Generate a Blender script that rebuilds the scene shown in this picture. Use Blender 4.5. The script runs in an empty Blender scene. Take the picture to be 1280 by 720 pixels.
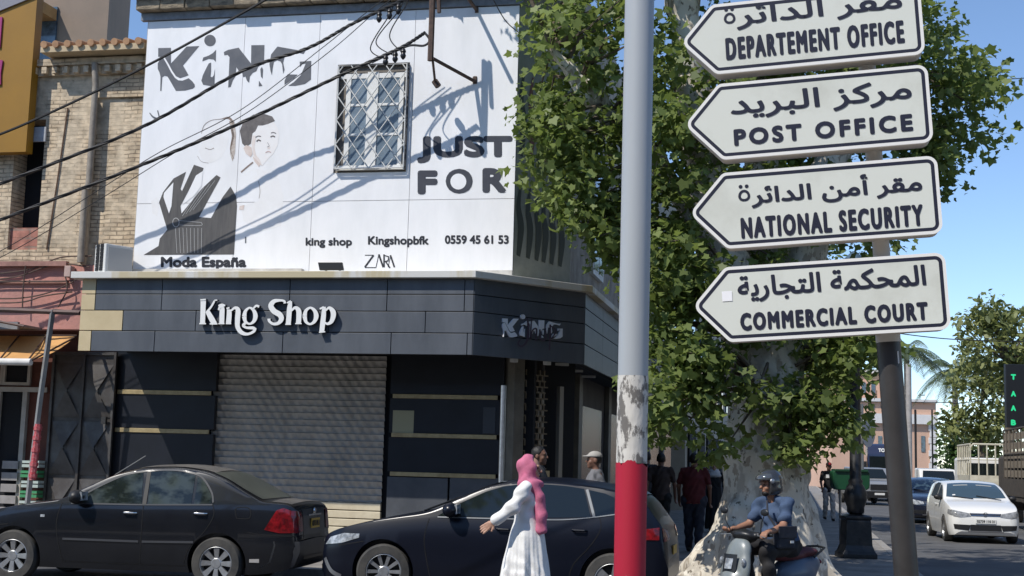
import bpy, math, random
import numpy as np
from mathutils import Vector, Matrix
R = math.radians
sc = bpy.context.scene
COL = sc.collection
random.seed(7); rng = np.random.default_rng(11)

# ------------------------------------------------------------------ camera, sky, sun, exposure
CAM_H, F_PX, PITCH, ROLL = 1.65, 1680.0, R(7.3), R(1.55)
THETA = R(12.0)                       # the shop street runs 12 degrees off the view
cd = bpy.data.cameras.new('camera'); cam = bpy.data.objects.new('camera', cd); COL.objects.link(cam)
cd.sensor_width = 36; cd.lens = 36*F_PX/1280; cd.clip_start = .05; cd.clip_end = 4000
fwd = Vector((0, math.cos(PITCH), math.sin(PITCH))); up0 = Vector((0, -math.sin(PITCH), math.cos(PITCH))); rt0 = Vector((1, 0, 0))
rt = math.cos(ROLL)*rt0+math.sin(ROLL)*up0; up = -math.sin(ROLL)*rt0+math.cos(ROLL)*up0
m = Matrix((rt, up, -fwd)).transposed().to_4x4(); m.translation = (0, 0, CAM_H); cam.matrix_world = m
sc.camera = cam
cu, su = math.cos(THETA), math.sin(THETA)
# direction towards the sun: out of the shop front 1, left .8, up 1.5
sd = Vector((-su-.8*cu, -cu+.8*su, 1.52)).normalized()
ELEV = math.asin(sd.z); AZ = math.atan2(sd.x, sd.y)
w = bpy.data.worlds.new('World'); sc.world = w; w.use_nodes = True
nt = w.node_tree; bg = nt.nodes['Background']
sky = nt.nodes.new('ShaderNodeTexSky'); sky.sky_type = 'NISHITA'; sky.sun_disc = False
sky.sun_elevation = ELEV; sky.sun_rotation = AZ; sky.altitude = 900; sky.air_density = .9; sky.dust_density = 0; sky.ozone_density = 3.5
nt.links.new(sky.outputs[0], bg.inputs[0]); bg.inputs[1].default_value = .14
sl = bpy.data.lights.new('sun', 'SUN'); sl.energy = 3.5; sl.angle = R(.5); sl.color = (1, .95, .87)
so = bpy.data.objects.new('sun', sl); COL.objects.link(so); so.rotation_euler = sd.to_track_quat('Z', 'Y').to_euler(); so.location = (-20, -20, 40)
sc.view_settings.view_transform = 'Standard'; sc.view_settings.look = 'None'; sc.view_settings.gamma = 1; sc.view_settings.use_curve_mapping = False
sc.view_settings.exposure = .36
sc.render.engine = 'CYCLES'; sc.cycles.max_bounces = 6; sc.cycles.use_denoising = True

# ------------------------------------------------------------------ survey helpers: sight lines onto planes of the street grid
def ray(px, py):
    px, py = float(px), float(py)
    return fwd+(px-640)/F_PX*rt-(py-360)/F_PX*up
def L(u, v, z=0.):                    # street grid (u along the shop street, v away) -> world
    return Vector((u*cu+v*su, -u*su+v*cu, z))
def toUV(p):
    return p.x*cu-p.y*su, p.x*su+p.y*cu
EYE = Vector((0, 0, CAM_H))
def onV(px, py, V):
    d = ray(px, py); t = V/(d.x*su+d.y*cu); p = EYE+t*d; return toUV(p)[0], p.z
def onU(px, py, U):
    d = ray(px, py); t = U/(d.x*cu-d.y*su); p = EYE+t*d; return toUV(p)[1], p.z
def onY(px, py, Y):
    d = ray(px, py); return EYE+Y/d.y*d
def onG(px, py, z=0.):
    d = ray(px, py); return EYE+(z-CAM_H)/d.z*d

# ------------------------------------------------------------------ materials
MATS = {}
def _n(nt, t, **k):
    n = nt.nodes.new(t)
    for a, b in k.items(): setattr(n, a, b)
    return n
def mat(name, col, rough=.6, metal=0., spec=.5, var=.0, vscale=4., col2=None, bump=0., bscale=40., coat=0., crough=.04, emit=0., alpha=1., trans=0., stretch=(1, 1, 1), detail=6., lo=.35, hi=.65, sub=0.):
    if name in MATS: return MATS[name]
    M = bpy.data.materials.new(name); M.use_nodes = True; nt = M.node_tree; b = nt.nodes['Principled BSDF']
    c = (*col, 1); b.inputs['Base Color'].default_value = c; b.inputs['Roughness'].default_value = rough; b.inputs['Metallic'].default_value = metal
    b.inputs['Specular IOR Level'].default_value = spec
    if coat: b.inputs['Coat Weight'].default_value = coat; b.inputs['Coat Roughness'].default_value = crough
    if trans: b.inputs['Transmission Weight'].default_value = trans
    if emit: b.inputs['Emission Color'].default_value = c; b.inputs['Emission Strength'].default_value = emit
    if col2 or var or bump:
        tc = _n(nt, 'ShaderNodeTexCoord'); mp = _n(nt, 'ShaderNodeMapping'); mp.inputs['Scale'].default_value = stretch
        nt.links.new(tc.outputs['Object'], mp.inputs[0])
    if col2 or var:
        if not col2: col2 = tuple(max(0, x*(1-var)) for x in col)
        no = _n(nt, 'ShaderNodeTexNoise'); no.inputs['Scale'].default_value = vscale; no.inputs['Detail'].default_value = detail; no.inputs['Roughness'].default_value = .65
        nt.links.new(mp.outputs[0], no.inputs['Vector'])
        rp = _n(nt, 'ShaderNodeValToRGB'); rp.color_ramp.elements[0].position = lo; rp.color_ramp.elements[1].position = hi
        rp.color_ramp.elements[0].color = (*col2, 1); rp.color_ramp.elements[1].color = c
        nt.links.new(no.outputs['Fac'], rp.inputs[0]); nt.links.new(rp.outputs[0], b.inputs['Base Color'])
    if bump:
        n2 = _n(nt, 'ShaderNodeTexNoise'); n2.inputs['Scale'].default_value = bscale; n2.inputs['Detail'].default_value = 5
        nt.links.new(mp.outputs[0], n2.inputs['Vector'])
        bp = _n(nt, 'ShaderNodeBump'); bp.inputs['Strength'].default_value = bump; bp.inputs['Distance'].default_value = .02
        nt.links.new(n2.outputs['Fac'], bp.inputs['Height']); nt.links.new(bp.outputs[0], b.inputs['Normal'])
    MATS[name] = M; return M

# ------------------------------------------------------------------ mesh building
class MB:
    def __init__(s): s.v = []; s.f = []; s.fm = []; s.mi = 0
    def add(s, vs, fs):
        o = len(s.v); s.v += [tuple(p) for p in vs]; s.f += [tuple(i+o for i in f) for f in fs]; s.fm += [s.mi]*len(fs); return s
    def box(s, x0, x1, y0, y1, z0, z1, T=None):
        c = [(x, y, z) for z in (z0, z1) for y in (y0, y1) for x in (x0, x1)]
        if T: c = [T(*p) for p in c]
        return s.add(c, [(0, 2, 3, 1), (4, 5, 7, 6), (0, 1, 5, 4), (2, 6, 7, 3), (0, 4, 6, 2), (1, 3, 7, 5)])
    def quad(s, a, b, c, d): return s.add([a, b, c, d], [(0, 1, 2, 3)])
    def prism(s, pts, off):           # planar polygon (3d points) pushed along off
        n = len(pts); off = Vector(off); A = [Vector(p) for p in pts]; B = [p+off for p in A]
        return s.add(A+B, [tuple(range(n))[::-1], tuple(range(n, 2*n))]+[(i, (i+1) % n, (i+1) % n+n, i+n) for i in range(n)])
    def tube(s, pts, r, n=8, cap=True):
        P = [Vector(p) for p in pts]; rs = r if isinstance(r, (list, tuple)) else [r]*len(P)
        vs = []; fs = []; prev = None
        for i, p in enumerate(P):
            t = (P[min(i+1, len(P)-1)]-P[max(i-1, 0)]).normalized()
            a = prev if prev else (Vector((0, 0, 1)) if abs(t.z) < .9 else Vector((1, 0, 0)))
            x = (a-t*a.dot(t)).normalized(); y = t.cross(x); prev = x
            vs += [p+rs[i]*(math.cos(2*math.pi*k/n)*x+math.sin(2*math.pi*k/n)*y) for k in range(n)]
        for i in range(len(P)-1):
            for k in range(n):
                fs.append((i*n+k, i*n+(k+1) % n, (i+1)*n+(k+1) % n, (i+1)*n+k))
        if cap: fs += [tuple(range(n))[::-1], tuple(range((len(P)-1)*n, len(P)*n))]
        return s.add(vs, fs)
    def lathe(s, prof, n=24, axis='z', c=(0, 0, 0), cap=True):   # prof: (radius, height)
        vs = []
        for r, h in prof:
            for k in range(n):
                a = 2*math.pi*k/n; x, y = r*math.cos(a), r*math.sin(a)
                p = {'z': (x, y, h), 'y': (x, h, -y), 'x': (h, x, y)}[axis]
                vs.append((p[0]+c[0], p[1]+c[1], p[2]+c[2]))
        fs = [(i*n+k, i*n+(k+1) % n, (i+1)*n+(k+1) % n, (i+1)*n+k) for i in range(len(prof)-1) for k in range(n)]
        if cap: fs += [tuple(range(n))[::-1], tuple(range((len(prof)-1)*n, len(prof)*n))]
        return s.add(vs, fs)
    def grid(s, fn, nu, nv):
        vs = [fn(i/nu, j/nv) for j in range(nv+1) for i in range(nu+1)]
        return s.add(vs, [(j*(nu+1)+i, j*(nu+1)+i+1, (j+1)*(nu+1)+i+1, (j+1)*(nu+1)+i) for j in range(nv) for i in range(nu)])
    def merge(s, mesh_vf, T=None):
        vs, fs = mesh_vf
        return s.add([T(*p) for p in vs] if T else vs, fs)

def wmat(o):
    return o['_w'] if False else WM.get(o.name, Matrix())
WM = {}
def tag(o, label=None, cat=None, group=None, kind=None):
    if label: o['label'] = label
    if cat: o['category'] = cat
    if group: o['group'] = group
    if kind: o['kind'] = kind
    return o
def obj(name, mb, mats, parent=None, smooth=False, sharp=40, bevel=0, local=False):
    """one mesh object; points are world points (or the parent's own frame with local)"""
    me = bpy.data.meshes.new(name)
    if isinstance(mb, MB):
        me.from_pydata(mb.v, [], mb.f); fm = mb.fm
    else:
        me.from_pydata(mb[0], [], mb[1]); fm = None
    if not isinstance(mats, (list, tuple)): mats = [mats]
    for x in mats: me.materials.append(x)
    if fm and len(mats) > 1: me.polygons.foreach_set('material_index', fm)
    if smooth:
        me.polygons.foreach_set('use_smooth', [True]*len(me.polygons))
        if sharp < 180: me.set_sharp_from_angle(angle=R(sharp))
    me.update()
    o = bpy.data.objects.new(name, me); COL.objects.link(o)
    if parent:
        o.parent = parent
        if not local: o.matrix_parent_inverse = WM.get(parent.name, Matrix()).inverted()
    if bevel:
        b = o.modifiers.new('bevel', 'BEVEL'); b.width = bevel; b.segments = 2; b.limit_method = 'ANGLE'
    return o
def thing(name, label, cat, loc=(0, 0, 0), rz=0., group=None):
    o = bpy.data.objects.new(name, None); COL.objects.link(o); o.empty_display_size = .2
    o.location = loc; o.rotation_euler = (0, 0, rz)
    WM[o.name] = Matrix.Translation(loc) @ Matrix.Rotation(rz, 4, 'Z')
    return tag(o, label, cat, group)
def copy_tree(o, parent=None):
    c = o.copy(); COL.objects.link(c)
    if parent: c.parent = parent
    for ch in list(o.children): copy_tree(ch, c)
    return c

# ------------------------------------------------------------------ writing
_TX = {}
def text2d(s, track=1.):
    if (s, track) not in _TX:
        c = bpy.data.curves.new('lettering', 'FONT'); c.body = s; c.resolution_u = 4; c.space_character = track
        o = bpy.data.objects.new('lettering', c); COL.objects.link(o)
        dg = bpy.context.evaluated_depsgraph_get(); me = bpy.data.meshes.new_from_object(o.evaluated_get(dg))
        vs = [v.co.copy() for v in me.vertices]; fs = [tuple(p.vertices) for p in me.polygons]
        bpy.data.objects.remove(o); bpy.data.curves.remove(c); bpy.data.meshes.remove(me)
        x0 = min(v.x for v in vs); x1 = max(v.x for v in vs); y0 = min(v.y for v in vs); y1 = max(v.y for v in vs)
        _TX[s, track] = [((v.x-x0)/(x1-x0), (v.y-y0)/(y1-y0)) for v in vs], fs
    return _TX[s, track]
def put_text(mb, s, org, ex, ey, nrm, bold=0., n=8, lift=.003, track=1.):
    """text in the box org + ex + ey; bold grows the strokes by that many metres"""
    vs, fs = text2d(s, track); org, ex, ey, nrm = (Vector(t) for t in (org, ex, ey, nrm)); ux = ex.normalized(); uy = ey.normalized()
    ring = [(0, 0)]+([(math.cos(2*math.pi*k/n), math.sin(2*math.pi*k/n)) for k in range(n)] if bold else [])
    W, H = ex.length, ey.length
    for q, (a, b) in enumerate(ring):
        o = org+ux*(a*bold+bold)+uy*(b*bold+bold)+nrm*(lift+.00025*q)
        mb.add([o+ex*(x*(W-2*bold)/W)+ey*(y*(H-2*bold)/H) for x, y in vs], fs)
def smooth_pts(pts, n=6, closed=False):
    P = [np.array(p, float) for p in pts]; out = []; N = len(P)
    for i in range(N if closed else N-1):
        a, b, c, d = (P[(i+j) % N] if closed else P[min(max(i+j, 0), N-1)] for j in (-1, 0, 1, 2))
        for k in range(n):
            t = k/n; out.append(.5*((2*b)+(-a+c)*t+(2*a-5*b+4*c-d)*t*t+(-a+3*b-3*c+d)*t**3))
    if not closed: out.append(P[-1])
    return out
def stroke2d(pts, n=6):               # pts (x, y, width) -> polygon outline of a brush stroke
    S = smooth_pts(pts, n); Lft = []; Rgt = []
    for i, p in enumerate(S):
        t = S[min(i+1, len(S)-1)][:2]-S[max(i-1, 0)][:2]; t = t/(np.hypot(*t)+1e-9); nn = np.array([-t[1], t[0]])
        Lft.append(p[:2]+nn*p[2]/2); Rgt.append(p[:2]-nn*p[2]/2)
    return Lft, Rgt

# ------------------------------------------------------------------ blended solids (for bodies, trunks, soft shapes)
def cap(a, b, ra, rb=None): return ('c', np.array(a, float), np.array(b, float), ra, ra if rb is None else rb)
def ell(c, r, rot=None): return ('e', np.array(c, float), np.array(r, float), rot)
def colm(sl): return ('k', np.array(sl, float))        # slices (z, cx, cy, rx, ry)
def rotm(ax, deg):
    return np.array(Matrix.Rotation(R(deg), 3, ax))
def blend(prims, vox=.012, k=.03, warp=None, cut=None):
    lo = np.full(3, 1e9); hi = -lo
    def bb(p):
        if p[0] == 'c': r = max(p[3], p[4]); return np.minimum(p[1], p[2])-r, np.maximum(p[1], p[2])+r
        if p[0] == 'e': r = p[2].max() if p[3] is not None else p[2]; return p[1]-r, p[1]+r
        s = p[1]; return np.array([(s[:, 1]-s[:, 3]).min(), (s[:, 2]-s[:, 4]).min(), s[:, 0].min()]), np.array([(s[:, 1]+s[:, 3]).max(), (s[:, 2]+s[:, 4]).max(), s[:, 0].max()])
    for p in prims: a, b = bb(p); lo = np.minimum(lo, a); hi = np.maximum(hi, b)
    pad = 3*vox+k*.3; lo -= pad; hi += pad
    n = np.ceil((hi-lo)/vox).astype(int)+1
    ax = [(lo[i]+vox*np.arange(n[i])).astype(np.float32) for i in range(3)]
    D = np.full(n, 1., np.float32)
    for p in prims:
        a, b = bb(p); e = 2*vox+k
        i0 = np.clip(((a-e-lo)/vox).astype(int), 0, n-1); i1 = np.clip(((b+e-lo)/vox).astype(int)+2, 1, n)
        X = ax[0][i0[0]:i1[0], None, None]; Y = ax[1][None, i0[1]:i1[1], None]; Z = ax[2][None, None, i0[2]:i1[2]]
        if p[0] == 'c':
            ab = p[2]-p[1]; l2 = max(ab@ab, 1e-9); px, py, pz = X-p[1][0], Y-p[1][1], Z-p[1][2]
            t = np.clip((px*ab[0]+py*ab[1]+pz*ab[2])/l2, 0, 1)
            d = np.sqrt((px-t*ab[0])**2+(py-t*ab[1])**2+(pz-t*ab[2])**2)-(p[3]+(p[4]-p[3])*t)
        elif p[0] == 'e':
            px, py, pz = X-p[1][0], Y-p[1][1], Z-p[1][2]
            if p[3] is not None:
                M = p[3].T; px, py, pz = (M[i, 0]*px+M[i, 1]*py+M[i, 2]*pz for i in range(3))
            r = p[2]; k0 = np.sqrt((px/r[0])**2+(py/r[1])**2+(pz/r[2])**2); k1 = np.sqrt((px/r[0]**2)**2+(py/r[1]**2)**2+(pz/r[2]**2)**2)+1e-6
            d = k0*(k0-1)/k1
        else:
            s = p[1]; z = ax[2][i0[2]:i1[2]]; f = lambda j: np.interp(z, s[:, 0], s[:, j])[None, None, :]
            rx, ry = f(3), f(4); q = np.sqrt(((X-f(1))/rx)**2+((Y-f(2))/ry)**2)
            d = np.maximum((q-1)*np.minimum(rx, ry), np.maximum(s[0, 0]-Z, Z-s[-1, 0]))
        S = D[i0[0]:i1[0], i0[1]:i1[1], i0[2]:i1[2]]
        h = np.maximum(k-np.abs(S-d), 0)/k
        S[...] = np.minimum(S, d)-h*h*k*.25
    if warp is not None: D = D+warp(ax[0][:, None, None], ax[1][None, :, None], ax[2][None, None, :]).astype(np.float32)
    if cut is not None: D = np.maximum(D, cut(ax[0][:, None, None], ax[1][None, :, None], ax[2][None, None, :]).astype(np.float32))
    # surface nets
    I = D < 0
    C = [(i, j, l) for i in (0, 1) for j in (0, 1) for l in (0, 1)]
    sl_ = lambda A, c: A[c[0]:n[0]-1+c[0], c[1]:n[1]-1+c[1], c[2]:n[2]-1+c[2]]
    cnt = sum(sl_(I, c).astype(np.int8) for c in C); act = (cnt > 0) & (cnt < 8)
    ids = np.argwhere(act); idx = np.full(act.shape, -1, np.int64); idx[act] = np.arange(len(ids))
    acc = np.zeros((len(ids), 3)); num = np.zeros(len(ids))
    val = {c: D[ids[:, 0]+c[0], ids[:, 1]+c[1], ids[:, 2]+c[2]] for c in C}
    for c in C:
        for x in range(3):
            if c[x] == 0:
                d = list(c); d[x] = 1; d = tuple(d); va, vb = val[c], val[d]; cr = (va < 0) != (vb < 0)
                t = np.where(cr, va/np.where(cr, va-vb, 1), 0); pos = np.tile(np.array(c, float), (len(ids), 1)); pos[:, x] += t
                acc[cr] += pos[cr]; num[cr] += 1
    V = (ids+acc/num[:, None])*vox+lo
    Fs = []
    for x in range(3):
        y, z = (x+1) % 3, (x+2) % 3
        A = np.take(I, range(n[x]-1), axis=x); B = np.take(I, range(1, n[x]), axis=x)
        e = np.argwhere(A != B); e = e[(e[:, y] > 0) & (e[:, z] > 0) & (e[:, y] < n[y]-1) & (e[:, z] < n[z]-1)]
        ins = A[e[:, 0], e[:, 1], e[:, 2]]
        q = []
        for dy, dz in ((-1, -1), (0, -1), (0, 0), (-1, 0)):
            g = e.copy(); g[:, y] += dy; g[:, z] += dz; q.append(idx[g[:, 0], g[:, 1], g[:, 2]])
        q = np.stack(q, 1); q[~ins] = q[~ins][:, ::-1]; Fs.append(q)
    Fa = np.concatenate(Fs); Fa = Fa[(Fa >= 0).all(1)]
    return V.tolist(), Fa.tolist()
def join(*vfs):
    mb = MB()
    for v, f in vfs: mb.add(v, f)
    return mb
# ------------------------------------------------------------------ the setting: ground, roads, pavements
asph = mat('asphalt', (.085, .085, .09), .85, col2=(.045, .045, .048), vscale=1.3, bump=.25, bscale=60, detail=10)
asph2 = mat('asphalt_worn', (.12, .12, .122), .85, col2=(.07, .07, .073), vscale=.8, bump=.25, bscale=60, detail=10)
pave = mat('pavement_concrete', (.30, .28, .255), .85, col2=(.17, .16, .15), vscale=1.8, bump=.3, bscale=25, detail=9)
kerbm = mat('kerb_stone', (.36, .34, .31), .8, col2=(.22, .21, .2), vscale=5, bump=.3)
dirt = mat('dry_ground', (.22, .19, .15), .9, col2=(.13, .115, .09), vscale=.5, bump=.3)
def sheet(name, u0, u1, v0, v1, z, m):
    o = obj(name, MB().quad(L(u0, v0, z), L(u1, v0, z), L(u1, v1, z), L(u0, v1, z)), m); return tag(o, kind='structure')
sheet('ground', -900, 900, -900, 900, -.02, dirt)
sheet('road', -60, 60, 7.9, 17.5, 0, asph)
sheet('side_street', 1.85, 8.6, 17.5, 140, 0, asph2)
def slab(name, pts, z, m):
    b = MB(); b.prism([L(u, v, -.01) for u, v in pts], (0, 0, z+.01)); return tag(obj(name, b, m), kind='structure')
cor = [(1.7-1.2*(1-math.sin(a)), 17.65+1.2*(1-math.cos(a))) for a in [R(x) for x in range(0, 91, 15)]]
slab('pavement', [(-60, 17.65)]+cor+[(1.7, 140), (-60, 140)], .12, pave)
slab('pavement', [(-60, -6), (60, -6), (60, 7.75), (-60, 7.75)], .12, pave)
slab('pavement', [(8.75, 17.65), (60, 17.65), (60, 140), (8.75, 140)], .12, pave)
k = MB(); path = [(-60, 17.5)]+[(1.85-1.35*(1-math.sin(a)), 17.5+1.35*(1-math.cos(a))) for a in [R(x) for x in range(0, 91, 15)]]+[(1.85, 140)]
inn = [(-60, 17.65)]+cor+[(1.7, 140)]
for i in range(len(path)-1):
    a, b, c, d = path[i], path[i+1], inn[i+1], inn[i]
    k.prism([L(*a, -.01), L(*b, -.01), L(*c, -.01), L(*d, -.01)], (0, 0, .135))
k.box(-60, 60, 7.75, 7.9, -.01, .125, L); k.box(8.6, 8.75, 17.5, 140, -.01, .125, L); k.box(8.75, 60, 17.5, 17.65, -.01, .125, L)
tag(obj('kerb', k, kerbm), kind='structure')
b = MB()
for i in range(14): b.box(5.15, 5.27, 19+i*6, 21.5+i*6, .003, .005, L)
tag(obj('lane_marking', b, mat('road_paint', (.62, .62, .6), .7, col2=(.2, .2, .2), vscale=9)), kind='structure')

# ------------------------------------------------------------------ corner shop building
F, WV, SV = 18.8, 19.6, 20.3
white = mat('billboard_sheet', (.86, .86, .87), .5, spec=.25, col2=(.77, .775, .785), vscale=1.6, stretch=(1.6, 1.6, .5), lo=.3, hi=.6, detail=9)
ink = mat('print_charcoal', (.085, .092, .11), .6, col2=(.12, .125, .14), vscale=4)
inkj = mat('print_dark', (.030, .034, .05), .6, col2=(.045, .05, .065), vscale=4)
inkd = mat('print_black', (.015, .017, .025), .6)
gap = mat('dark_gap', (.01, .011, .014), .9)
plaster = mat('old_plaster', (.42, .38, .32), .85, col2=(.24, .215, .18), vscale=2.5, bump=.5, bscale=14)
slate = mat('slate_panel', (.105, .116, .134), .45, col2=(.074, .083, .098), vscale=2.6, stretch=(1, 1, .3), bump=.04, bscale=30)
cream = mat('cream_panel', (.60, .49, .30), .5, col2=(.52, .42, .25), vscale=2)
cornm = mat('cornice_metal', (.62, .61, .58), .5, col2=(.50, .43, .28), vscale=.55, stretch=(1, 1, .2), lo=.47, hi=.53)
cornb = mat('cornice_gold', (.50, .42, .28), .5, col2=(.36, .29, .19), vscale=2)
navy = mat('navy_panel', (.013, .015, .022), .4, col2=(.009, .0105, .015), vscale=3)
gold = mat('gold_strip', (.50, .40, .22), .4, metal=.3, col2=(.36, .28, .15), vscale=9)
steel = mat('brushed_steel', (.45, .46, .48), .35, metal=.8, col2=(.36, .37, .38), vscale=12)
P1u, P1 = -4.56, (-4.56, F)
P2 = (onV(731, 372, F+1.62)[0], F+1.62)                      # end of the chamfered corner
C1u = onV(641, 346, WV)[0]                                   # upper wall's corner
C2 = (onV(712, 340, WV+1.5)[0], WV+1.5)
U0 = onV(165, 343, WV)[0]
ZB, ZT, ROOF = 3.14, 4.25, 9.7
sb = thing('corner_building', 'white-clad corner building with dark slate shop front and closed grey shutter', 'building', L(U0, SV, 0))
pts = [(U0, WV), (C1u, WV), C2, (C2[0], 46), (U0, 46)]
b = MB(); b.prism([L(u, v, ZT+.02) for u, v in pts], (0, 0, ROOF-ZT-.02)); obj('wall', b, plaster, sb)
# old stone eaves above the billboard
stone = mat('eaves_stone', (.36, .29, .20), .9, col2=(.12, .10, .075), vscale=6, bump=.9, bscale=18, stretch=(1, 1, 2.5))
zt0 = onV(181, 20, WV)[1]
b = MB()
for i in range(15):
    u0 = U0-.12+(C1u-U0+.2)*i/15; u1 = U0-.12+(C1u-U0+.2)*(i+1)/15-.012
    b.box(u0, u1, WV-.2-random.random()*.04, WV+.1, zt0+.03+random.random()*.02, zt0+.17+random.random()*.05, L)
    b.box(u0-.05, u1-.05, WV-.30-random.random()*.05, WV+.1, zt0+.225, zt0+.40+random.random()*.05, L)
b.box(U0-.3, C1u+.2, WV-.42, WV+.1, zt0+.46, zt0+.56, L)
obj('eaves', b, stone, sb, bevel=.012)
b = MB(); b.box(U0-.09, C1u+.05, WV-.07, WV+.02, zt0-.1, zt0+.02, L); obj('eaves_shadow_strip', b, mat('shadow_grey', (.23, .25, .28), .7, col2=(.15, .16, .18), vscale=7), sb)  # grey strip standing in for the shadow under the eaves
# side wall mural (faded clothing advert) and side windows
b = MB(); b.prism([L(*C2, ZT+.1), L(C1u, WV, ZT+.1), L(C1u, WV, zt0), L(*C2, zt0)], L(.004, -.03)-L(0, 0))
dn = (L(*C2)-L(C1u, WV)).normalized(); cn = Vector((dn.y, -dn.x, 0))
b = MB(); A = L(C1u, WV, ZT+.12)+cn*.006; ln = (L(*C2)-L(C1u, WV)).length
b.quad(A, A+dn*ln, A+dn*ln+Vector((0, 0, zt0-ZT-.2)), A+Vector((0, 0, zt0-ZT-.2)))
mural = obj('mural', b, mat('mural_ground', (.40, .41, .36), .7, col2=(.28, .30, .26), vscale=3), sb)
b = MB(); b2 = MB(); bm_ = (.10, .10, .09); colsx = [(.12, .5), (.38, .2), (.62, .35), (.82, .6), (1.05, .3), (1.3, .5)]
for i, (a, h0) in enumerate(colsx):
    for tgt, zz, hh in ((b, .35, 1.1), (b2, 1.9, 1.3)):
        P = [(a, zz, .1), (a+.05, zz+hh*.4, .17), (a-.03, zz+hh*.7, .12), (a+.02, zz+hh, .05)]
        l_, r_ = stroke2d(P); T = lambda q: A+dn*q[0]+Vector((0, 0, q[1]))+cn*(.004+.001*i)
        (tgt if i % 2 else b).add([T(q) for q in l_+r_[::-1]], [tuple(range(len(l_)*2))[::-1]])
obj('mural_figure', b, mat('mural_dark', (.07, .08, .06), .7), mural); obj('mural_figure', b2, mat('mural_red', (.25, .10, .08), .7), mural)
# side windows with shutters (street behind the tree)
wfr = mat('white_frame', (.72, .72, .70), .5); glass = mat('window_glass', (.10, .16, .22), .08, spec=.8, col2=(.03, .05, .07), vscale=3)
for v0 in (23.2, 27, 31, 35, 39):
    b = MB(); b.box(C2[0]+.0, C2[0]+.07, v0, v0+1.3, ZT+.7, ZT+3.0, L); f = obj('window', b, wfr, sb)
    b = MB(); b.box(C2[0]+.05, C2[0]+.075, v0+.1, v0+.6, ZT+.8, ZT+2.9, L); b.box(C2[0]+.05, C2[0]+.075, v0+.7, v0+1.2, ZT+.8, ZT+2.9, L); obj('pane', b, glass, f)
# fascia: three courses of slate panels with open joints
fb = MB(); outl = [(-10.78, F), P1, P2, (P2[0], 44)]
def wallrun(mb, pts, z0, z1, th, gapz=0):
    for a, c in zip(pts[:-1], pts[1:]):
        A, B = L(*a), L(*c); t = (B-A).normalized(); nn = Vector((-t.y, t.x, 0))
        mb.prism([A+Vector((0, 0, z0)), B+Vector((0, 0, z0)), B+Vector((0, 0, z1)), A+Vector((0, 0, z1))], nn*th)
inset = [(-10.72, F+.02), (P1[0]-.01, F+.02), (P2[0]-.02, P2[1]+.01), (P2[0]-.02, 44)]
wallrun(fb, inset, ZB+.01, ZT-.01, .12); obj('fascia_backing', fb, gap, sb)
zrows = [(ZB, ZB+.305), (ZB+.318, ZB+.62), (ZB+.633, ZB+.87), (ZB+.883, ZT-.002)]
pb = MB(); joints = [(195, 355, 490, 585), (245, 411, 532), (201, 361, 483, 580), (201, 361, 483, 580)]
cut0 = [116, 154, 118, 118]
cb = MB()
for (z0, z1), js, c0 in zip(zrows, joints, cut0):
    us = [onV(c0, 400, F)[0]]+[onV(x, 400, F)[0] for x in js]+[P1[0]]
    cb.box(-10.78, us[0]-.008, F-.012, F+.018, z0, z1, L)
    for a, c in zip(us[:-1], us[1:]):
        if c-a > .05: pb.box(a+.006, c-.006 if c < P1[0] else c, F-.012, F+.018, z0, z1, L)
    for (a, c) in ((P1, P2), (P2, (P2[0], 44))):
        A, B = L(*a), L(*c); t = (B-A).normalized(); nn = Vector((t.y, -t.x, 0)); D = (B-A).length
        n_ = 1 if D < 5 else 12
        for i in range(n_):
            p = A+t*(D*i/n_+.004); q = A+t*(D*(i+1)/n_-.004)
            pb.prism([p+nn*.012+Vector((0, 0, z0)), q+nn*.012+Vector((0, 0, z0)), q+nn*.012+Vector((0, 0, z1)), p+nn*.012+Vector((0, 0, z1))], -nn*.03)
obj('fascia_panels', pb, slate, sb, bevel=.003); obj('corner_panels', cb, cream, sb, bevel=.003)
# canopy slab on top of the fascia, soffit beneath
off = [(-10.92, F-.13), (P1[0]+.05, F-.13), (P2[0]+.13, P2[1]-.06), (P2[0]+.13, 44), (P2[0]-.6, 44), (P2[0]-.6, P2[1]+.3), (C1u-.1, WV+.1), (-10.92, WV+.1)]
b = MB(); b.prism([L(u, v, ZT) for u, v in off], (0, 0, .10)); obj('cornice', b, cornm, sb, bevel=.006)
sof = [(-10.7, F+.06), (P1[0], F+.1), (P2[0]-.1, P2[1]), (P2[0]-.1, 44), (P2[0]-2.2, 44), (P2[0]-2.2, SV+.3), (-10.7, SV+.3)]
b = MB(); b.prism([L(u, v, ZB+.1) for u, v in sof], (0, 0, .1)); obj('soffit', b, mat('soffit', (.02, .022, .028), .6), sb)
lampm = mat('soffit_lamp', (.62, .62, .6), .4)
for x, y, v in ((177, 446, 19.3), (274, 447, 19.3), (355, 447, 19.3), (452, 447, 19.3), (547, 448, 19.3)):
    u = onV(x, y, v)[0]; c = L(u, v); b = MB(); b.lathe([(.0, ZB+.05), (.09, ZB+.055), (.10, ZB+.098)], 16, c=(c.x, c.y, 0), cap=False); obj('soffit_light', b, lampm, sb, smooth=True)
for t_ in (.25, .55):
    c = L(*P1).lerp(L(*P2), t_)+Vector((.05, .35, 0)); b = MB(); b.tube([c+Vector((-.22, 0, ZB+.06)), c+Vector((.1, 0, ZB+.06))], .018); b.lathe([(.06, ZB-.04), (.065, ZB+.09)], 12, c=(c.x+.14, c.y, 0)); obj('soffit_light', b, lampm, sb, smooth=True)
for i in range(3):
    c = L(P2[0]-.7, P2[1]+1.0+i*1.5, ZB+.07); b = MB(); b.box(c.x-.3, c.x+.3, c.y-.04, c.y+.04, c.z-.02, c.z+.02); obj('soffit_light', b, lampm, sb)
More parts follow.
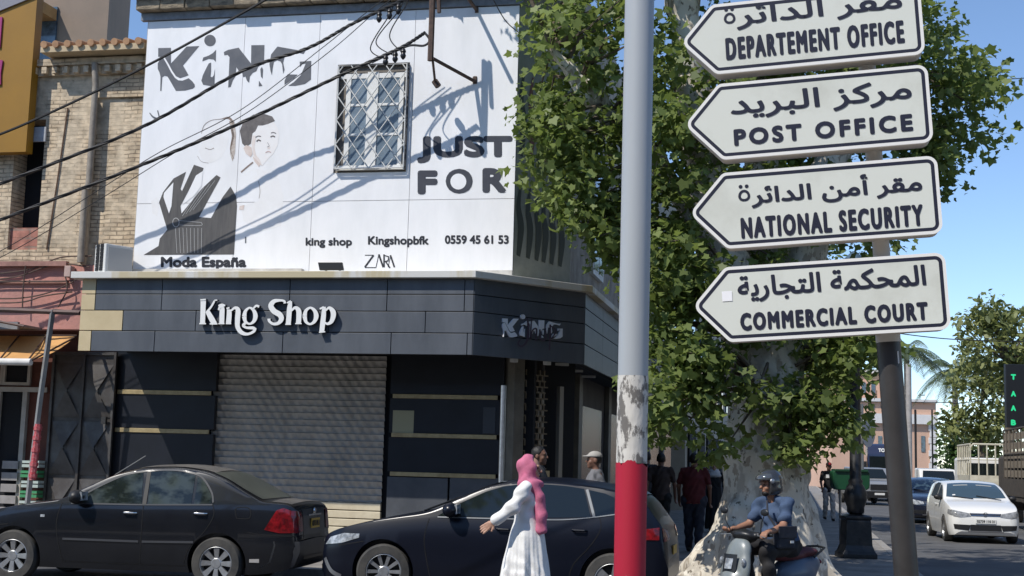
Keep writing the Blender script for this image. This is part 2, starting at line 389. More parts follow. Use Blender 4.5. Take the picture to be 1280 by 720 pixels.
# shop front in the recess
sh0, sh1 = onV(268, 450, SV)[0], onV(485, 450, SV)[0]; zs1 = ZB+.08
zl = onV(445, 628, SV)[1]; zf = onV(445, 669, SV)[1]
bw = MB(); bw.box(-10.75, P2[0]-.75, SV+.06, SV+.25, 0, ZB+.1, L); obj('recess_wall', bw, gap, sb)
def shfn(s, t):
    u = sh0+.02+(sh1-sh0-.04)*s; z = zl+(zs1-zl)*t
    ph = z/.105; row = math.floor(ph); fr = ph-row
    d = .048*fr**1.5*(.45+.55*math.cos(math.pi*(u/.17+.5*(row % 2)))**2)+.012*math.cos(math.pi*(u/.15+.5*(row % 2)+.5*fr))**2
    return L(u, SV+.02-d, z)
b = MB().grid(shfn, 220, 210); obj('roller_shutter', b, mat('shutter_metal', (.46, .43, .39), .5, metal=.25, col2=(.33, .31, .28), vscale=3.5, stretch=(1, 1, .4)), sb, smooth=True, sharp=50)
slm = mat('shutter_cream', (.66, .58, .42), .5, col2=(.55, .47, .33), vscale=4)
b = MB(); ns = 4
for i in range(ns):
    z0 = zf+(zl-zf)*i/ns; b.box(sh0+.02, sh1-.02, SV-.035, SV+.04, z0+.008, z0+(zl-zf)/ns-.006, L)
obj('shutter_slats', b, slm, sb, bevel=.008)
b = MB(); b.box(-10.75, P1[0]-.02, SV-.06, SV+.05, .1, zf-.004, L); obj('plinth', b, mat('plinth', (.12, .125, .13), .6, var=.3), sb)
PV = SV-.12
def panel(x0, x1, ytop, ybot, name, m, v=PV, th=.1, inset_=0.):
    xm = (x0+x1)/2; ua, ub = onV(x0, 540, v)[0], onV(x1, 540, v)[0]; za, zb = onV(xm, ytop, v)[1], onV(xm, ybot, v)[1]
    mb = MB(); mb.box(ua+.004, ub-.004, v+inset_, v+th, zb, za, L); return obj(name, mb, m, sb, bevel=.002)
greyp = mat('grey_panel', (.085, .092, .105), .5, col2=(.06, .066, .078), vscale=3)
for (x0, x1), ys in (((140, 267), (438, 490.5, 538.5, 606)), ((486, 629), (438, 496, 545, 594))):
    for i in range(3): panel(x0, x1, ys[i]+(3 if i else 0), ys[i+1]-3, 'navy_panel', navy)
    for y in ys[1:] if x0 > 300 else ys[1:3]: panel(x0+3, x1-6 if x0 < 300 else x1-8, y-2.6, y+2.6, 'gold_strip', gold, v=PV-.02, th=.03)
panel(140, 267, 609, 672, 'grey_panel', greyp); panel(486, 562, 597, 672, 'grey_panel', greyp); panel(564, 629, 597, 672, 'grey_panel', greyp)
panel(490, 517, 513, 542, 'paper_notice', mat('notice_paper', (.36, .34, .22), .8), v=PV-.004, th=.004)
panel(603, 619, 509, 542, 'intercom', mat('intercom', (.05, .055, .065), .4), v=PV-.01, th=.01)
# corner entrance: column, pierced screen, dark doorway, tan frames
b = MB(); c = L(onV(628, 540, F+.25)[0], F+.25); b.lathe([(.04, .12), (.04, ZB-.42)], 12, c=(c.x, c.y, 0)); obj('steel_post', b, steel, sb, smooth=True)
def chpt(s, d, z):                    # along the chamfer, d metres behind it
    A, B = L(*P1), L(*P2); t = (B-A).normalized(); nn = Vector((-t.y, t.x, 0)); return A+t*s+nn*d+Vector((0, 0, z))
colb = mat('tan_stone', (.17, .15, .12), .6, col2=(.11, .10, .08), vscale=4)
b = MB(); b.box(1.22, 1.42, .55, .8, .12, ZB+.1, chpt); obj('entrance_column', b, colb, sb, bevel=.01)
b = MB()
for i in range(5):
    for j in range(30):
        x = 1.45+i*.09+(.045 if j % 2 else 0); z = .35+j*.09
        b.box(x, x+.022, .62, .66, z, z+.09, chpt); b.box(x, x+.09, .625, .655, z, z+.02, chpt)
obj('pierced_screen', b, mat('screen_bronze', (.20, .16, .11), .5, metal=.3), sb)
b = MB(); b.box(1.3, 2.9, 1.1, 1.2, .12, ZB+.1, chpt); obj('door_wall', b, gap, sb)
b = MB(); b.box(2.02, 2.14, .95, 1.05, .12, ZB-.4, chpt); b.box(2.42, 2.5, .9, .98, .12, ZB-.3, chpt); obj('door_frame', b, mat('frame_tan', (.30, .28, .24), .5), sb)
b = MB(); b.box(2.2, 2.3, .97, 1.05, .5, 1.5, chpt); obj('door_panel', b, cream, sb)
# ground floor shops along the side street: piers, shutters, hanging clothes
sideu = P2[0]-.75
b = MB(); b.box(sideu-.3, sideu, P2[1]+.6, 44, .1, ZB+.1, L); obj('side_wall', b, mat('side_wall', (.08, .07, .062), .8, var=.5, vscale=1.5), sb)
b = MB()
for i in range(24): b.box(sideu, sideu+.05, P2[1]+.9, P2[1]+2.6, .3+i*.11, .39+i*.11, L)
obj('slatted_shutter', b, mat('tan_shutter', (.42, .34, .25), .55, var=.3), sb)
for i in range(5):
    v0 = 24.2+i*4; b = MB(); b.box(sideu+.01, sideu+.1, v0, v0+.4, .12, ZB+.1, L); obj('pier', b, colb, sb)
    b = MB(); b.box(sideu, sideu+.03, v0+.5, v0+3.4, .3, 2.7, L); obj('shop_window', b, mat('dim_glass', (.012, .013, .015), .25, spec=.2), sb)
# billboard window with diamond grille
wz1, wz0 = onV(466, 84, WV)[1], onV(466, 212, WV)[1]; wu0, wu1 = onV(424, 150, WV)[0], onV(509, 150, WV)[0]
b = MB(); b.box(wu0, wu1, WV-.045, WV-.038, wz0, wz1, L); wi = obj('window', b, mat('window_dark', (.16, .14, .12), .7), sb)
b = MB(); fw = .09
b.box(wu0+.12, wu0+.2, WV-.075, WV-.045, wz0+.05, wz1-.12, L); b.box(wu1-.12, wu1-.05, WV-.075, WV-.045, wz0+.05, wz1-.12, L)
um = (wu0+wu1)/2; b.box(um-.09, um+.09, WV-.08, WV-.045, wz0, wz1-.1, L); b.box(wu0+.02, wu1-.02, WV-.07, WV-.045, wz1-.2, wz1-.12, L); b.box(wu0, wu1, WV-.09, WV-.046, wz0-.02, wz0+.05, L)
for zz in (.33, .62): b.box(wu0+.12, wu1-.1, WV-.07, WV-.045, wz0+(wz1-wz0)*zz-.02, wz0+(wz1-wz0)*zz+.02, L)
obj('frame', b, wfr, wi, bevel=.004)
b = MB(); gl2 = mat('blue_glass', (.24, .30, .36), .15, spec=.6, col2=(.12, .16, .20), vscale=2.5)
b.box(wu0+.2, um-.09, WV-.06, WV-.046, wz0+.05, wz1-.2, L); b.box(um+.09, wu1-.12, WV-.06, WV-.046, wz0+.05, wz1-.2, L); obj('pane', b, gl2, wi)
b = MB(); w_, h_ = wu1-wu0, wz1-wz0; st = w_/4.0
for sg in (1, -1):
    for i in range(-8, 14):
        seg = []
        for t in (0, 1):
            seg.append((i*st+(t*h_ if sg > 0 else -t*h_)*.72, t*h_))
        (x0, z0), (x1, z1) = seg
        def clip(xa, za, xb, zb):
            ts = [0, 1]
            d = xb-xa
            t0, t1 = sorted(((0-xa)/d, (w_-xa)/d)); t0 = max(0, t0); t1 = min(1, t1)
            return None if t0 >= t1 else (xa+d*t0, za+(zb-za)*t0, xa+d*t1, za+(zb-za)*t1)
        c = clip(x0, z0, x1, z1)
        if c: b.tube([L(wu0+c[0], WV-.13+.012*(sg > 0), wz0+c[1]), L(wu0+c[2], WV-.13+.012*(sg > 0), wz0+c[3])], .0095, 6)
b.tube([L(wu0, WV-.12, wz0), L(wu1, WV-.12, wz0), L(wu1, WV-.12, wz1), L(wu0, WV-.12, wz1), L(wu0, WV-.12, wz0)], .014, 6)
obj('grille', b, mat('grille_white', (.62, .62, .6), .5), wi, smooth=True)
b = MB(); t4 = .02; b.box(wu0-t4, wu0, WV-.10, WV-.032, wz0-t4, wz1+t4, L); b.box(wu1, wu1+.02, WV-.07, WV-.032, wz0-t4, wz1+t4, L); b.box(wu0, wu1, WV-.09, WV-.032, wz1, wz1+t4, L)
obj('surround', b, mat('surround_dark', (.05, .05, .055), .7), wi)

# ------------------------------------------------------------------ billboard sheet with its print
bbz0, bbz1 = onV(400, 344, WV)[1], zt0-.11
bb = thing('billboard', 'big white shop billboard with charcoal shoe lettering and a boy portrait, upstairs wall', 'billboard', L(U0, WV, bbz0))
b = MB(); BU0 = U0+.02
xs = [BU0, onV(296, 250, WV)[0], onV(391, 250, WV)[0], onV(512, 250, WV)[0], C1u]; zs_ = [bbz0, onV(400, 252, WV)[1], bbz1]
for i in range(4):
    for j in range(2):
        # leave the window opening clear
        a0, a1, c0, c1 = xs[i]+.004, xs[i+1]-.004, zs_[j]+.004, zs_[j+1]-.004
        if j == 1 and i == 2:
            b.box(a0, wu0-.05, WV-.03, WV-.002, c0, c1, L); b.box(wu1+.02, a1, WV-.03, WV-.002, c0, c1, L)
            b.box(wu0-.05, wu1+.02, WV-.03, WV-.002, c0, wz0-.05, L); b.box(wu0-.05, wu1+.02, WV-.03, WV-.002, wz1+.05, c1, L)
        else: b.box(a0, a1, WV-.03, WV-.002, c0, c1, L)
sheetm = obj('sheet', b, white, bb)
BV = WV-.033
def bpt(px, py, lift=0.):
    u, z = onV(px, py, BV); return L(u, BV-lift, z)
def poly(mb, pts, lift=0.): mb.add([bpt(x, y, lift) for x, y in pts], [tuple(range(len(pts)))])
def stroke(mb, pts, lift=0., n=6):
    l_, r_ = stroke2d(pts, n)
    for i in range(len(l_)-1): mb.add([bpt(*l_[i], lift), bpt(*r_[i], lift), bpt(*r_[i+1], lift), bpt(*l_[i+1], lift)], [(0, 1, 2, 3)])
def btext(mb, s, x0, y0, x1, y1, bold=0.):   # box from lower left to upper right in sight coordinates
    o = bpt(x0, y1); put_text(mb, s, o, bpt(x1, y1)-o, bpt(x0, y0)-o, L(0, -1)-L(0, 0), bold, lift=0)
Z = lambda pts, ox=180, oy=20, s=220/1280: [(ox+x*s, oy+y*s) for x, y in pts]
def circ(x, y, r, n=20, sq=1.): return [(x+r*math.cos(2*math.pi*i/n), y+sq*r*math.sin(2*math.pi*i/n)) for i in range(n)]
KING = [  # outlines of the shoe-heeled letters
    [(103, 233), (196, 231), (196, 345), (310, 222), (402, 218), (284, 360), (324, 430), (300, 440), (262, 452), (232, 437), (205, 398), (180, 350), (150, 300), (103, 296)],
    [(140, 306), (118, 312), (100, 345), (100, 385), (112, 410), (120, 440), (118, 545), (126, 545), (133, 445), (150, 435), (170, 440), (186, 465), (232, 545), (300, 542), (355, 528), (370, 515), (368, 498), (352, 476), (325, 452), (300, 462), (280, 470), (250, 468), (225, 450), (196, 408), (166, 350)],
    circ(480, 178, 42),
    [(524, 245), (522, 334), (505, 316), (470, 312), (424, 330), (430, 302), (470, 288), (500, 270)],
    [(512, 520), (480, 508), (430, 500), (417, 470), (428, 430), (452, 380), (470, 345), (488, 338), (488, 400), (484, 440), (496, 446), (508, 430), (516, 380)],
    [(580, 262), (612, 246), (688, 230), (778, 345), (780, 212), (876, 211), (872, 352), (850, 352), (828, 372), (818, 400), (790, 414), (770, 440), (764, 486), (748, 470), (738, 440), (722, 446), (712, 410), (690, 402), (672, 372), (664, 440), (645, 470), (630, 515), (612, 520), (622, 300), (608, 282), (584, 286)],
    [(836, 470), (862, 508), (834, 512)], [(846, 385), (858, 370), (866, 390), (862, 456), (850, 440)],
    [(970, 222), (1120, 248), (1180, 244), (1160, 276), (1100, 262), (1050, 268), (1022, 300), (1012, 340), (1022, 390), (1012, 420), (1004, 350), (992, 330), (968, 322), (944, 334), (936, 380), (930, 432), (920, 400), (912, 350), (924, 280)],
    [(1132, 332), (1216, 326), (1214, 462), (1170, 494), (1100, 508), (1048, 508), (1090, 480), (1140, 430), (1176, 346), (1150, 350), (1134, 372)],
    [(1044, 424), (1118, 426), (1090, 452), (1022, 500), (1022, 470)]]
b = MB()
for q in KING: poly(b, Z(q))
obj('king_lettering', b, ink, bb)
b = MB(); btext(b, 'JUST', 521, 170, 641, 204, .028); obj('just_lettering', b, inkj, bb)
b = MB(); btext(b, 'F', 522, 213, 547, 243, .03); btext(b, 'O', 557, 211, 591, 242, .03); btext(b, 'R', 603, 210, 633, 241, .03); obj('for_lettering', b, inkj, bb)
b = MB(); poly(b, circ(573, 227, 10)[::-1], .004); obj('letter_drip', b, white, bb)
b = MB()
for q in (('king shop', 382, 297, 440, 310, .007), ('Kingshopbfk', 460, 295, 536, 309, .007), ('0559 45 61 53', 556, 294, 636, 305, .007), ('Moda España', 201, 321, 308, 338, .012)):
    b = MB(); btext(b, *q); obj('small_lettering', b, inkd, bb)
b = MB()                              # thin overlapping fashion wordmark
for P in ([(456, 319, 1), (467, 319, 1)], [(467, 319, 2.2), (456, 334, 2.2)], [(456, 334.5, 1), (470, 334.5, 1)], [(470, 334, .8), (473.5, 318, .8)], [(473.5, 318, 2.2), (479, 334, 2.2)], [(480, 318, 1.8), (480, 334, 1.8)], [(480, 319, 1), (486, 321, 1.6), (485, 326, 1.6), (480, 327, 1)], [(482, 327, 1.6), (487.5, 335, 1.8)], [(485, 334, .7), (488.5, 319, .7)], [(488, 319, 2), (493, 334, 2)]): stroke(b, P, .0005*len(b.f) % .004, 1)
obj('wordmark', b, inkd, bb)
# printed portraits: girl in dungarees and boy
pk = lambda *q: [(170+x*220/704, 120+y*225/720) for x, y in q]
skin_p = mat('print_skin', (.83, .80, .785), .5, col2=(.85, .84, .835), vscale=3); shade_p = mat('print_skin_shade', (.66, .54, .48), .5, col2=(.74, .65, .6), vscale=12); lip_p = mat('print_lip', (.55, .38, .36), .5)
den = mat('print_denim', (.06, .058, .06), .6, col2=(.10, .095, .092), vscale=5, stretch=(3, 3, .4)); denl = mat('print_seam', (.45, .45, .45), .6); hairp = mat('print_hair', (.10, .09, .09), .6, col2=(.16, .145, .14), vscale=14); brn = mat('print_brown', (.24, .18, .15), .6)
b = MB()
poly(b, pk((30, 636), (90, 600), (95, 570), (125, 535), (92, 425), (108, 385), (150, 330), (200, 303), (178, 372), (184, 380), (232, 275), (270, 288), (264, 312), (228, 345), (178, 440), (182, 470), (262, 372), (322, 316), (338, 326), (252, 484), (300, 488), (344, 408), (378, 362), (400, 400), (404, 440), (392, 634)))
dung = obj('printed_dungarees', b, den, bb)
b = MB(); poly(b, pk((112, 388), (150, 345), (142, 440), (132, 470), (110, 405)), .002); poly(b, pk((185, 436), (240, 318), (268, 300), (262, 360), (232, 400)), .002); obj('printed_shirt', b, white, dung)
b = MB()
stroke(b, [(*p, .5) for p in pk((172, 498), (262, 506))], .003); stroke(b, [(*p, .5) for p in pk((172, 516), (258, 518), (262, 506))], .003)
for i in range(8): stroke(b, [(*p, .45) for p in pk((158+i*15, 528), (164+i*14, 628))], .003, 2)
for i in range(4): stroke(b, [(*p, .45) for p in pk((186+i*14, 480-i*8), (250+i*22, 380-i*14))], .003, 2)
stroke(b, [(*p, .8) for p in pk(*[(160+13*math.cos(a), 506+18*math.sin(a)) for a in [i*math.pi/6 for i in range(13)]])], .003, 1); obj('printed_seams', b, denl, dung)
tint = mat('print_pale', (.795, .785, .78), .5, col2=(.85, .845, .845), vscale=4, detail=9)
b = MB(); poly(b, pk((262, 150), (278, 116), (306, 98), (346, 94), (372, 110), (372, 170), (360, 215), (338, 250), (300, 268), (262, 250), (250, 222), (266, 190)), -.002); obj('printed_face', b, tint, bb)
b = MB(); poly(b, pk((480, 290), (520, 300), (570, 330), (590, 400), (580, 520), (500, 540), (430, 500), (420, 440), (490, 420), (498, 370)), -.002); obj('printed_shoulder', b, tint, bb)
b = MB(); poly(b, pk((60, 420), (84, 404), (92, 440), (84, 480), (66, 470)), -.002); obj('printed_sleeve', b, tint, bb)
b = MB(); poly(b, pk((372, 100), (392, 96), (400, 150), (396, 230), (386, 262), (376, 230), (384, 160)), .0); obj('printed_hair', b, mat('print_auburn', (.36, .28, .23), .6, col2=(.6, .55, .5), vscale=16), bb)
b = MB(); poly(b, pk((415, 140), (430, 100), (470, 74), (515, 72), (545, 82), (556, 100), (528, 112), (506, 118), (488, 118), (478, 140), (466, 150), (460, 190), (440, 205), (425, 190))); boyhair = obj('printed_hair', b, hairp, bb)
b = MB(); poly(b, pk((462, 150), (478, 138), (490, 116), (550, 102), (568, 130), (572, 160), (566, 200), (548, 232), (525, 255), (505, 280), (488, 270), (470, 236), (458, 196)), -.001); face = obj('printed_face', b, skin_p, bb)
b = MB(); poly(b, pk((430, 208), (440, 196), (462, 204), (466, 232), (458, 244), (440, 232)), .001); poly(b, pk((466, 238), (498, 272), (492, 284), (474, 262)), .001); poly(b, pk((415, 440), (434, 436), (430, 456), (412, 454)), .001); obj('printed_ear', b, shade_p, face)
b = MB(); poly(b, pk((462, 190), (470, 236), (488, 270), (505, 280), (496, 256), (480, 236), (474, 205), (480, 160), (468, 158)), .0008); poly(b, pk((530, 205), (538, 204), (536, 212), (524, 212)), .0008); obj('printed_shade', b, mat('print_cheek', (.74, .655, .61), .5, col2=(.79, .73, .7), vscale=10), face)
b = MB()
for q in (((478, 166), (488, 160), (500, 162)), ((540, 148), (550, 146), (560, 150))): stroke(b, [(*p, 1.0) for p in pk(*q)], .002, 3)
for q in (((482, 182), (490, 176), (499, 180)), ((538, 164), (548, 160), (556, 164))): stroke(b, [(*p, 1.6) for p in pk(*q)], .002, 3)
stroke(b, [(*p, .5) for p in pk((526, 186), (533, 200), (524, 204))], .002, 3); obj('printed_eyes', b, hairp, face)
b = MB(); stroke(b, [(*p, 1.0) for p in pk((518, 226), (530, 222), (540, 226))], .002, 3); obj('printed_mouth', b, lip_p, face)
b = MB(); stroke(b, [(*p, w_) for p, w_ in zip(pk((262, 150), (272, 118), (300, 98), (340, 92), (372, 88), (390, 110)), (.5, .7, .6, .8, 3, 2))]); obj('printed_line', b, brn, bb)
b = MB(); stroke(b, [(*p, w_) for p, w_ in zip(pk((380, 120), (388, 160), (378, 215), (392, 250)), (2.5, 3, 1.2, .5))]); obj('printed_line', b, brn, bb)
b = MB(); stroke(b, [(*p, .6) for p in pk((286, 162), (300, 156), (312, 160))]); obj('printed_line', b, brn, bb)
b = MB(); stroke(b, [(*p, .7) for p in pk((276, 208), (296, 214), (312, 208))]); obj('printed_line', b, brn, bb)
b = MB(); stroke(b, [(*p, .4) for p in pk((246, 240), (262, 262), (290, 268))]); obj('printed_line', b, brn, bb)
b = MB(); stroke(b, [(*p, 1.8) for p in pk((420, 305), (444, 284), (468, 265))]); obj('printed_line', b, brn, bb)
b = MB(); stroke(b, [(*p, .5) for p in pk((490, 340), (496, 380), (492, 410))]); obj('printed_line', b, brn, bb)

b = MB(); stroke(b, [(187, 141, 1), (191, 146, 2), (197, 149, 3)]); stroke(b, [(199, 146, 1.5), (197, 138, 1.5)]); stroke(b, [(307, 296, 1.6), (307, 304, 1.6)], n=2); obj('printed_marks', b, ink, bb)
for px in (181, 300): pass
# low parapet ledge at the foot of the billboard
b = MB()
for x0, x1, y0 in ((165, 378, 336), (378, 580, 340), (580, 641, 338)):
    u0, u1 = onV(x0, 340, WV-.12)[0], onV(x1, 340, WV-.12)[0]; b.box(u0, u1-.01, WV-.14, WV-.04, ZT+.1, onV((x0+x1)/2, y0, WV-.12)[1], L)
obj('ledge', b, mat('ledge', (.66, .64, .6), .7, col2=(.45, .43, .4), vscale=4), sb)

# ------------------------------------------------------------------ shop lettering on the fascia
ss = thing('shop_sign', 'raised white serif King Shop letters on the dark slate fascia', 'sign', L(onV(335, 400, F)[0], F-.05, 3.5))
lets = [  # brush strokes (x, y, width) per letter in sight coordinates; zoom frame 240,360 at 190/1280
    [[(95, 95, 46), (92, 200, 42), (88, 305, 42)], [(190, 108, 16), (160, 160, 16), (122, 205, 18)], [(130, 195, 36), (160, 250, 46), (190, 303, 46)], [(62, 300, 12), (118, 300, 12)], [(150, 302, 12), (215, 302, 12)], [(72, 100, 12), (118, 97, 12)], [(190, 104, 10), (214, 102, 10)]],
    [[(222, 186, 12), (232, 168, 22), (252, 170, 40), (252, 230, 42), (250, 303, 40)], [(226, 158, 30), (252, 148, 34), (280, 146, 10)], [(222, 300, 10), (274, 300, 10)]],
    [[(314, 180, 40), (312, 240, 42), (306, 303, 42)], [(290, 172, 12), (316, 166, 14)], [(285, 300, 10), (330, 300, 10)], [(326, 196, 12), (360, 168, 22), (388, 186, 40), (384, 260, 42), (386, 330, 38), (420, 376, 34), (470, 388, 22), (520, 366, 22), (534, 336, 22)]],
    [[(440, 240, 38), (450, 195, 26), (485, 166, 16), (520, 190, 28), (534, 236, 38), (520, 280, 28), (485, 302, 16), (450, 282, 26), (440, 240, 38)], [(448, 296, 22), (432, 316, 24), (460, 334, 20), (510, 336, 26), (530, 344, 22)], [(512, 180, 12), (540, 150, 18), (566, 158, 20)]],
    [[(782, 130, 22), (776, 110, 18), (740, 104, 20), (690, 112, 34), (664, 150, 44), (690, 194, 46), (740, 226, 46), (752, 262, 40), (726, 296, 28), (684, 302, 22), (652, 280, 22), (648, 258, 26)]],
    [[(832, 110, 22), (822, 160, 40), (816, 240, 42), (810, 308, 42)], [(800, 126, 12), (832, 108, 12)], [(834, 196, 12), (868, 166, 24), (898, 190, 42), (900, 250, 42), (896, 303, 42)], [(786, 306, 10), (834, 306, 10)], [(870, 300, 10), (924, 300, 10)]],
    [[(948, 236, 38), (960, 190, 26), (996, 166, 18), (1032, 190, 30), (1046, 236, 40), (1030, 282, 28), (994, 304, 18), (960, 284, 26), (948, 236, 38)]],
    [[(1112, 158, 30), (1108, 230, 40), (1100, 300, 42), (1092, 372, 40)], [(1076, 176, 14), (1110, 160, 16)], [(1126, 190, 14), (1156, 166, 22), (1186, 196, 42), (1190, 236, 42), (1172, 284, 32), (1140, 302, 20), (1114, 286, 14)], [(1070, 374, 10), (1122, 368, 10)]]]
LV = F-.10
letw = mat('letter_white', (.82, .82, .80), .4); lets_s = mat('letter_side', (.03, .032, .04), .5)
for li, sts in enumerate(lets):
    b = MB()
    for q, stp in enumerate(sts):
        P = [(240+x*190/1280, 360+y*190/1280, wd*190/1280) for x, y, wd in stp]
        l_, r_ = stroke2d(P, 6); off_ = .0012*q
        pt = lambda xy, d: L(onV(*xy, LV)[0], LV+d, onV(*xy, LV)[1])
        n_ = len(l_)
        for i in range(n_-1):
            a, c, d_, e = l_[i], r_[i], r_[i+1], l_[i+1]
            b.mi = 0; b.add([pt(t, -off_) for t in (a, c, d_, e)], [(0, 1, 2, 3)])
            b.mi = 1; b.add([pt(a, -off_), pt(e, -off_), pt(e, .07), pt(a, .07)], [(0, 1, 2, 3)]); b.add([pt(c, -off_), pt(d_, -off_), pt(d_, .07), pt(c, .07)], [(0, 1, 2, 3)])
        for i in (0, n_-1): b.add([pt(l_[i], -off_), pt(r_[i], -off_), pt(r_[i], .07), pt(l_[i], .07)], [(0, 1, 2, 3)])
    obj('letter', b, [letw, lets_s], ss)
# second logo on the chamfer
ls = thing('logo_sign', 'pale shoe-heeled KiNG logo on the shaded corner fascia', 'sign', chpt(1, 0, 3.6))
tA, tB = L(*P1), L(*P2); tch = (tB-tA).normalized(); nch = Vector((tch.y, -tch.x, 0)); lench = (tB-tA).length
def chxy(px, py, lift):               # sight line onto the chamfer plane
    d = ray(px, py); t = (tA-EYE).dot(nch)/d.dot(nch); p = EYE+t*d; return p+nch*(.016+lift)
letg = mat('logo_pale', (.80, .81, .86), .5)
b = MB()
for q in KING:
    P = [(626+(x-100)/1116*75, 391+(y-135)/410*30+(x-100)/1116*6) for x, y in q]
    if q is KING[3]: P = [(x+2, y) for x, y in P]
    b.prism([chxy(x, y, .03) for x, y in P], -nch*.025)
obj('king_lettering', b, letg, ls)
b = MB(); mv = mat('logo_mauve', (.075, .05, .075), .5)
for q, P in enumerate(([(648, 424, 2), (645, 430, 2), (650, 433, 2), (656, 426, 2.5), (658, 410, 2.5), (656, 398, 2)], [(662, 398, 1.5), (660, 425, 2), (663, 413, 1.5), (668, 412, 2), (667, 426, 2)], [(672, 412, 2), (673, 424, 2), (679, 424, 2), (679, 410, 1)], [(685, 406, 2), (684, 438, 2)], [(686, 408, 1.5), (692, 414, 2), (686, 424, 1.5)])):
    l_, r_ = stroke2d(P, 5)
    for i in range(len(l_)-1): b.add([chxy(*t, .036+.001*q) for t in (l_[i], r_[i], r_[i+1], l_[i+1])], [(0, 1, 2, 3)])
obj('script_lettering', b, mv, ls)
# ------------------------------------------------------------------ old brick building on the left, and what is around it
def brickmat(name, c1, c2, mortar, patch, sc_=1., du=None):
    M = bpy.data.materials.new(name); M.use_nodes = True; nt = M.node_tree; b = nt.nodes['Principled BSDF']; b.inputs['Roughness'].default_value = .9; Lk = nt.links.new
    tc = _n(nt, 'ShaderNodeTexCoord'); dot = _n(nt, 'ShaderNodeVectorMath', operation='DOT_PRODUCT'); dot.inputs[1].default_value = du or (cu, -su, 0); Lk(tc.outputs['Object'], dot.inputs[0])
    sp = _n(nt, 'ShaderNodeSeparateXYZ'); Lk(tc.outputs['Object'], sp.inputs[0]); cb = _n(nt, 'ShaderNodeCombineXYZ')
    nz = _n(nt, 'ShaderNodeTexNoise'); nz.inputs['Scale'].default_value = 3.5; nz.inputs['Detail'].default_value = 4; Lk(tc.outputs['Object'], nz.inputs['Vector'])
    ma = _n(nt, 'ShaderNodeMath', operation='MULTIPLY_ADD'); ma.inputs[1].default_value = .05; Lk(nz.outputs['Fac'], ma.inputs[0]); Lk(sp.outputs['Z'], ma.inputs[2])
    Lk(dot.outputs['Value'], cb.inputs[0]); Lk(ma.outputs[0], cb.inputs[1])
    br = _n(nt, 'ShaderNodeTexBrick'); br.inputs['Scale'].default_value = sc_; br.inputs['Mortar Size'].default_value = .009; br.inputs['Brick Width'].default_value = .24; br.inputs['Row Height'].default_value = .068; br.inputs['Bias'].default_value = -.1
    br.inputs['Color1'].default_value = (*c1, 1); br.inputs['Color2'].default_value = (*c2, 1); br.inputs['Mortar'].default_value = (*mortar, 1); Lk(cb.outputs[0], br.inputs['Vector'])
    n2 = _n(nt, 'ShaderNodeTexNoise'); n2.inputs['Scale'].default_value = 1.1; n2.inputs['Detail'].default_value = 8; n2.inputs['Roughness'].default_value = .7; Lk(tc.outputs['Object'], n2.inputs['Vector'])
    rp = _n(nt, 'ShaderNodeValToRGB'); rp.color_ramp.elements[0].position = .47; rp.color_ramp.elements[1].position = .56; Lk(n2.outputs['Fac'], rp.inputs[0])
    mx = _n(nt, 'ShaderNodeMix', data_type='RGBA'); Lk(rp.outputs[0], mx.inputs[0]); Lk(br.outputs['Color'], mx.inputs[6]); mx.inputs[7].default_value = (*patch, 1)
    n3 = _n(nt, 'ShaderNodeTexNoise'); n3.inputs['Scale'].default_value = 7; n3.inputs['Detail'].default_value = 6; Lk(tc.outputs['Object'], n3.inputs['Vector'])
    r3 = _n(nt, 'ShaderNodeMapRange'); r3.inputs[1].default_value = .3; r3.inputs[2].default_value = .7; r3.inputs[3].default_value = .62; r3.inputs[4].default_value = 1.15; Lk(n3.outputs['Fac'], r3.inputs[0])
    m2 = _n(nt, 'ShaderNodeMix', data_type='RGBA', blend_type='MULTIPLY'); m2.inputs[0].default_value = 1; Lk(mx.outputs[2], m2.inputs[6]); Lk(r3.outputs[0], m2.inputs[7]); Lk(m2.outputs[2], b.inputs['Base Color'])
    bp = _n(nt, 'ShaderNodeBump'); bp.inputs['Strength'].default_value = .8; bp.inputs['Distance'].default_value = .02; bp.invert = True; Lk(br.outputs['Fac'], bp.inputs['Height'])
    b2 = _n(nt, 'ShaderNodeBump'); b2.inputs['Strength'].default_value = .5; b2.inputs['Distance'].default_value = .03; Lk(n3.outputs['Fac'], b2.inputs['Height']); Lk(bp.outputs[0], b2.inputs['Normal']); Lk(b2.outputs[0], b.inputs['Normal'])
    return M
bk = brickmat('old_brick', (.66, .53, .37), (.56, .43, .29), (.30, .235, .165), (.62, .51, .37))
KV = 20.0
kz = lambda y, x=90: onV(x, y, KV)[1]
ku = lambda x, y=200: onV(x, y, KV)[0]
KL = -16.0
kb = thing('brick_building', 'weathered tan brick building with tile eaves and a dark open window, pink ground floor', 'building', L(U0-2, KV, 0))
wu_0, wu_1, wz_0, wz_1 = KL+3.1, ku(54), kz(312, 30), kz(150, 30)
KR = U0-.06; ktop = kz(76); kpink = kz(332)
b = MB()
b.box(wu_1, KR, KV, KV+.4, kpink, ktop, L); b.box(KL, wu_0, KV, KV+.4, kpink, ktop, L); b.box(wu_0, wu_1, KV, KV+.4, wz_1, ktop, L); b.box(wu_0, wu_1, KV, KV+.4, kpink, wz_0, L)
obj('brick_wall', b, bk, kb)
b = MB(); b.box(wu_0, wu_1, KV+.5, KV+.55, wz_0, wz_1, L); b.box(KL, KR, KV+.41, KV+9, 0.1, ktop-.1, L); obj('window_opening', b, gap, kb)
b = MB(); b.box(wu_0, wu_1, KV+.06, KV+.2, wz_0, kz(284, 30), L)
obj('hollow_brick_infill', b, brickmat('hollow_brick', (.46, .20, .15), (.40, .17, .13), (.30, .2, .16), (.44, .2, .15), .45), kb)
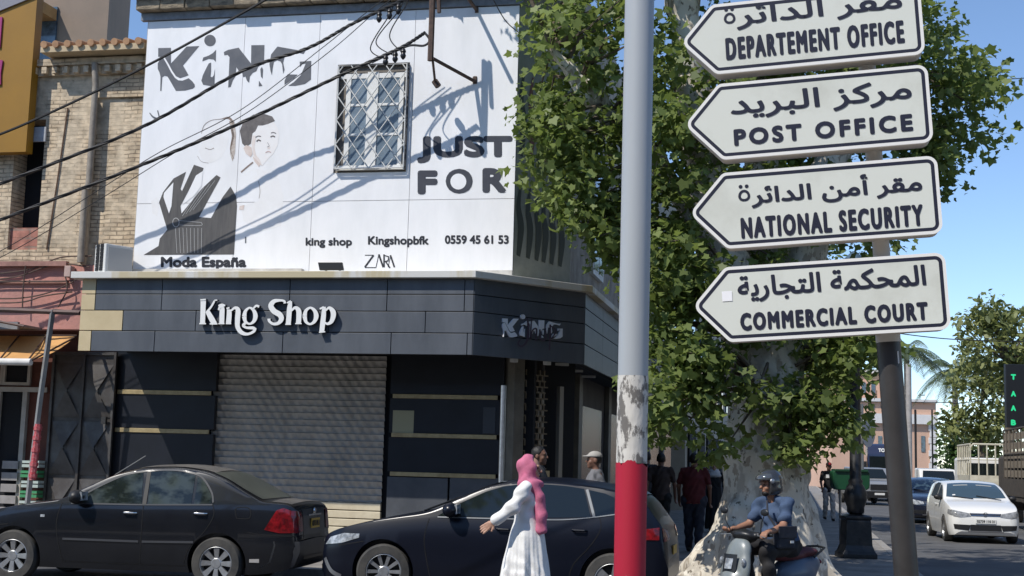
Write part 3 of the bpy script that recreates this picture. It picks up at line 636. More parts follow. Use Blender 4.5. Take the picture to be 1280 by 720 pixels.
# brick cornice: corbel rows, dentils, pilaster and recessed panel
b = MB()
b.box(ku(45, 70), KR, KV-.07, KV-.002, kz(95), ktop, L); b.box(ku(45, 70), KR, KV-.14, KV-.072, kz(84), ktop, L)
b.box(ku(118)-.05, KR, KV-.05, KV-.003, kz(124), kz(117), L)
obj('corbel', b, bk, kb)
b = MB(); n_ = 11
for i in range(n_):
    u = ku(45, 70)+.03+(KR-ku(45, 70)-.06)*i/n_; b.box(u, u+.09, KV-.16, KV-.073, kz(94), kz(86), L)
obj('dentils', b, bk, kb)
b = MB(); b.box(ku(114), ku(118), KV-.12, KV-.003, kpink, kz(125), L); obj('pilaster', b, mat('pale_render', (.46, .38, .28), .85, col2=(.32, .26, .19), vscale=5, bump=.3), kb)
eav = mat('eaves_cream', (.55, .43, .27), .7, col2=(.42, .33, .21), vscale=3)
EL = onV(50, 70, KV-.42)[0]; b = MB(); zg = kz(74); b.prism([L(EL, KV-.42, zg), L(EL, KV-.42, zg+.1), L(EL, KV+.3, zg+.2), L(EL, KV+.3, zg)], L(KR-EL+.02, 0)-L(0, 0)); obj('eaves', b, eav, kb)
b = MB(); tl = mat('roof_tile', (.52, .30, .16), .8, col2=(.36, .20, .11), vscale=6)
n_ = 9
for i in range(n_):
    u = EL+.08+(KR-EL-.14)*i/(n_-1); b.tube([L(u, KV-.47, zg+.12), L(u, KV+.3, zg+.24)], .06, 10)
obj('roof_tiles', b, tl, kb, smooth=True)
b = MB(); xd = ku(118)
b.tube([L(xd, KV-.2, kz(84)), L(xd+.02, KV-.16, kz(110)), L(xd+.03, KV-.18, kz(240))], .055, 10); b.tube([L(xd+.05, KV-.16, kz(232)), L(xd-.03, KV-.16, kz(240)), L(xd-.03, KV-.16, kz(330))], .06, 10)
obj('downpipe', b, mat('pipe_grey', (.33, .29, .24), .7, col2=(.22, .19, .16), vscale=6), kb, smooth=True)
b = MB(); b.tube([L(ku(81), KV-.02, kz(135)), L(ku(74), KV-.02, kz(230)), L(ku(67), KV-.02, kz(312))], .012, 6); obj('old_cable', b, mat('rust', (.16, .09, .06), .9, var=.4), kb)
b = MB(); b.box(ku(36), ku(57), KV-.06, KV-.02, kz(178, 45), kz(160, 45), L); obj('tin_patch', b, mat('tin_grey', (.42, .44, .47), .6, col2=(.3, .31, .33), vscale=8), kb)
# pink ground floor
pink = mat('pink_render', (.52, .24, .20), .85, col2=(.40, .21, .18), vscale=2.2, bump=.4, bscale=16)
gz = kz(412); b = MB(); b.box(KL, -10.74, KV-.05, KV+.3, gz, kpink, L); obj('pink_wall', b, pink, kb)
b = MB()
b.box(KL, ku(98), KV-.16, KV-.06, kz(334), kz(328), L); b.box(KL, ku(98), KV-.10, KV-.055, kz(355), kz(351), L); obj('wall_ledge', b, mat('pink_ledge', (.42, .22, .18), .8, var=.4), kb)
b = MB(); b.box(KL, ku(72), KV-.8, KV-.1, kz(414), kz(411), L); b.box(KL, ku(72), KV-.82, KV-.76, kz(418), kz(409), L); obj('gutter', b, mat('gutter_grey', (.30, .30, .31), .6, var=.4), kb)
# shop under the awning
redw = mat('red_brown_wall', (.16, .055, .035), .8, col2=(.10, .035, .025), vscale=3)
SVk = 20.25
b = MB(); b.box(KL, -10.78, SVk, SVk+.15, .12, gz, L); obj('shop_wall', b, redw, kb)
ffm = mat('cream_frame', (.50, .46, .40), .6, var=.25)
b = MB()
for (x0, x1, y0, y1) in ((-20, 2, 455, 478), (8, 36, 455, 478)):
    u0, u1 = onV(x0, 460, SVk-.03)[0], onV(x1, 460, SVk-.03)[0]; z0, z1 = onV(20, y1, SVk)[1], onV(20, y0, SVk)[1]
    for q in ((u0-.05, u0, z0-.05, z1+.05), (u1, u1+.05, z0-.05, z1+.05), (u0, u1, z1, z1+.05), (u0, u1, z0-.05, z0)): b.box(q[0], q[1], SVk-.06, SVk-.005, q[2], q[3], L)
for x in (-2, 31): b.box(onV(x, 540, SVk)[0]-.04, onV(x, 540, SVk)[0]+.04, SVk-.08, SVk-.004, .12, onV(20, 488, SVk)[1], L)
b.box(KL, onV(62, 490, SVk)[0], SVk-.09, SVk-.061, onV(20, 490, SVk)[1], onV(20, 484, SVk)[1], L)
obj('shop_frame', b, ffm, kb)
b = MB(); b.box(KL+1, onV(29, 540, SVk)[0], SVk-.02, SVk-.003, .12, onV(20, 490, SVk)[1], L); b.box(onV(8, 460, SVk)[0], onV(36, 460, SVk)[0], SVk-.015, SVk-.003, onV(20, 478, SVk)[1], onV(20, 455, SVk)[1], L); obj('shop_doorway', b, gap, kb)
b = MB()
for i in range(5):
    u0, u1 = onV(2, 600, SVk-.1)[0], onV(22, 600, SVk-.1)[0]; z1 = onV(10, 576+i*14.5, SVk-.1)[1]; b.box(u0, u1, SVk-.12, SVk-.03, z1-.13, z1, L)
lv = obj('louvre_panel', b, mat('louvre_grey', (.34, .32, .31), .6, var=.3), kb, bevel=.004)
# patterned dark metal gate
gu0, gu1 = onV(64, 520, KV+.1)[0], onV(141, 520, KV+.1)[0]
gate = thing('metal_gate', 'tall dark metal gate with embossed diamonds beside the slate shop front', 'gate', L(gu0, KV+.1, .12))
gm = mat('gate_metal', (.12, .115, .11), .45, metal=.4, col2=(.07, .06, .055), vscale=3)
gzt = onV(100, 440, KV+.1)[1]
b = MB(); b.box(gu0, gu1, KV+.1, KV+.14, .14, gzt, L); obj('gate_leaf', b, gm, gate)
b = MB(); cw = (gu1-gu0)/2; rh = .86
for i in range(2):
    for j in range(3):
        u, z = gu0+cw*i, .3+rh*1.08*j; c = (u+cw/2, z+rh/2)
        for P in (((u+.03, z), (u+cw-.03, z), c), ((u+.03, z+rh), (u+cw-.03, z+rh), c), ((u+.03, z), (u+.03, z+rh), c), ((u+cw-.03, z), (u+cw-.03, z+rh), c)):
            (a0, a1), (c0, c1), (d0, d1) = P; deep = P[0][0] != P[1][0]
            b.add([L(a0, KV+.085, a1), L(c0, KV+.085, c1), L(d0, KV+.02 if deep else KV+.075, d1)], [(0, 1, 2)])
obj('gate_diamonds', b, gm, gate)
b = MB()
for i in range(3): b.box(gu0-.02+cw*i, gu0+.02+cw*i, KV+.05, KV+.099, .14, gzt, L)
b.box(gu0+.02, gu1-.02, KV+.055, KV+.098, gzt-.05, gzt, L); obj('gate_frame', b, gm, gate)
b = MB(); b.box(gu1-.14, gu1-.06, KV-.02, KV+.045, 2.05, 2.17, L); obj('lock', b, mat('lock_dark', (.03, .03, .03), .5), gate)
# striped awning
aw = thing('awning', 'faded orange fabric awning with rolled white edge over the left shop', 'awning', L(-12.5, KV, 2.9))
awm = mat('awning_fabric', (.60, .33, .12), .8, col2=(.50, .26, .09), vscale=2)
azt, azb = onV(50, 420, KV-.1)[1], onV(20, 450, KV-1.0)[1]
b = MB(); ar = onV(96, 420, KV-.1)[0]; ar2 = onV(40, 450, KV-1.)[0]
b.grid(lambda s, t: L(KL+(ar+(ar2-ar)*t-KL)*s, KV-.1-.9*t, azt+(azb-azt)*t-.06*math.sin(math.pi*t)), 20, 6); obj('canopy', b, awm, aw, smooth=True)
b = MB(); b.tube([L(KL, KV-1.02, azb-.03), L(ar2, KV-1.02, azb-.03)], .055, 10); obj('rolled_edge', b, mat('awning_white', (.72, .70, .66), .7, var=.2), aw, smooth=True)
b = MB()
for x, x2 in ((24, 0), (58, 36), (-30, -50)): b.tube([L(onV(x, 420, KV-.1)[0], KV-.1, azt+.01), L(onV(x2, 450, KV-1.)[0], KV-1.0, azb+.015)], .014, 6)
b.tube([L(ar, KV-.1, azt+.012), L(KL, KV-.1, azt+.012)], .014, 6); b.tube([L(ar, KV-.1, azt), L(ar2, KV-1., azb)], .016, 6)
obj('awning_arm', b, mat('dark_rod', (.06, .035, .025), .7), aw)
# leaning metal frame with red tape
fr = thing('leaning_post', 'leaning grey metal awning post with red tape by the left shop', 'post', onG(36, 640, .12))
fp = lambda x, y: L(onV(x, y, KV-.9)[0], KV-.9, onV(x, y, KV-.9)[1])
b = MB(); b.tube([fp(66, 388), fp(50, 500), fp(33, 640)], .045, 4); obj('post', b, mat('galvanised', (.36, .35, .34), .5, metal=.5, var=.3), fr)
b = MB(); b.tube([fp(48, 530), fp(40.5, 600)], .055, 8)
for t_ in (533, 545, 560, 578, 592): b.tube([fp(48-(t_-530)*.107, t_), fp(47.6-(t_-530)*.107, t_+5)], .068, 8)
obj('red_tape', b, mat('red_tape', (.45, .02, .035), .5, col2=(.5, .2, .2), vscale=30), fr)
b = MB(); b.tube([fp(-40, 386), fp(100, 391)], .04, 4); b.tube([L(onV(66, 388, KV-.9)[0], KV-.9, onV(66, 388, KV-.9)[1]), L(onV(66, 388, KV-.9)[0], KV-.06, onV(66, 388, KV-.9)[1]+.05)], .03, 4); b.tube([fp(-40, 394), fp(30, 408)], .02, 4); obj('crossbar', b, mat('dark_bar', (.15, .10, .09), .7, var=.4), fr)
# shop goods: stacked green and white crates inside the left doorway
for i in range(5):
    z0 = onV(45, 634-i*12.5, SVk-.15)[1]; u0 = onV(36, 600, SVk-.15)[0]+random.uniform(-.02, .02)
    b = MB(); b.box(u0, u0+.30, SVk-.38, SVk-.09, z0, z0+.02, L)
    for q in ((u0, u0+.3, SVk-.38, SVk-.365), (u0, u0+.3, SVk-.105, SVk-.09), (u0, u0+.015, SVk-.365, SVk-.105), (u0+.285, u0+.3, SVk-.365, SVk-.105)):
        b.box(*q, z0+.021, z0+.045, L); b.box(*q, z0+.065, z0+.105, L)
    o = obj('crate', b, mat('crate_green', (.06, .28, .12), .5) if i in (1, 3) else mat('crate_pale', (.45, .52, .48), .5)); tag(o, ['pale crate at the bottom of the small stack by the red-taped post', 'lower green crate of the small stack by the red-taped post', 'pale crate in the middle of the stack by the red-taped post', 'upper green crate of the small stack by the red-taped post', 'pale crate on top of the small stack by the red-taped post'][i], 'crate', 'crates stacked in the left shop')
# air conditioner
ac = thing('air_conditioner', 'white outdoor air conditioner unit at the left end of the cornice', 'air conditioner', L(onV(140, 345, F+.35)[0], F+.45, ZT+.1))
au0, au1 = onV(114, 330, F+.2)[0], onV(162, 330, F+.2)[0]; az1 = onV(130, 305, F+.2)[1]
acw = mat('ac_white', (.66, .66, .64), .5, var=.1)
acT = lambda x, y, z: L(au0+.28+x*.47-y*.88, F+.12+x*.88+y*.47, ZT+.12+z)   # turned so that its grille end shows
acH = az1-ZT-.12
b = MB(); b.box(0, .50, 0, .30, 0, acH, acT); obj('casing', b, acw, ac, bevel=.015)
b = MB(); b.box(.04, .48, -.012, -.003, .05, acH-.05, acT); obj('front_panel', b, mat('ac_shade_grey', (.42, .42, .42), .5), ac)  # front panel greyed in colour to show its shaded face
b = MB()
for i in range(2):
    for j in range(7): b.box(-.012, -.003, .06+i*.11, .14+i*.11, .04+j*acH/7.6, .04+j*acH/7.6+.055, acT)
obj('side_grille', b, gap, ac)
b = MB(); b.box(.0, .5, .05, .1, -.03, -.002, acT); b.box(.0, .5, .2, .25, -.03, -.002, acT); obj('foot_rail', b, steel, ac)
# yellow projecting sign and taller tan block behind
YV = 19.72
yl = thing('projecting_sign', 'big yellow projecting sign box at the top left with magenta lettering', 'sign', L(onV(10, 100, YV)[0], YV, 5.5))
yz0, yz1 = onV(15, 190, YV)[1], onV(30, -60, YV)[1]
ya, yb, yc = onV(-60, 150, YV)[0], onV(32, 190, YV)[0], onV(48, 0, YV)[0]
b = MB(); b.prism([L(ya, YV, yz0), L(yb, YV, yz0), L(yb+(yc-yb)*.1, YV, yz1), L(ya, YV, yz1)], L(0, .2)-L(0, 0)); obj('sign_box', b, mat('sign_yellow', (.30, .15, .006), .5, col2=(.26, .13, .006), vscale=1.5), yl)
b = MB(); b.prism([L(ya, YV-.004, onV(0, 33, YV)[1]), L(onV(45, 0, YV)[0], YV-.004, onV(45, -4, YV)[1]), L(ya, YV-.004, yz1)], L(0, -.03)-L(0, 0)); obj('sign_corner', b, mat('sign_grey', (.22, .22, .25), .6), yl)
b = MB(); mag = mat('sign_magenta', (.32, .02, .14), .5)
b.box(ya, onV(1.8, 50, YV)[0], YV-.03, YV-.005, onV(0, 60, YV)[1], onV(0, 22, YV)[1], L); b.prism([L(onV(x, y, YV)[0], YV-.03, onV(x, y, YV)[1]) for x, y in ((-8, 74), (4.5, 76), (2, 92), (2, 106), (-8, 108))], L(0, .025)-L(0, 0)); obj('sign_lettering', b, mag, yl)
tb = thing('tall_building', 'plain tan apartment block rising behind the tiled roof at the left', 'building', L(-16, 30, 0))
u1 = onV(134, 40, 30)[0]; b = MB(); b.prism([L(-30, 30), L(u1, 30), L(u1-1.6, 34), L(-30, 34)], (0, 0, 19)); obj('wall', b, mat('tan_render', (.26, .20, .155), .9, col2=(.21, .165, .13), vscale=.8), tb)
b = MB(); b.box(u1-2.9, u1-1.4, 28.8, 29.99, onV(60, 10, 29)[1], onV(60, -4, 29)[1], L); obj('balcony_slab', b, mat('balcony_orange', (.45, .26, .10), .7, var=.3), tb)
for j in range(4): b = MB(); b.box(-20, -18.4, 29.93, 29.99, 4+j*3.6, 5.6+j*3.6, L); obj('window', b, glass, tb)

# ------------------------------------------------------------------ wires, bracket, insulators, floodlight
cab = mat('cable_black', (.012, .012, .014), .6); rust = mat('rusty_iron', (.12, .075, .055), .8, col2=(.06, .04, .035), vscale=15)
XV = WV-.85
def wp(x, y, v=XV): u, z = onV(x, y, v); return L(u, v, z)
def wire(name, pts, r, label, group='overhead cables', m=cab, n=10):
    P = [Vector(tuple(float(c) for c in q)) for q in smooth_pts([tuple(p) for p in pts], n)]
    o = obj(name, MB().tube(P, r, 6), m, smooth=True); return tag(o, label, 'cable', group)
def twin(name, pts, r, label, gap_=.015):
    P = [Vector(tuple(float(c) for c in q)) for q in smooth_pts([tuple(p) for p in pts], 16)]; b = MB()
    for k in range(3):
        b.tube([p+Vector((0, math.cos(i*.9+k*2.09)*gap_, math.sin(i*.9+k*2.09)*gap_)) for i, p in enumerate(P)], r, 6)
    return tag(obj(name, b, cab, smooth=True), label, 'cable', 'overhead cables')
wire('cable', [wp(-60, 190, 12), wp(36, 153, 12), wp(180, 84, 12), wp(342, -6, 12), wp(520, -110, 12)], .014, 'topmost thick black cable crossing above the first letter of the shoe logo')
twin('cable', [wp(-60, 255), wp(0, 230), wp(175, 160), wp(300, 90), wp(385, 60), wp(440, 30), wp(500, 2), wp(540, -14)], .016, 'twisted black cable passing through the shoe logo to the bracket top')
twin('cable', [wp(-60, 298), wp(0, 275), wp(175, 207), wp(300, 154), wp(430, 92), wp(500, 60), wp(531, 41)], .016, 'lower twisted black cable passing over the printed boy to the bracket')
wire('cable', [wp(-60, 330), wp(0, 314), wp(110, 246), wp(200, 190), wp(300, 138), wp(400, 62), wp(460, 14), wp(490, -8)], .007, 'upper of two thin black wires across the printed children')
wire('cable', [wp(-60, 340), wp(0, 322), wp(120, 252), wp(220, 190), wp(310, 140), wp(410, 66), wp(468, 16), wp(498, -8)], .007, 'lower of two thin black wires across the printed children')
wire('cable', [wp(531, 41), wp(537, 50), wp(530, 57), wp(512, 57), wp(490, 66), wp(465, 78)], .018, 'short black cable loop at the rusty bracket above the upstairs window')
br = thing('wall_bracket', 'rusty iron cable bracket on the white wall above the word JUST', 'bracket', L(onV(545, 60, WV)[0], WV, 8))
b = MB(); b.tube([wp(541, -40), wp(540, 20), wp(538, 76)], .045, 6); obj('upright', b, rust, br)
b = MB(); b.tube([wp(541, 73), wp(594, 102, WV-.03)], .03, 6); b.tube([wp(541, 76), wp(544, 104, WV-.4)], .02, 6); b.tube([wp(594, 96, WV-.02), wp(594, 105, WV-.02)], .04, 6); b.tube([wp(543, 101, WV-.4), wp(548, 108, WV-.4)], .05, 8); obj('stay', b, rust, br)
b = MB(); b.tube([wp(547, -40), wp(549, 16)], .03, 6); b.tube([wp(575, -16), wp(596, 13, WV-.03)], .028, 6); b.tube([wp(596, -30, WV-.03), wp(596, 16, WV-.03)], .03, 6); obj('arm', b, rust, br)
ins = mat('insulator_black', (.015, .015, .018), .35)
for i, (x, y) in enumerate(((474, 22), (487, 18), (498, 12), (482, 76), (494, 72), (504, 68))):
    p = wp(x, y); b = MB(); b.lathe([(.012, .10), (.03, .08), (.045, .04), (.03, .02), (.045, -.02), (.035, -.05), (.01, -.08)], 12, c=tuple(p)); o = obj('cable_clamp', b, ins, smooth=True); tag(o, ['first', 'second', 'third'][i % 3]+' black clamp from the left '+('at the top of the billboard' if i < 3 else 'just above the upstairs window'), 'clamp', 'cable clamps')
for i, (a, m_, c_) in enumerate((((486, 20), (463, 60), (482, 74)), ((498, 14), (470, 52), (493, 70)), ((508, 6), (487, 44), (503, 66)))):
    wire('cable', [wp(a[0]+6, a[1]-14), wp(*a), wp(*m_), wp(*c_)], .009, ['left', 'middle', 'right'][i]+' thin drop wire looping between the two rows of clamps', 'drop wires')
wire('cable', [wp(612, -10), wp(632, 26, WV-.3), wp(656, 46, WV)], .008, 'thin black wire near the top right corner of the billboard')
fl = thing('floodlight', 'small black floodlight standing on the cornice under the billboard', 'floodlight', wp(416, 345, F+.3))
fT = lambda x, y, z: L(onV(400, 340, F+.2)[0]+x+z*-.25, F+.2+y, ZT+.11+z)
b = MB(); b.box(0, .38, 0, .05, .05, .17, fT); obj('head', b, mat('flood_black', (.02, .02, .022), .4), fl, bevel=.006)
b = MB(); b.box(.08, .11, .02, .05, 0, .05, fT); b.box(.3, .33, .02, .05, 0, .05, fT); obj('yoke', b, steel, fl)
# cables tangled on the pink wall
for i, P in enumerate((((-40, 348), (0, 342), (40, 336), (75, 322), (115, 320)), ((-40, 352), (20, 346), (70, 330), (112, 334)), ((-40, 355), (0, 352), (88, 351), (110, 340)), ((-40, 372), (20, 373), (60, 366), (92, 352)), ((-40, 378), (24, 378), (55, 370), (90, 365)), ((32, 332), (29, 360), (28, 386)), ((80, 340), (84, 360), (76, 378), (72, 384)))):
    wire('cable', [wp(x, y, KV-.12-.01*i) for x, y in P], .012, ['uppermost sagging brown cable on the pink wall by the air conditioner', 'second sagging brown cable on the pink wall below the air conditioner', 'level brown cable along the top of the pink wall', 'slack brown cable half way down the pink wall', 'lower slack brown cable on the pink wall', 'upright brown cable running down the pink wall at the left', 'crooked brown cable dropping to the metal frame on the pink wall'][i], 'cables on the pink wall', rust, 6)
b = MB(); b.box(onV(80, 340, KV-.2)[0], onV(88, 340, KV-.2)[0], KV-.2, KV-.06, onV(84, 346, KV-.2)[1], onV(84, 332, KV-.2)[1], L)
tag(obj('junction_box', b, mat('box_pink', (.50, .36, .32), .7, var=.2), bevel=.01), 'small pale junction box on the pink wall under the air conditioner', 'junction box')

# ------------------------------------------------------------------ street poles and signs near the camera
PYY = 8.8
gp = thing('street_pole', 'big grey metal pole with peeling paint and red painted foot', 'pole', L(*toUV(onY(787, 800, PYY)), .12))
pb_, pt_ = onY(787.0, 720, PYY), onY(799.5, 0, PYY); ax_ = (pt_-pb_)/(pt_.z-pb_.z)
ppt = lambda z: pb_+ax_*(z-pb_.z)
zr = onY(788, 579, PYY)[2]; zp = onY(790, 470, PYY)[2]; pr = .0115*PYY
polem = mat('pole_grey', (.40, .43, .46), .45, col2=(.36, .39, .42), vscale=1.5, stretch=(1, 1, .2))
b = MB(); b.tube([ppt(zp-.02), ppt(8.5)], pr-.002, 28, False); obj('shaft', b, polem, gp, smooth=True)
peel = mat('peeling_paint', (.62, .60, .56), .7, col2=(.16, .15, .14), vscale=9, stretch=(1.6, 1.6, .8), lo=.44, hi=.5, bump=.4, bscale=14)
b = MB(); b.tube([ppt(zr), ppt(zp)], pr, 28, False); obj('peeling_band', b, peel, gp, smooth=True)
def ragged(z0, r):
    vs = []; n = 56
    for i in range(n):
        a = 2*math.pi*i/n; vs.append((a, z0+.012*math.sin(3*a)+.008*math.sin(7*a+1)+random.uniform(-.012, .012)))
    return vs
b = MB(); rg = ragged(zr+.005, pr)
vs = [ppt(z)+Vector((math.cos(a)*(pr+.0015), math.sin(a)*(pr+.0015), 0)) for a, z in rg]+[ppt(.12)+Vector((math.cos(a)*(pr+.0015), math.sin(a)*(pr+.0015), 0)) for a, z in rg]; n = len(rg)
b.add(vs, [(i, (i+1) % n, n+(i+1) % n, n+i)[::-1] for i in range(n)]); obj('red_foot', b, mat('red_paint', (.42, .008, .034), .6, col2=(.42, .24, .24), vscale=11, lo=.255, hi=.27, detail=4, bump=.05, bscale=60), gp, smooth=True)
b = MB(); b.lathe([(.2, .12), (.2, .14), (.11, .15), (.1, .2)], 24, c=(ppt(.12).x, ppt(.12).y, 0)); obj('base_plate', b, polem, gp)
# sign post: leans a little; the boards sit square on it
SY = 7.3
sb_, st_ = onY(1133, 720, SY), onY(1079, 20, SY); sax = (st_-sb_).normalized()
spt = lambda y: sb_+sax*((onY(1079+54*(y-20)/700, y, SY)-sb_).dot(sax))
sp_ = thing('sign_post', 'leaning dark grey sign post carrying four white direction boards', 'sign post', spt(980))
b = MB(); b.tube([spt(1010), spt(424)], .064, 24); obj('lower_tube', b, mat('post_dark_grey', (.062, .058, .057), .42, metal=.3, col2=(.045, .042, .041), vscale=5), sp_, smooth=True, sharp=50)
b = MB(); b.tube([spt(428), spt(418)], .066, 24); b.tube([spt(418.5), spt(-80)], .046, 20); obj('upper_tube', b, mat('post_cream', (.62, .59, .54), .5, var=.08), sp_, smooth=True, sharp=50)
b = MB()
b.tube([spt(455)+Vector((.03, -.06, 0)), spt(440)+Vector((.03, -.06, 0))], .004, 6); obj('post_mark', b, wfr, sp_)
su_ = (Vector((cu, -su, 0))-sax*Vector((cu, -su, 0)).dot(sax)).normalized()      # along the board
sn_ = sax.cross(su_).normalized();  sn_ = sn_ if sn_.y < 0 else -sn_             # towards the road
face = mat('sign_face', (.70, .72, .66), .45, spec=.3, col2=(.57, .58, .52), vscale=2.2, lo=.25, hi=.5, detail=9); rimm = mat('sign_rim', (.84, .83, .80), .4); boxm = mat('sign_box', (.56, .50, .43), .55, var=.1); sink = mat('sign_ink', (.018, .02, .04), .45)
D_ = .052+.004
def sboard(tipx, tipy, pcx, text, arab, label, ytop_r, ybot_r, extra=None):
    # pick the four measured corners on the board's own plane
    org0 = spt(ybot_r)+sn_*.16
    def onB(px, py):
        d = ray(px, py); t = (org0-EYE).dot(sn_)/d.dot(sn_); p = EYE+t*d-org0; return p.dot(su_), p.dot(sax)
    tx, ty = onB(tipx, tipy); rx = onB(pcx, (ytop_r+ybot_r)/2)[0]; y1 = onB(pcx, ytop_r)[1]; y0 = onB(pcx, ybot_r)[1]
    h = (y1-y0)/2; yc = (y1+y0)/2; sl_ = h*.92
    C5 = [(tx, yc), (tx+sl_, yc-h), (rx, yc-h), (rx, yc+h), (tx+sl_, yc+h)]; R5 = (.05, .05, .055, .055, .05)
    def outline(k):
        n = 5; nrm = []
        for i in range(n):
            (x0_, y0_), (x1_, y1_) = C5[i], C5[(i+1) % n]; l_ = math.hypot(x1_-x0_, y1_-y0_); nrm.append((-(y1_-y0_)/l_, (x1_-x0_)/l_))
        Q = []
        for i in range(n):                                     # mitred corner of the inset outline
            a_, b_ = nrm[i-1], nrm[i]; d_ = 1+a_[0]*b_[0]+a_[1]*b_[1]; Q.append((C5[i][0]+k*(a_[0]+b_[0])/d_, C5[i][1]+k*(a_[1]+b_[1])/d_))
        O = []
        for i in range(n):
            p = np.array(Q[i]); e = np.array(Q[i-1])-p; f = np.array(Q[(i+1) % n])-p; e /= np.hypot(*e); f /= np.hypot(*f)
            r = max(R5[i]-k, .008); ha = math.acos(float(e@f))/2; tl_ = r/math.tan(ha); m_ = (e+f)/np.hypot(*(e+f)); c_ = p+m_*r/math.sin(ha)
            s0 = p+e*tl_-c_; s1 = p+f*tl_-c_; a0 = math.atan2(s0[1], s0[0]); da = (math.atan2(s1[1], s1[0])-a0+math.pi) % (2*math.pi)-math.pi
            O += [(c_[0]+r*math.cos(a0+da*j/6), c_[1]+r*math.sin(a0+da*j/6)) for j in range(7)]
        return O
    W = lambda x, y, d: org0+su_*x+sax*y+sn_*d
    sg = thing('direction_sign', label, 'sign', W((tx+rx)/2, y0, 0), group='arrow boards on the sign post')
    thk = .15
    b = MB(); O = outline(0.004); b.prism([W(x, y, -thk) for x, y in O], sn_*(thk-.004)); obj('box', b, boxm, sg, bevel=.006)
    def ring(k0, k1, d): A, B = outline(k0), outline(k1); n = len(A); mb = MB(); mb.add([W(*p, d) for p in A]+[W(*p, d) for p in B], [(i, (i+1) % n, n+(i+1) % n, n+i)[::-1] for i in range(n)]); return mb
    rm = ring(0, .017, .004); A = outline(0); n = len(A); rm.add([W(*p, .004) for p in A]+[W(*p, -.012) for p in A], [(i, (i+1) % n, n+(i+1) % n, n+i) for i in range(n)])
    obj('rim', rm, rimm, sg); obj('border', ring(.017, .036, .003), sink, sg)
    b = MB(); b.add([W(*p, .0025) for p in outline(.035)], [tuple(range(len(A)))]); obj('face', b, face, sg)
    for nm_, s, (x0, yb, x1, yt), bold, trk in (('english_lettering', text[0], text[1], .0062, 1.3), ('arabic_lettering', arab[0], arab[1], .0042, 1.)):
        b = MB(); a = onB(x0, yb); c = onB(x1, yt); xw = c[0]-a[0]
        # text follows the board's axes; box from lower left to upper right
        yh = c[1]-a[1]; lead = 0.
        if s[0] == '\u0629':                       # final round letter with its two dots, drawn as brush strokes
            lead = .074*xw; cx_, cy_, rx_, ry_, sw_ = a[0]+.037*xw, a[1]+.50*yh, .026*xw, .17*yh, .1*yh
            lp_ = [(cx_+rx_*math.sin(t), cy_-ry_*math.cos(t)*(1.25 if math.cos(t) < 0 else .9), sw_) for t in [i*math.pi/6 for i in range(13)]]
            l_, r_ = stroke2d(lp_, 3)
            for i in range(len(l_)-1): b.add([W(q[0], q[1], .0042) for q in (l_[i], r_[i], r_[i+1], l_[i+1])], [(3, 2, 1, 0)])
            for dx_ in (-.017, .017): b.add([W(cx_+dx_*xw+.011*xw*math.cos(j*math.pi/5), a[1]+.89*yh+.011*xw*math.sin(j*math.pi/5), .0042) for j in range(10)], [tuple(range(10))])
        put_text(b, s[1:] if lead else s, W(a[0]+lead, a[1], .0025), su_*(xw-lead), sax*yh, sn_, bold, lift=.0012, track=trk)
        obj(nm_, b, sink, sg)
    if extra:
        for (x, y, s_) in extra: b = MB(); a = onB(x, y); b.add([W(a[0]+i*s_, a[1]+j*s_, .0055) for i, j in ((0, 0), (1, 0), (1, 1), (0, 1))], [(0, 1, 2, 3)]); obj('sticker', b, mat('sticker_white', (.92, .92, .94), .5), sg)
    # clamp collar round the post
    b = MB(); yc2 = (ybot_r+spt_off)
    return sg
spt_off = 10
AR = {  # shaped letter forms in the order they stand from left to right
 'dept': '\u0629\uFEAE\uFE8B\uFE8D\uFEAA\uFEDF\uFE8D \uFEAE\uFED8\uFEE3', 'post': '\uFEAA\uFEF3\uFEAE\uFE92\uFEDF\uFE8D \uFEB0\uFEDB\uFEAE\uFEE3',
 'sec': '\u0629\uFEAE\uFE8B\uFE8D\uFEAA\uFEDF\uFE8D \uFEE6\uFEE3\uFE83 \uFEAE\uFED8\uFEE3', 'court': '\uFE94\uFEF3\uFEAD\uFE8E\uFEA0\uFE98\uFEDF\uFE8D \uFE94\uFEE4\uFEDC\uFEA4\uFEE4\uFEDF\uFE8D'}
sboard(851, 47, 1153, ('DEPARTEMENT OFFICE', (908, 76, 1129, 25)), (AR['dept'], (905, 40, 1126, -14)), 'white arrow board reading DEPARTEMENT OFFICE, highest on the sign post', -22, 68)
sboard(856, 157, 1163, ('POST OFFICE', (918, 183, 1140, 142)), (AR['post'], (914, 151, 1138, 98)), 'white arrow board reading POST OFFICE, second from the top', 80, 178)
sboard(862, 267, 1175, ('NATIONAL SECURITY', (927, 299, 1153, 255)), (AR['sec'], (923, 262, 1151, 212)), 'white arrow board reading NATIONAL SECURITY, third from the top', 194, 292)
sboard(866, 387, 1185, ('COMMERCIAL COURT', (926, 414, 1159, 377)), (AR['court'], (923, 379, 1156, 330)), 'white arrow board reading COMMERCIAL COURT, with a small sticker, lowest', 315, 412, [(903, 377, .055)])
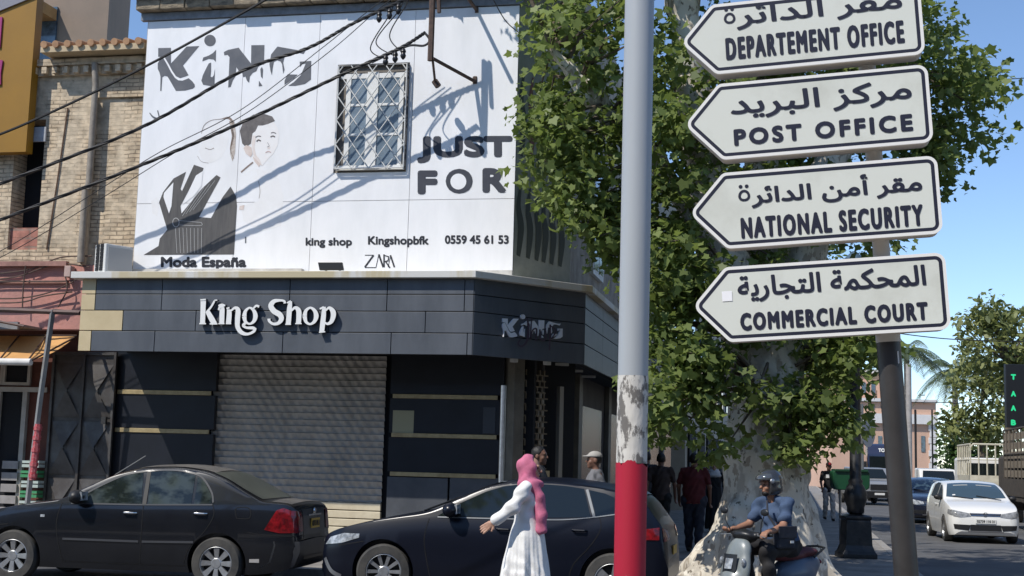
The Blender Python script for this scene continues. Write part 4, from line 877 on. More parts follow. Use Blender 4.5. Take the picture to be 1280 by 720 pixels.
# ------------------------------------------------------------------ trees
def leafmat(name, c1, c2, tr=.42):
    M = bpy.data.materials.new(name); M.use_nodes = True; nt = M.node_tree; nt.nodes.clear(); Lk = nt.links.new
    o = _n(nt, 'ShaderNodeOutputMaterial'); at = _n(nt, 'ShaderNodeAttribute', attribute_name='tone')
    rp = _n(nt, 'ShaderNodeValToRGB'); rp.color_ramp.elements[0].color = (*c1, 1); rp.color_ramp.elements[1].color = (*c2, 1); Lk(at.outputs['Fac'], rp.inputs[0])
    e = rp.color_ramp.elements.new(.93); e.color = (*c2, 1); rp.color_ramp.elements[2].color = (.22, .19, .05, 1)
    d = _n(nt, 'ShaderNodeBsdfPrincipled'); d.inputs['Roughness'].default_value = .5; d.inputs['Specular IOR Level'].default_value = .35; t = _n(nt, 'ShaderNodeBsdfTranslucent'); mx = _n(nt, 'ShaderNodeMixShader'); mx.inputs[0].default_value = tr
    hs = _n(nt, 'ShaderNodeHueSaturation'); hs.inputs['Value'].default_value = 1.5; hs.inputs['Saturation'].default_value = 1.1
    Lk(rp.outputs[0], d.inputs['Base Color']); Lk(rp.outputs[0], hs.inputs['Color']); Lk(hs.outputs[0], t.inputs['Color']); Lk(d.outputs[0], mx.inputs[1]); Lk(t.outputs[0], mx.inputs[2]); Lk(mx.outputs[0], o.inputs[0]); return M
PL = []
for a_, r_ in ((180, .2), (128, .58), (105, .50), (62, .86), (36, .60), (0, 1.), (-36, .60), (-62, .86), (-105, .50), (-128, .58)):
    PL.append((r_*math.sin(R(a_))*1.0, r_*math.cos(R(a_))+.1))
PLANE_LEAF = np.array(PL); SIMPLE_LEAF = np.array([(0, -.6), (.42, -.1), (.3, .5), (0, .95), (-.3, .5), (-.42, -.1)])
def leaves(name, centers, rad, per, size, m, parent, shape, seed=1, up=.9, tone0=None):
    """one crown: leaf-shaped faces in clumps through its volume"""
    g = np.random.default_rng(seed); C = np.repeat(np.array(centers), per, 0); n = len(C)
    d = g.normal(size=(n, 3)); d /= np.linalg.norm(d, axis=1)[:, None]; rr = np.repeat(np.asarray(rad)*np.ones(len(centers)), per)*g.random(n)**.45
    P = C+d*rr[:, None]*np.array([1, 1, .75])
    N = g.normal(size=(n, 3))*.75+np.array([0, -.15, up])+d*.5; N /= np.linalg.norm(N, axis=1)[:, None]
    T = g.normal(size=(n, 3))+np.array([0, 0, -.7])+d*.3; T -= N*(T*N).sum(1)[:, None]; T /= np.linalg.norm(T, axis=1)[:, None]; B = np.cross(N, T)
    s = size*(.45+.8*g.random(n)**1.3); k = len(shape)
    bend = (np.abs(shape[:, 0])**2)*.35+(shape[:, 1]**2)*-.18
    V = P[:, None, :]+s[:, None, None]*(shape[None, :, 0, None]*B[:, None, :]+shape[None, :, 1, None]*T[:, None, :]+bend[None, :, None]*N[:, None, :])
    me = bpy.data.meshes.new(name); me.vertices.add(n*k); me.vertices.foreach_set('co', V.reshape(-1).astype(np.float32))
    me.loops.add(n*k); me.loops.foreach_set('vertex_index', np.arange(n*k, dtype=np.int32)); me.polygons.add(n); me.polygons.foreach_set('loop_start', np.arange(0, n*k, k, dtype=np.int32)); me.polygons.foreach_set('loop_total', np.full(n, k, np.int32))
    tone = np.clip(np.repeat(g.random(len(centers))*.55 if tone0 is None else tone0, per)+g.random(n)*.42, 0, 1)
    at = me.attributes.new('tone', 'FLOAT', 'FACE'); at.data.foreach_set('value', tone.astype(np.float32)); me.materials.append(m); me.update(); me.validate()
    o = bpy.data.objects.new(name, me); COL.objects.link(o)
    if parent: o.parent = parent; o.matrix_parent_inverse = WM[parent.name].inverted()
    return o
def clumps(ells, seed):
    g = np.random.default_rng(seed); out = []
    for c, r, n in ells:
        d = g.normal(size=(n, 3)); d /= np.linalg.norm(d, axis=1)[:, None]; out.append(np.array(c)+d*np.array(r)*(g.random(n)**.4)[:, None])
    return np.concatenate(out)
def branches(mb, src, centers, r0, g):
    S = [np.array(p) for p in src]
    for c in centers:
        dd = [np.linalg.norm(c-p)+max(0, p[2]-c[2])*.8 for p in S]; p = S[int(np.argmin(dd))]; mid = (p+c)/2+g.normal(size=3)*.12+np.array([0, 0, .15])
        mb.tube([tuple(p), tuple(mid), tuple(c)], [r0, r0*.6, r0*.25], 5, False)
def barkmat():
    M = bpy.data.materials.new('plane_bark'); M.use_nodes = True; nt = M.node_tree; b = nt.nodes['Principled BSDF']; b.inputs['Roughness'].default_value = .85; Lk = nt.links.new
    tc = _n(nt, 'ShaderNodeTexCoord'); mp = _n(nt, 'ShaderNodeMapping'); mp.inputs['Scale'].default_value = (1, 1, .55); Lk(tc.outputs['Object'], mp.inputs[0])
    prev = None
    cols = [((.60, .55, .46), None), ((.42, .38, .32), (3.5, .50, .55)), ((.34, .29, .23), (9, .57, .60)), ((.66, .62, .54), (5, .56, .60)), ((.16, .135, .105), (13, .62, .65))]
    for i, (c, nz_) in enumerate(cols):
        if nz_ is None: prev = c; continue
        no = _n(nt, 'ShaderNodeTexNoise'); no.inputs['Scale'].default_value = nz_[0]; no.inputs['Detail'].default_value = 5; no.inputs['Roughness'].default_value = .55
        ad = _n(nt, 'ShaderNodeVectorMath', operation='ADD'); ad.inputs[1].default_value = (i*7.3, i*3.1, i*5.7); Lk(mp.outputs[0], ad.inputs[0]); Lk(ad.outputs[0], no.inputs['Vector'])
        rp = _n(nt, 'ShaderNodeMapRange'); rp.inputs[1].default_value = nz_[1]; rp.inputs[2].default_value = nz_[2]; Lk(no.outputs['Fac'], rp.inputs[0])
        mx = _n(nt, 'ShaderNodeMix', data_type='RGBA'); Lk(rp.outputs[0], mx.inputs[0]); mx.inputs[7].default_value = (*c, 1)
        if isinstance(prev, tuple): mx.inputs[6].default_value = (*prev, 1)
        else: Lk(prev, mx.inputs[6])
        prev = mx.outputs[2]
    Lk(prev, b.inputs['Base Color'])
    n2 = _n(nt, 'ShaderNodeTexNoise'); n2.inputs['Scale'].default_value = 9; n2.inputs['Detail'].default_value = 7; Lk(mp.outputs[0], n2.inputs['Vector']); bp = _n(nt, 'ShaderNodeBump'); bp.inputs['Strength'].default_value = .4; bp.inputs['Distance'].default_value = .025; Lk(n2.outputs['Fac'], bp.inputs['Height']); Lk(bp.outputs[0], b.inputs['Normal'])
    return M
bark = barkmat(); brown = mat('brown_bark', (.17, .135, .10), .9, col2=(.09, .07, .05), vscale=8, bump=.5)
green = leafmat('plane_leaf', (.095, .13, .034), (.23, .285, .09)); green2 = leafmat('far_leaf', (.10, .125, .042), (.24, .255, .085), .25); dgreen = leafmat('hedge_leaf', (.03, .065, .015), (.07, .13, .03), .25)
TB = onY(958, 640, 19.3); TB.z = .12
pt = thing('plane_tree', 'huge old plane tree with mottled pale trunk and leafy crown at the corner', 'tree', TB)
tx, ty = TB.x, TB.y
o2 = lambda px, py, Y: np.array(onY(px, py, Y))
limb = [o2(955, 480, 19.3), o2(905, 330, 19.4), o2(872, 180, 19.5), o2(852, 0, 19.5), o2(835, -220, 19.4)]
limb2 = [o2(968, 470, 19.4), o2(1010, 300, 19.8), o2(1060, 120, 20.2), o2(1085, -80, 20.4), o2(1100, -300, 20.4)]
limb3 = [o2(962, 460, 19.6), o2(950, 260, 20.3), o2(960, 40, 20.8), o2(980, -200, 21)]
limb4 = [limb[1], o2(810, 190, 19.0), o2(740, 120, 18.7), o2(690, 60, 18.6)]
prims = [colm([(.0, tx, ty, .76, .78), (.35, tx, ty, .68, .68), (.9, tx, ty, .61, .62), (1.6, tx-.02, ty, .58, .6), (2.5, tx-.02, ty, .53, .55), (3.5, tx-.03, ty, .54, .52), (3.9, tx, ty, .45, .45)])]
for a, l, r in ((190, .86, .22), (222, .78, .2), (258, .74, .22), (298, .72, .2), (340, .68, .2), (20, .62, .22), (90, 1, .25), (140, 1, .25)):
    ca, sa = math.cos(R(a)), math.sin(R(a)); prims.append(cap((tx+ca*.45, ty+sa*.45, .95), (tx+ca*l, ty+sa*l, .12), .2, r)); prims.append(cap((tx+ca*l, ty+sa*l, .12), (tx+ca*(l+.3), ty+sa*(l+.3), .03), r, .1))
def limbprims(lm, r0, r1):
    n = len(lm)-1; return [cap(lm[i], lm[i+1], r0+(r1-r0)*i/n, r0+(r1-r0)*(i+1)/n) for i in range(n)]
prims += limbprims(limb, .36, .17)+limbprims(limb2, .33, .14)+limbprims(limb3, .32, .14)+limbprims(limb4, .2, .06)
wob = lambda x, y, z: .03*np.sin(9*np.arctan2(y-ty, x-tx)+1.5*np.sin(2*z))*np.clip(1.6-z*.6, .2, 1.2)+.02*np.sin(13*x+5*z)*np.sin(12*y+9*z)+.035*np.sin(5.1*x+2.2*z)*np.sin(4.3*y+1.7*z+1)+.018*np.sin(11*x+3*z)*np.sin(12*y-4*z)+.012*np.sin(9*z+6*x+5*y)
obj('trunk', blend(prims, .035, .22, wob), bark, pt, smooth=True, sharp=180)
E_ = []
def e_(px, py, Y, r, n): E_.append((tuple(onY(px, py, Y)), r, n))
e_(735, 60, 18.8, (1.25, 1.2, 1.15), 38); e_(705, 210, 18.5, (.75, .8, .95), 26); e_(765, 285, 18.6, (.7, .7, .65), 24); e_(690, 165, 18.4, (.6, .5, .5), 10)
e_(905, -60, 19.3, (2.6, 2.4, 2.0), 90); e_(860, 180, 18.4, (1.1, 1.0, 1.5), 52); e_(1060, 60, 19.9, (1.75, 2.0, 1.75), 80); e_(900, 120, 20.4, (1.3, .9, 1.6), 45); e_(1000, 180, 20.6, (1.2, .8, 1.0), 30); e_(1185, 120, 20.0, (.95, 1.1, 1.15), 32); e_(1165, 195, 19.8, (.6, .6, .5), 14)
e_(860, 350, 18.3, (1.0, .9, 1.0), 46); e_(1000, 300, 19.6, (1.5, 1.0, 1.1), 46); e_(836, 455, 17.9, (.45, .5, .62), 20); e_(1050, 430, 18.8, (.7, .7, .6), 26); e_(1035, 520, 18.8, (.5, .5, .5), 16)
e_(880, 470, 18.2, (.45, .35, .5), 13); e_(960, 400, 18.4, (.5, .3, .3), 5); e_(1000, 500, 18.3, (.3, .25, .4), 5); e_(945, 505, 18.2, (.2, .2, .3), 3); e_(905, 560, 18.3, (.22, .2, .2), 3); e_(985, 555, 18.5, (.3, .2, .22), 5); e_(830, 530, 17.9, (.28, .3, .25), 5)
e_(950, -420, 20, (4.4, 4.0, 2.4), 80); e_(650, -120, 19.5, (1.8, 1.6, 1.4), 36); e_(1150, -120, 20.5, (1.8, 2, 1.5), 50)  # first group is the out-of-view crown top, added for shading
CC = clumps(E_, 3)
CC = CC[~((CC[:, 0] < onY(655, 200, 18.5).x) & (CC[:, 2] < 9.5))] if True else CC
gb = np.random.default_rng(5); src = [tuple(p) for lm in (limb, limb2, limb3, limb4) for a, c in zip(lm[:-1], lm[1:]) for p in (a, a+(c-a)*.33, a+(c-a)*.66)]+[tuple(limb4[-1])]
b = MB(); branches(b, src, CC[::2], .04, gb); obj('branch', b, brown, pt)
obj_leaf = leaves('crown', CC, .42, 44, .105, green, pt, PLANE_LEAF, 4)
def tree(name, label, base, h, ells, n_leaf, size, m=green2, rad=.6, lean=0., group=None, tr=.2, seed=1, bm=None):
    t = thing(name, label, 'tree', base, group=group); b = MB(); x, y, z = base
    top = (x+lean, y, z+h*.62); b.tube([(x, y, z-.05), (x+lean*.4, y, z+h*.3), top], [tr, tr*.75, tr*.45], 10); g = np.random.default_rng(seed)
    C = clumps(ells, seed); S = [np.array(top), np.array((x+lean*.4, y, z+h*.3)), np.array((x+lean*.7, y, z+h*.46))]
    branches(b, S, C[::6], tr*.28, g); obj('trunk', b, bm or brown, t, smooth=True)
    leaves('crown', C, rad, n_leaf, size, m, t, SIMPLE_LEAF, seed); return t
LW = lambda u, v, z=0.: tuple(L(u, v, z))
tree('street_tree', 'leafy street tree further along the pavement behind the black lamp post', LW(.0, 37.5, .12), 8, [(LW(-.2, 37.5, 6.4), (2.0, 2.4, 2.3), 110), (LW(.8, 36.5, 4.2), (.9, 1.2, .8), 26)], 34, .14, green, .5, seed=9)
tree('street_tree', 'shady street tree far down the pavement beside the shops', LW(.2, 45, .12), 8, [(LW(.2, 45, 6.0), (2.6, 3, 2.3), 100)], 30, .18, green, .6, seed=10)
def far(px, py, Y): return tuple(onY(px, py, Y))
def gnd(px, Y, z=.12): p = onY(px, 590, Y); return (p.x, p.y, z)
tree('roadside_tree', 'tall loose roadside tree at the right edge behind the green lit sign', gnd(1262, 64), 11, [(far(1255, 420, 64), (2.2, 2.2, 1.9), 60), (far(1278, 480, 64), (1.6, 2, 2.4), 50), (far(1238, 395, 64), (1.2, 1.4, .9), 18)], 26, .24, green2, .75, seed=12, tr=.25)
tree('roadside_tree', 'olive green tree with drooping branches left of the green lit sign', gnd(1228, 78), 9, [(far(1222, 470, 78), (1.7, 2, 2.2), 46), (far(1208, 525, 78), (1.6, 1.6, 1.5), 30), (far(1240, 540, 78), (1.7, 1.6, 1.6), 30)], 26, .26, green2, .8, seed=13, tr=.22)
tree('roadside_tree', 'small bright green tree behind the white truck bed', gnd(1195, 88), 4, [(far(1198, 560, 88), (1.7, 1.6, 1.5), 40), (far(1222, 575, 88), (1.9, 1.6, 1.2), 30)], 26, .25, dgreen, .7, seed=14)
hd = tag(leaves('hedge', [far(px, py, 100) for px in range(1174, 1300, 5) for py in (575, 587, 597)], .8, 16, .3, dgreen, None, SIMPLE_LEAF, 15), 'long low green hedge beyond the parked trucks', 'hedge')
def palm(label, px, pytop, Y, n, seed):
    g = np.random.default_rng(seed); top = onY(px, pytop, Y); base = gnd(px, Y); t = thing('palm_tree', label, 'tree', base, group='palms beyond the crossing')
    b = MB(); b.tube([base, ((base[0]+top.x)/2+.1, top.y, top.z*.5), tuple(top)], [.3, .24, .2], 10); obj('trunk', b, mat('palm_trunk', (.30, .26, .21), .9, var=.4, vscale=6), t, smooth=True)
    b = MB()
    for i in range(n):
        a = 2*math.pi*i/n+g.random()*.4; el = g.uniform(-.25, 1.0); ln = g.uniform(2.6, 3.4); pts = []
        for k in range(9):
            s = k/8; pts.append(np.array(top)+np.array([math.cos(a)*ln*s*math.cos(el*.7), math.sin(a)*ln*s*math.cos(el*.7), ln*(math.sin(el)*s-.75*s*s)]))
        b.tube([tuple(p) for p in pts], [.035-.028*k/8 for k in range(9)], 4, False); side = np.array([-math.sin(a), math.cos(a), 0])
        for k in range(1, 34):
            s = k/33*8; j = min(int(s), 7); p = pts[j]+(pts[j+1]-pts[j])*(s-j); f = (pts[j+1]-pts[j]); f = f/np.linalg.norm(f)
            ll = .75*math.sin(math.pi*min(k/33*.85+.12, 1))+.1
            for sg in (1, -1):
                q = p+side*sg*ll*.75+f*ll*.45-np.array([0, 0, ll*(.45+.3*g.random())]); w_ = f*.035; b.add([tuple(p-w_), tuple(p+w_), tuple(q)], [(0, 1, 2)])
    obj('frond', b, mat('palm_green', (.10, .135, .06), .5, col2=(.06, .085, .035), vscale=2), t); return t
palm('tall palm tree with drooping fronds just right of the grey sign post', 1133, 438, 96, 26, 3); palm('palm tree with a ragged crown left of the roadside trees', 1193, 462, 100, 26, 8)

# ------------------------------------------------------------------ far end of the street
peach = mat('peach_render', (.62, .40, .29), .85, col2=(.56, .36, .26), vscale=.6); whitet = mat('white_trim', (.70, .68, .66), .7, var=.1)
PY = 112.
bx = lambda mb, x0, x1, ytop, ybot, Y, d, dz=0: mb.box(onY(x0, 590, Y).x, onY(x1, 590, Y).x, Y, Y+d, max(0.06, onY((x0+x1)/2, ybot, Y).z), onY((x0+x1)/2, ytop, Y).z)
pk_ = thing('peach_building', 'peach building with white band and quoins closing the far end of the street', 'building', gnd(1125, PY, 0))
b = MB(); bx(b, 1040, 1171, 500, 620, PY, 14); obj('wall', b, peach, pk_)
b = MB(); bx(b, 1040, 1173, 517, 529, PY-.35, .33); bx(b, 1040, 1173, 498, 502, PY-.3, .28); obj('band', b, whitet, pk_)
b = MB()
for i in range(9): bx(b, 1161.5+(i % 2)*1.5, 1172, 531+i*8, 538.4+i*8, PY-.12, .11)
obj('quoins', b, whitet, pk_)
for x in (1087, 1102, 1128): b = MB(); bx(b, x, x+7, 505, 511, PY-.05, .045); obj('window', b, glass, pk_)
for x in (1065, 1098, 1152): b = MB(); bx(b, x, x+5, 545, 565, PY-.05, .045); obj('window', b, glass, pk_)
b = MB(); p = onY(1096, 500, PY); b.tube([p, p+Vector((0, 0, .8))], .03); b.tube([onY(1150, 500, PY), onY(1150, 492, PY)], .03); b.tube([onY(1147, 494, PY), onY(1156, 494, PY)], .03); obj('aerial', b, cab, pk_)
pk2 = thing('peach_building', 'taller peach block behind the street tree, left of the sign post', 'building', gnd(1080, 122, 0))
b = MB(); bx(b, 1030, 1105, 462, 620, 124, 12); obj('wall', b, peach, pk2); b = MB(); bx(b, 1030, 1106, 461, 466, 123.7, .28); obj('band', b, whitet, pk2)
for x in (1078, 1090): b = MB(); bx(b, x, x+5, 478, 492, 123.94, .05); obj('window', b, glass, pk2)
lft = thing('row_building', 'cream row of street buildings running on beyond the corner shop', 'building', LW(P2[0]-.5, 50, 0))
b = MB(); b.box(-13, P2[0]-.5, 46.5, 88, 0, 9, L); obj('wall', b, mat('cream_render', (.46, .42, .35), .85, var=.3, vscale=.8), lft)
for i in range(8): b = MB(); b.box(P2[0]-.5, P2[0]-.42, 48+i*5, 49.5+i*5, 4.5, 7, L); obj('window', b, glass, lft); 
for i in range(8): b = MB(); b.box(P2[0]-.5, P2[0]-.42, 47.5+i*5, 50.8+i*5, .12, 2.9, L); obj('shop_window', b, gap, lft)
opp = thing('reflection_building', 'unseen long building added behind the viewer to darken the car reflections', 'building', LW(0, -9, 0))  # unseen, added so the car sides mirror something darker than sky
b = MB(); b.box(-32, 30, -18, -9, 0, 9.5, L); obj('wall', b, mat('opposite_render', (.24, .21, .18), .85, var=.5, vscale=.5), opp)
for i in range(12):
    for z0, z1 in ((.2, 2.8), (4.3, 6.6)):
        b = MB(); b.box(-30+i*5, -27.4+i*5, -9, -8.94, z0, z1, L); obj('window', b, glass, opp)
for i, (u_, v_) in enumerate(((-17, 1.5), (-9.5, 3.0), (-25, 2), (9, -3))):  # unseen trees added to be mirrored in the car windows
    tree('street_tree', ['unseen tree added for reflections, far left of the viewer', 'unseen tree added for reflections, close behind the viewer', 'unseen tree added for reflections, outermost at the left', 'unseen tree added for reflections, to the right of the viewer'][i], LW(u_, v_, .12), 13, [(LW(u_, v_, 10.3), (3.2, 2.6, 3.0), 60)], 22, .32, green, .8, seed=40+i, group='unseen trees added for reflections')
# poles and the round sign
def post(label, px, ytop, Y, r, m, cat='pole'):
    b = MB(); g_ = gnd(px, Y, .1); t_ = onY(px, ytop, Y); b.tube([g_, (g_[0], g_[1], t_.z)], r, 10); return tag(obj('utility_pole', b, m, smooth=True), label, cat)
concr = mat('pole_concrete', (.42, .40, .38), .8, var=.25)
rrow = thing('row_building', 'unseen building row added right of the side street to cut sky light', 'building', LW(12, 18, 0))  # out of view, added to cut sky light on the shops across
b = MB(); b.box(12, 20, 18, 54, 0, 9, L); obj('wall', b, mat('cream_render', (.46, .42, .35), .85, var=.3, vscale=.8), rrow)
for i in range(7):
    for z0, z1 in ((.15, 2.8), (4.4, 6.6)): b = MB(); b.box(11.94, 12, 19+i*5, 21.6+i*5, z0, z1, L); obj('window', b, glass, rrow)
post('pale concrete utility pole just right of the grey sign post', 1137, 455, 62, .13, concr)
post('thin dark pole with a round top before the peach wall', 1145, 512, 80, .07, cab); post('thin dark pole at the right end of the peach wall', 1166, 512, 80, .05, cab)
rs = thing('round_sign', 'pale round traffic sign seen from behind beside the black lamp post', 'traffic sign', gnd(1078, 30))
b = MB(); g_ = gnd(1078, 30); t_ = onY(1078, 505, 30); b.tube([g_, (g_[0], g_[1], t_.z)], .035, 10); obj('post', b, steel, rs, smooth=True)
c_ = onY(1085, 540, 30); b = MB(); dirn = Vector((.75, -.66, 0)); b.tube([c_-dirn*.012, c_+dirn*.012], .33, 28); obj('disc', b, mat('disc_back', (.56, .57, .58), .5), rs)
# old style black lamp post
lp = thing('street_lamp', 'old black cast iron street lamp on a square flared pedestal', 'street lamp', L(1.04, 24.7, .12))
lpc = L(1.04, 24.7); lz = lambda y: onY(1068, y, lpc.y)[2]
castb = mat('cast_iron', (.012, .013, .015), .42, col2=(.03, .03, .032), vscale=12)
b = MB(); ring_ = lambda h_, z: [(lpc.x+sx*h_, lpc.y+sy*h_, z) for sx, sy in ((-1, -1), (1, -1), (1, 1), (-1, 1))]
prof = [(.30, .12), (.30, .20), (.27, .24), (.235, .34), (.215, .75), (.21, lz(648)-.02), (.23, lz(648)), (.23, lz(645)), (.14, lz(643))]
vs = [p for h_, z in prof for p in ring_(h_, z)]
b.add(vs, [(i*4+k, i*4+(k+1) % 4, (i+1)*4+(k+1) % 4, (i+1)*4+k) for i in range(len(prof)-1) for k in range(4)]+[(0, 3, 2, 1), tuple(range(len(vs)-4, len(vs)))]); obj('pedestal', b, castb, lp, bevel=.01)
b = MB(); b.lathe([(.10, lz(643)), (.15, lz(640)), (.15, lz(634)), (.195, lz(625)), (.20, lz(617)), (.16, lz(609)), (.115, lz(604)), (.13, lz(601)), (.10, lz(598)), (.095, lz(520)), (.085, 4.6), (.12, 4.65), (.05, 4.75)], 20, c=(lpc.x, lpc.y, 0)); obj('shaft', b, castb, lp, smooth=True, sharp=60)
b = MB(); b.lathe([(.08, 4.75), (.16, 4.82), (.24, 5.25), (.2, 5.4), (.04, 5.55)], 8, c=(lpc.x, lpc.y, 0)); obj('lantern', b, glass, lp)
# green litter bin on the sign pole
gbn = thing('litter_bin', 'rounded green litter bin just behind the black street lamp', 'bin', gnd(1062, 29.6))
b = MB(); p0, p1 = onY(1040, 612, 29.6), onY(1086, 589, 29.6); ww = (p1.x-p0.x); r_ = .08
out = []
for (cx, cz, a0) in ((p0.x+.12, p0.z+.12, 180), (p1.x-.12, p0.z+.12, 270), (p1.x-.06, p1.z-.06, 0), (p0.x+.06, p1.z-.06, 90)):
    rr_ = .12 if cz < (p0.z+p1.z)/2 else .06
    for i in range(5): a = R(a0+22.5*i); out.append((cx+rr_*math.cos(a), 29.5, cz+rr_*math.sin(a)))
b.prism(out, (0, .32, 0)); obj('tub', b, mat('bin_green', (.012, .075, .03), .4, var=.2), gbn, bevel=.02)
b = MB(); b.box(p0.x+.04, p1.x-.04, 29.46, 29.86, p1.z-.03, p1.z+.03); obj('lid', b, mat('bin_lid', (.01, .05, .02), .45), gbn, bevel=.015)
b = MB(); b.tube([gnd(1050, 29.85), (gnd(1050, 29.85)[0], 29.85, p1.z)], .03); b.tube([gnd(1074, 29.85), (gnd(1074, 29.85)[0], 29.85, p1.z)], .03); obj('stand', b, steel, gbn)
# green lit sign at the right edge
ld = thing('led_sign', 'tall black sign with glowing green letters at the right edge', 'sign', gnd(1285, 58))
LY = 58.; la, lb = onY(1257, 455, LY), onY(1284, 535, LY)
b = MB(); b.box(la.x, lb.x, LY, LY+.25, lb.z, la.z); obj('housing', b, mat('led_housing', (.015, .016, .018), .4), ld, bevel=.02)
b = MB(); b.box(lb.x+.1, lb.x+.25, LY+.05, LY+.2, .1, la.z-.2); b.box(lb.x-.05, lb.x+.11, LY+.08, LY+.16, lb.z+.4, lb.z+.5); obj('post', b, castb, ld)
ledg = mat('led_green', (.02, .55, .22), .5, emit=.45)
for s_, y in (('T', 465), ('A', 486), ('A', 504), ('B', 522)):
    b = MB(); p = onY(1262.5, y+11, LY); put_text(b, s_, Vector((p.x+.04, LY-.002, p.z+.05)), (.22, 0, 0), (0, 0, .24), (0, -1, 0), .02); obj('letter', b, ledg, ld)
wire('cable', [onY(1090, 412, 40), onY(1190, 424, 40), onY(1330, 428, 40)], .015, 'black cable crossing the sky under the lowest arrow board'); wire('cable', [onY(1150, 104, 40), onY(1240, 100, 40), onY(1340, 94, 40)], .014, 'black cable crossing the sky right of the POST OFFICE board'); wire('cable', [onY(1040, 502, 70), onY(1180, 503, 70), onY(1200, 504, 70), onY(1300, 490, 70)], .02, 'thin far cable along the top of the peach wall')
# ------------------------------------------------------------------ vehicles
def paint(name, c, rough=.25, coat=.7, dust=None): return mat(name, c, rough, metal=0, spec=.4, coat=coat, col2=dust, vscale=1.6, lo=.3, hi=.75) if dust else mat(name, c, rough, coat=coat, spec=.4)
rubber = mat('tyre_rubber', (.03, .03, .03), .8, col2=(.075, .07, .062), vscale=5); rimmt = mat('alloy', (.50, .51, .52), .35, metal=.7, col2=(.36, .36, .36), vscale=8); cglass = mat('car_glass', (.010, .014, .015), .04, spec=.6)
black = mat('car_black_trim', (.012, .012, .013), .5); chrome = mat('chrome', (.62, .63, .65), .15, metal=1.); redl = mat('lamp_red', (.26, .008, .012), .12, coat=.6, col2=(.08, .004, .005), vscale=14, detail=2); clear = mat('lamp_clear', (.46, .49, .52), .12, coat=.6, col2=(.16, .17, .18), vscale=16, detail=2)
amber = mat('lamp_amber', (.6, .22, .03), .2); platey = mat('plate_yellow', (.62, .36, .05), .5); platew = mat('plate_white', (.72, .72, .70), .5); seam = mat('panel_gap', (.004, .004, .005), .9); seamg = mat('panel_gap_grey', (.10, .10, .10), .9); blur = mat('plate_ink', (.03, .03, .03), .6)
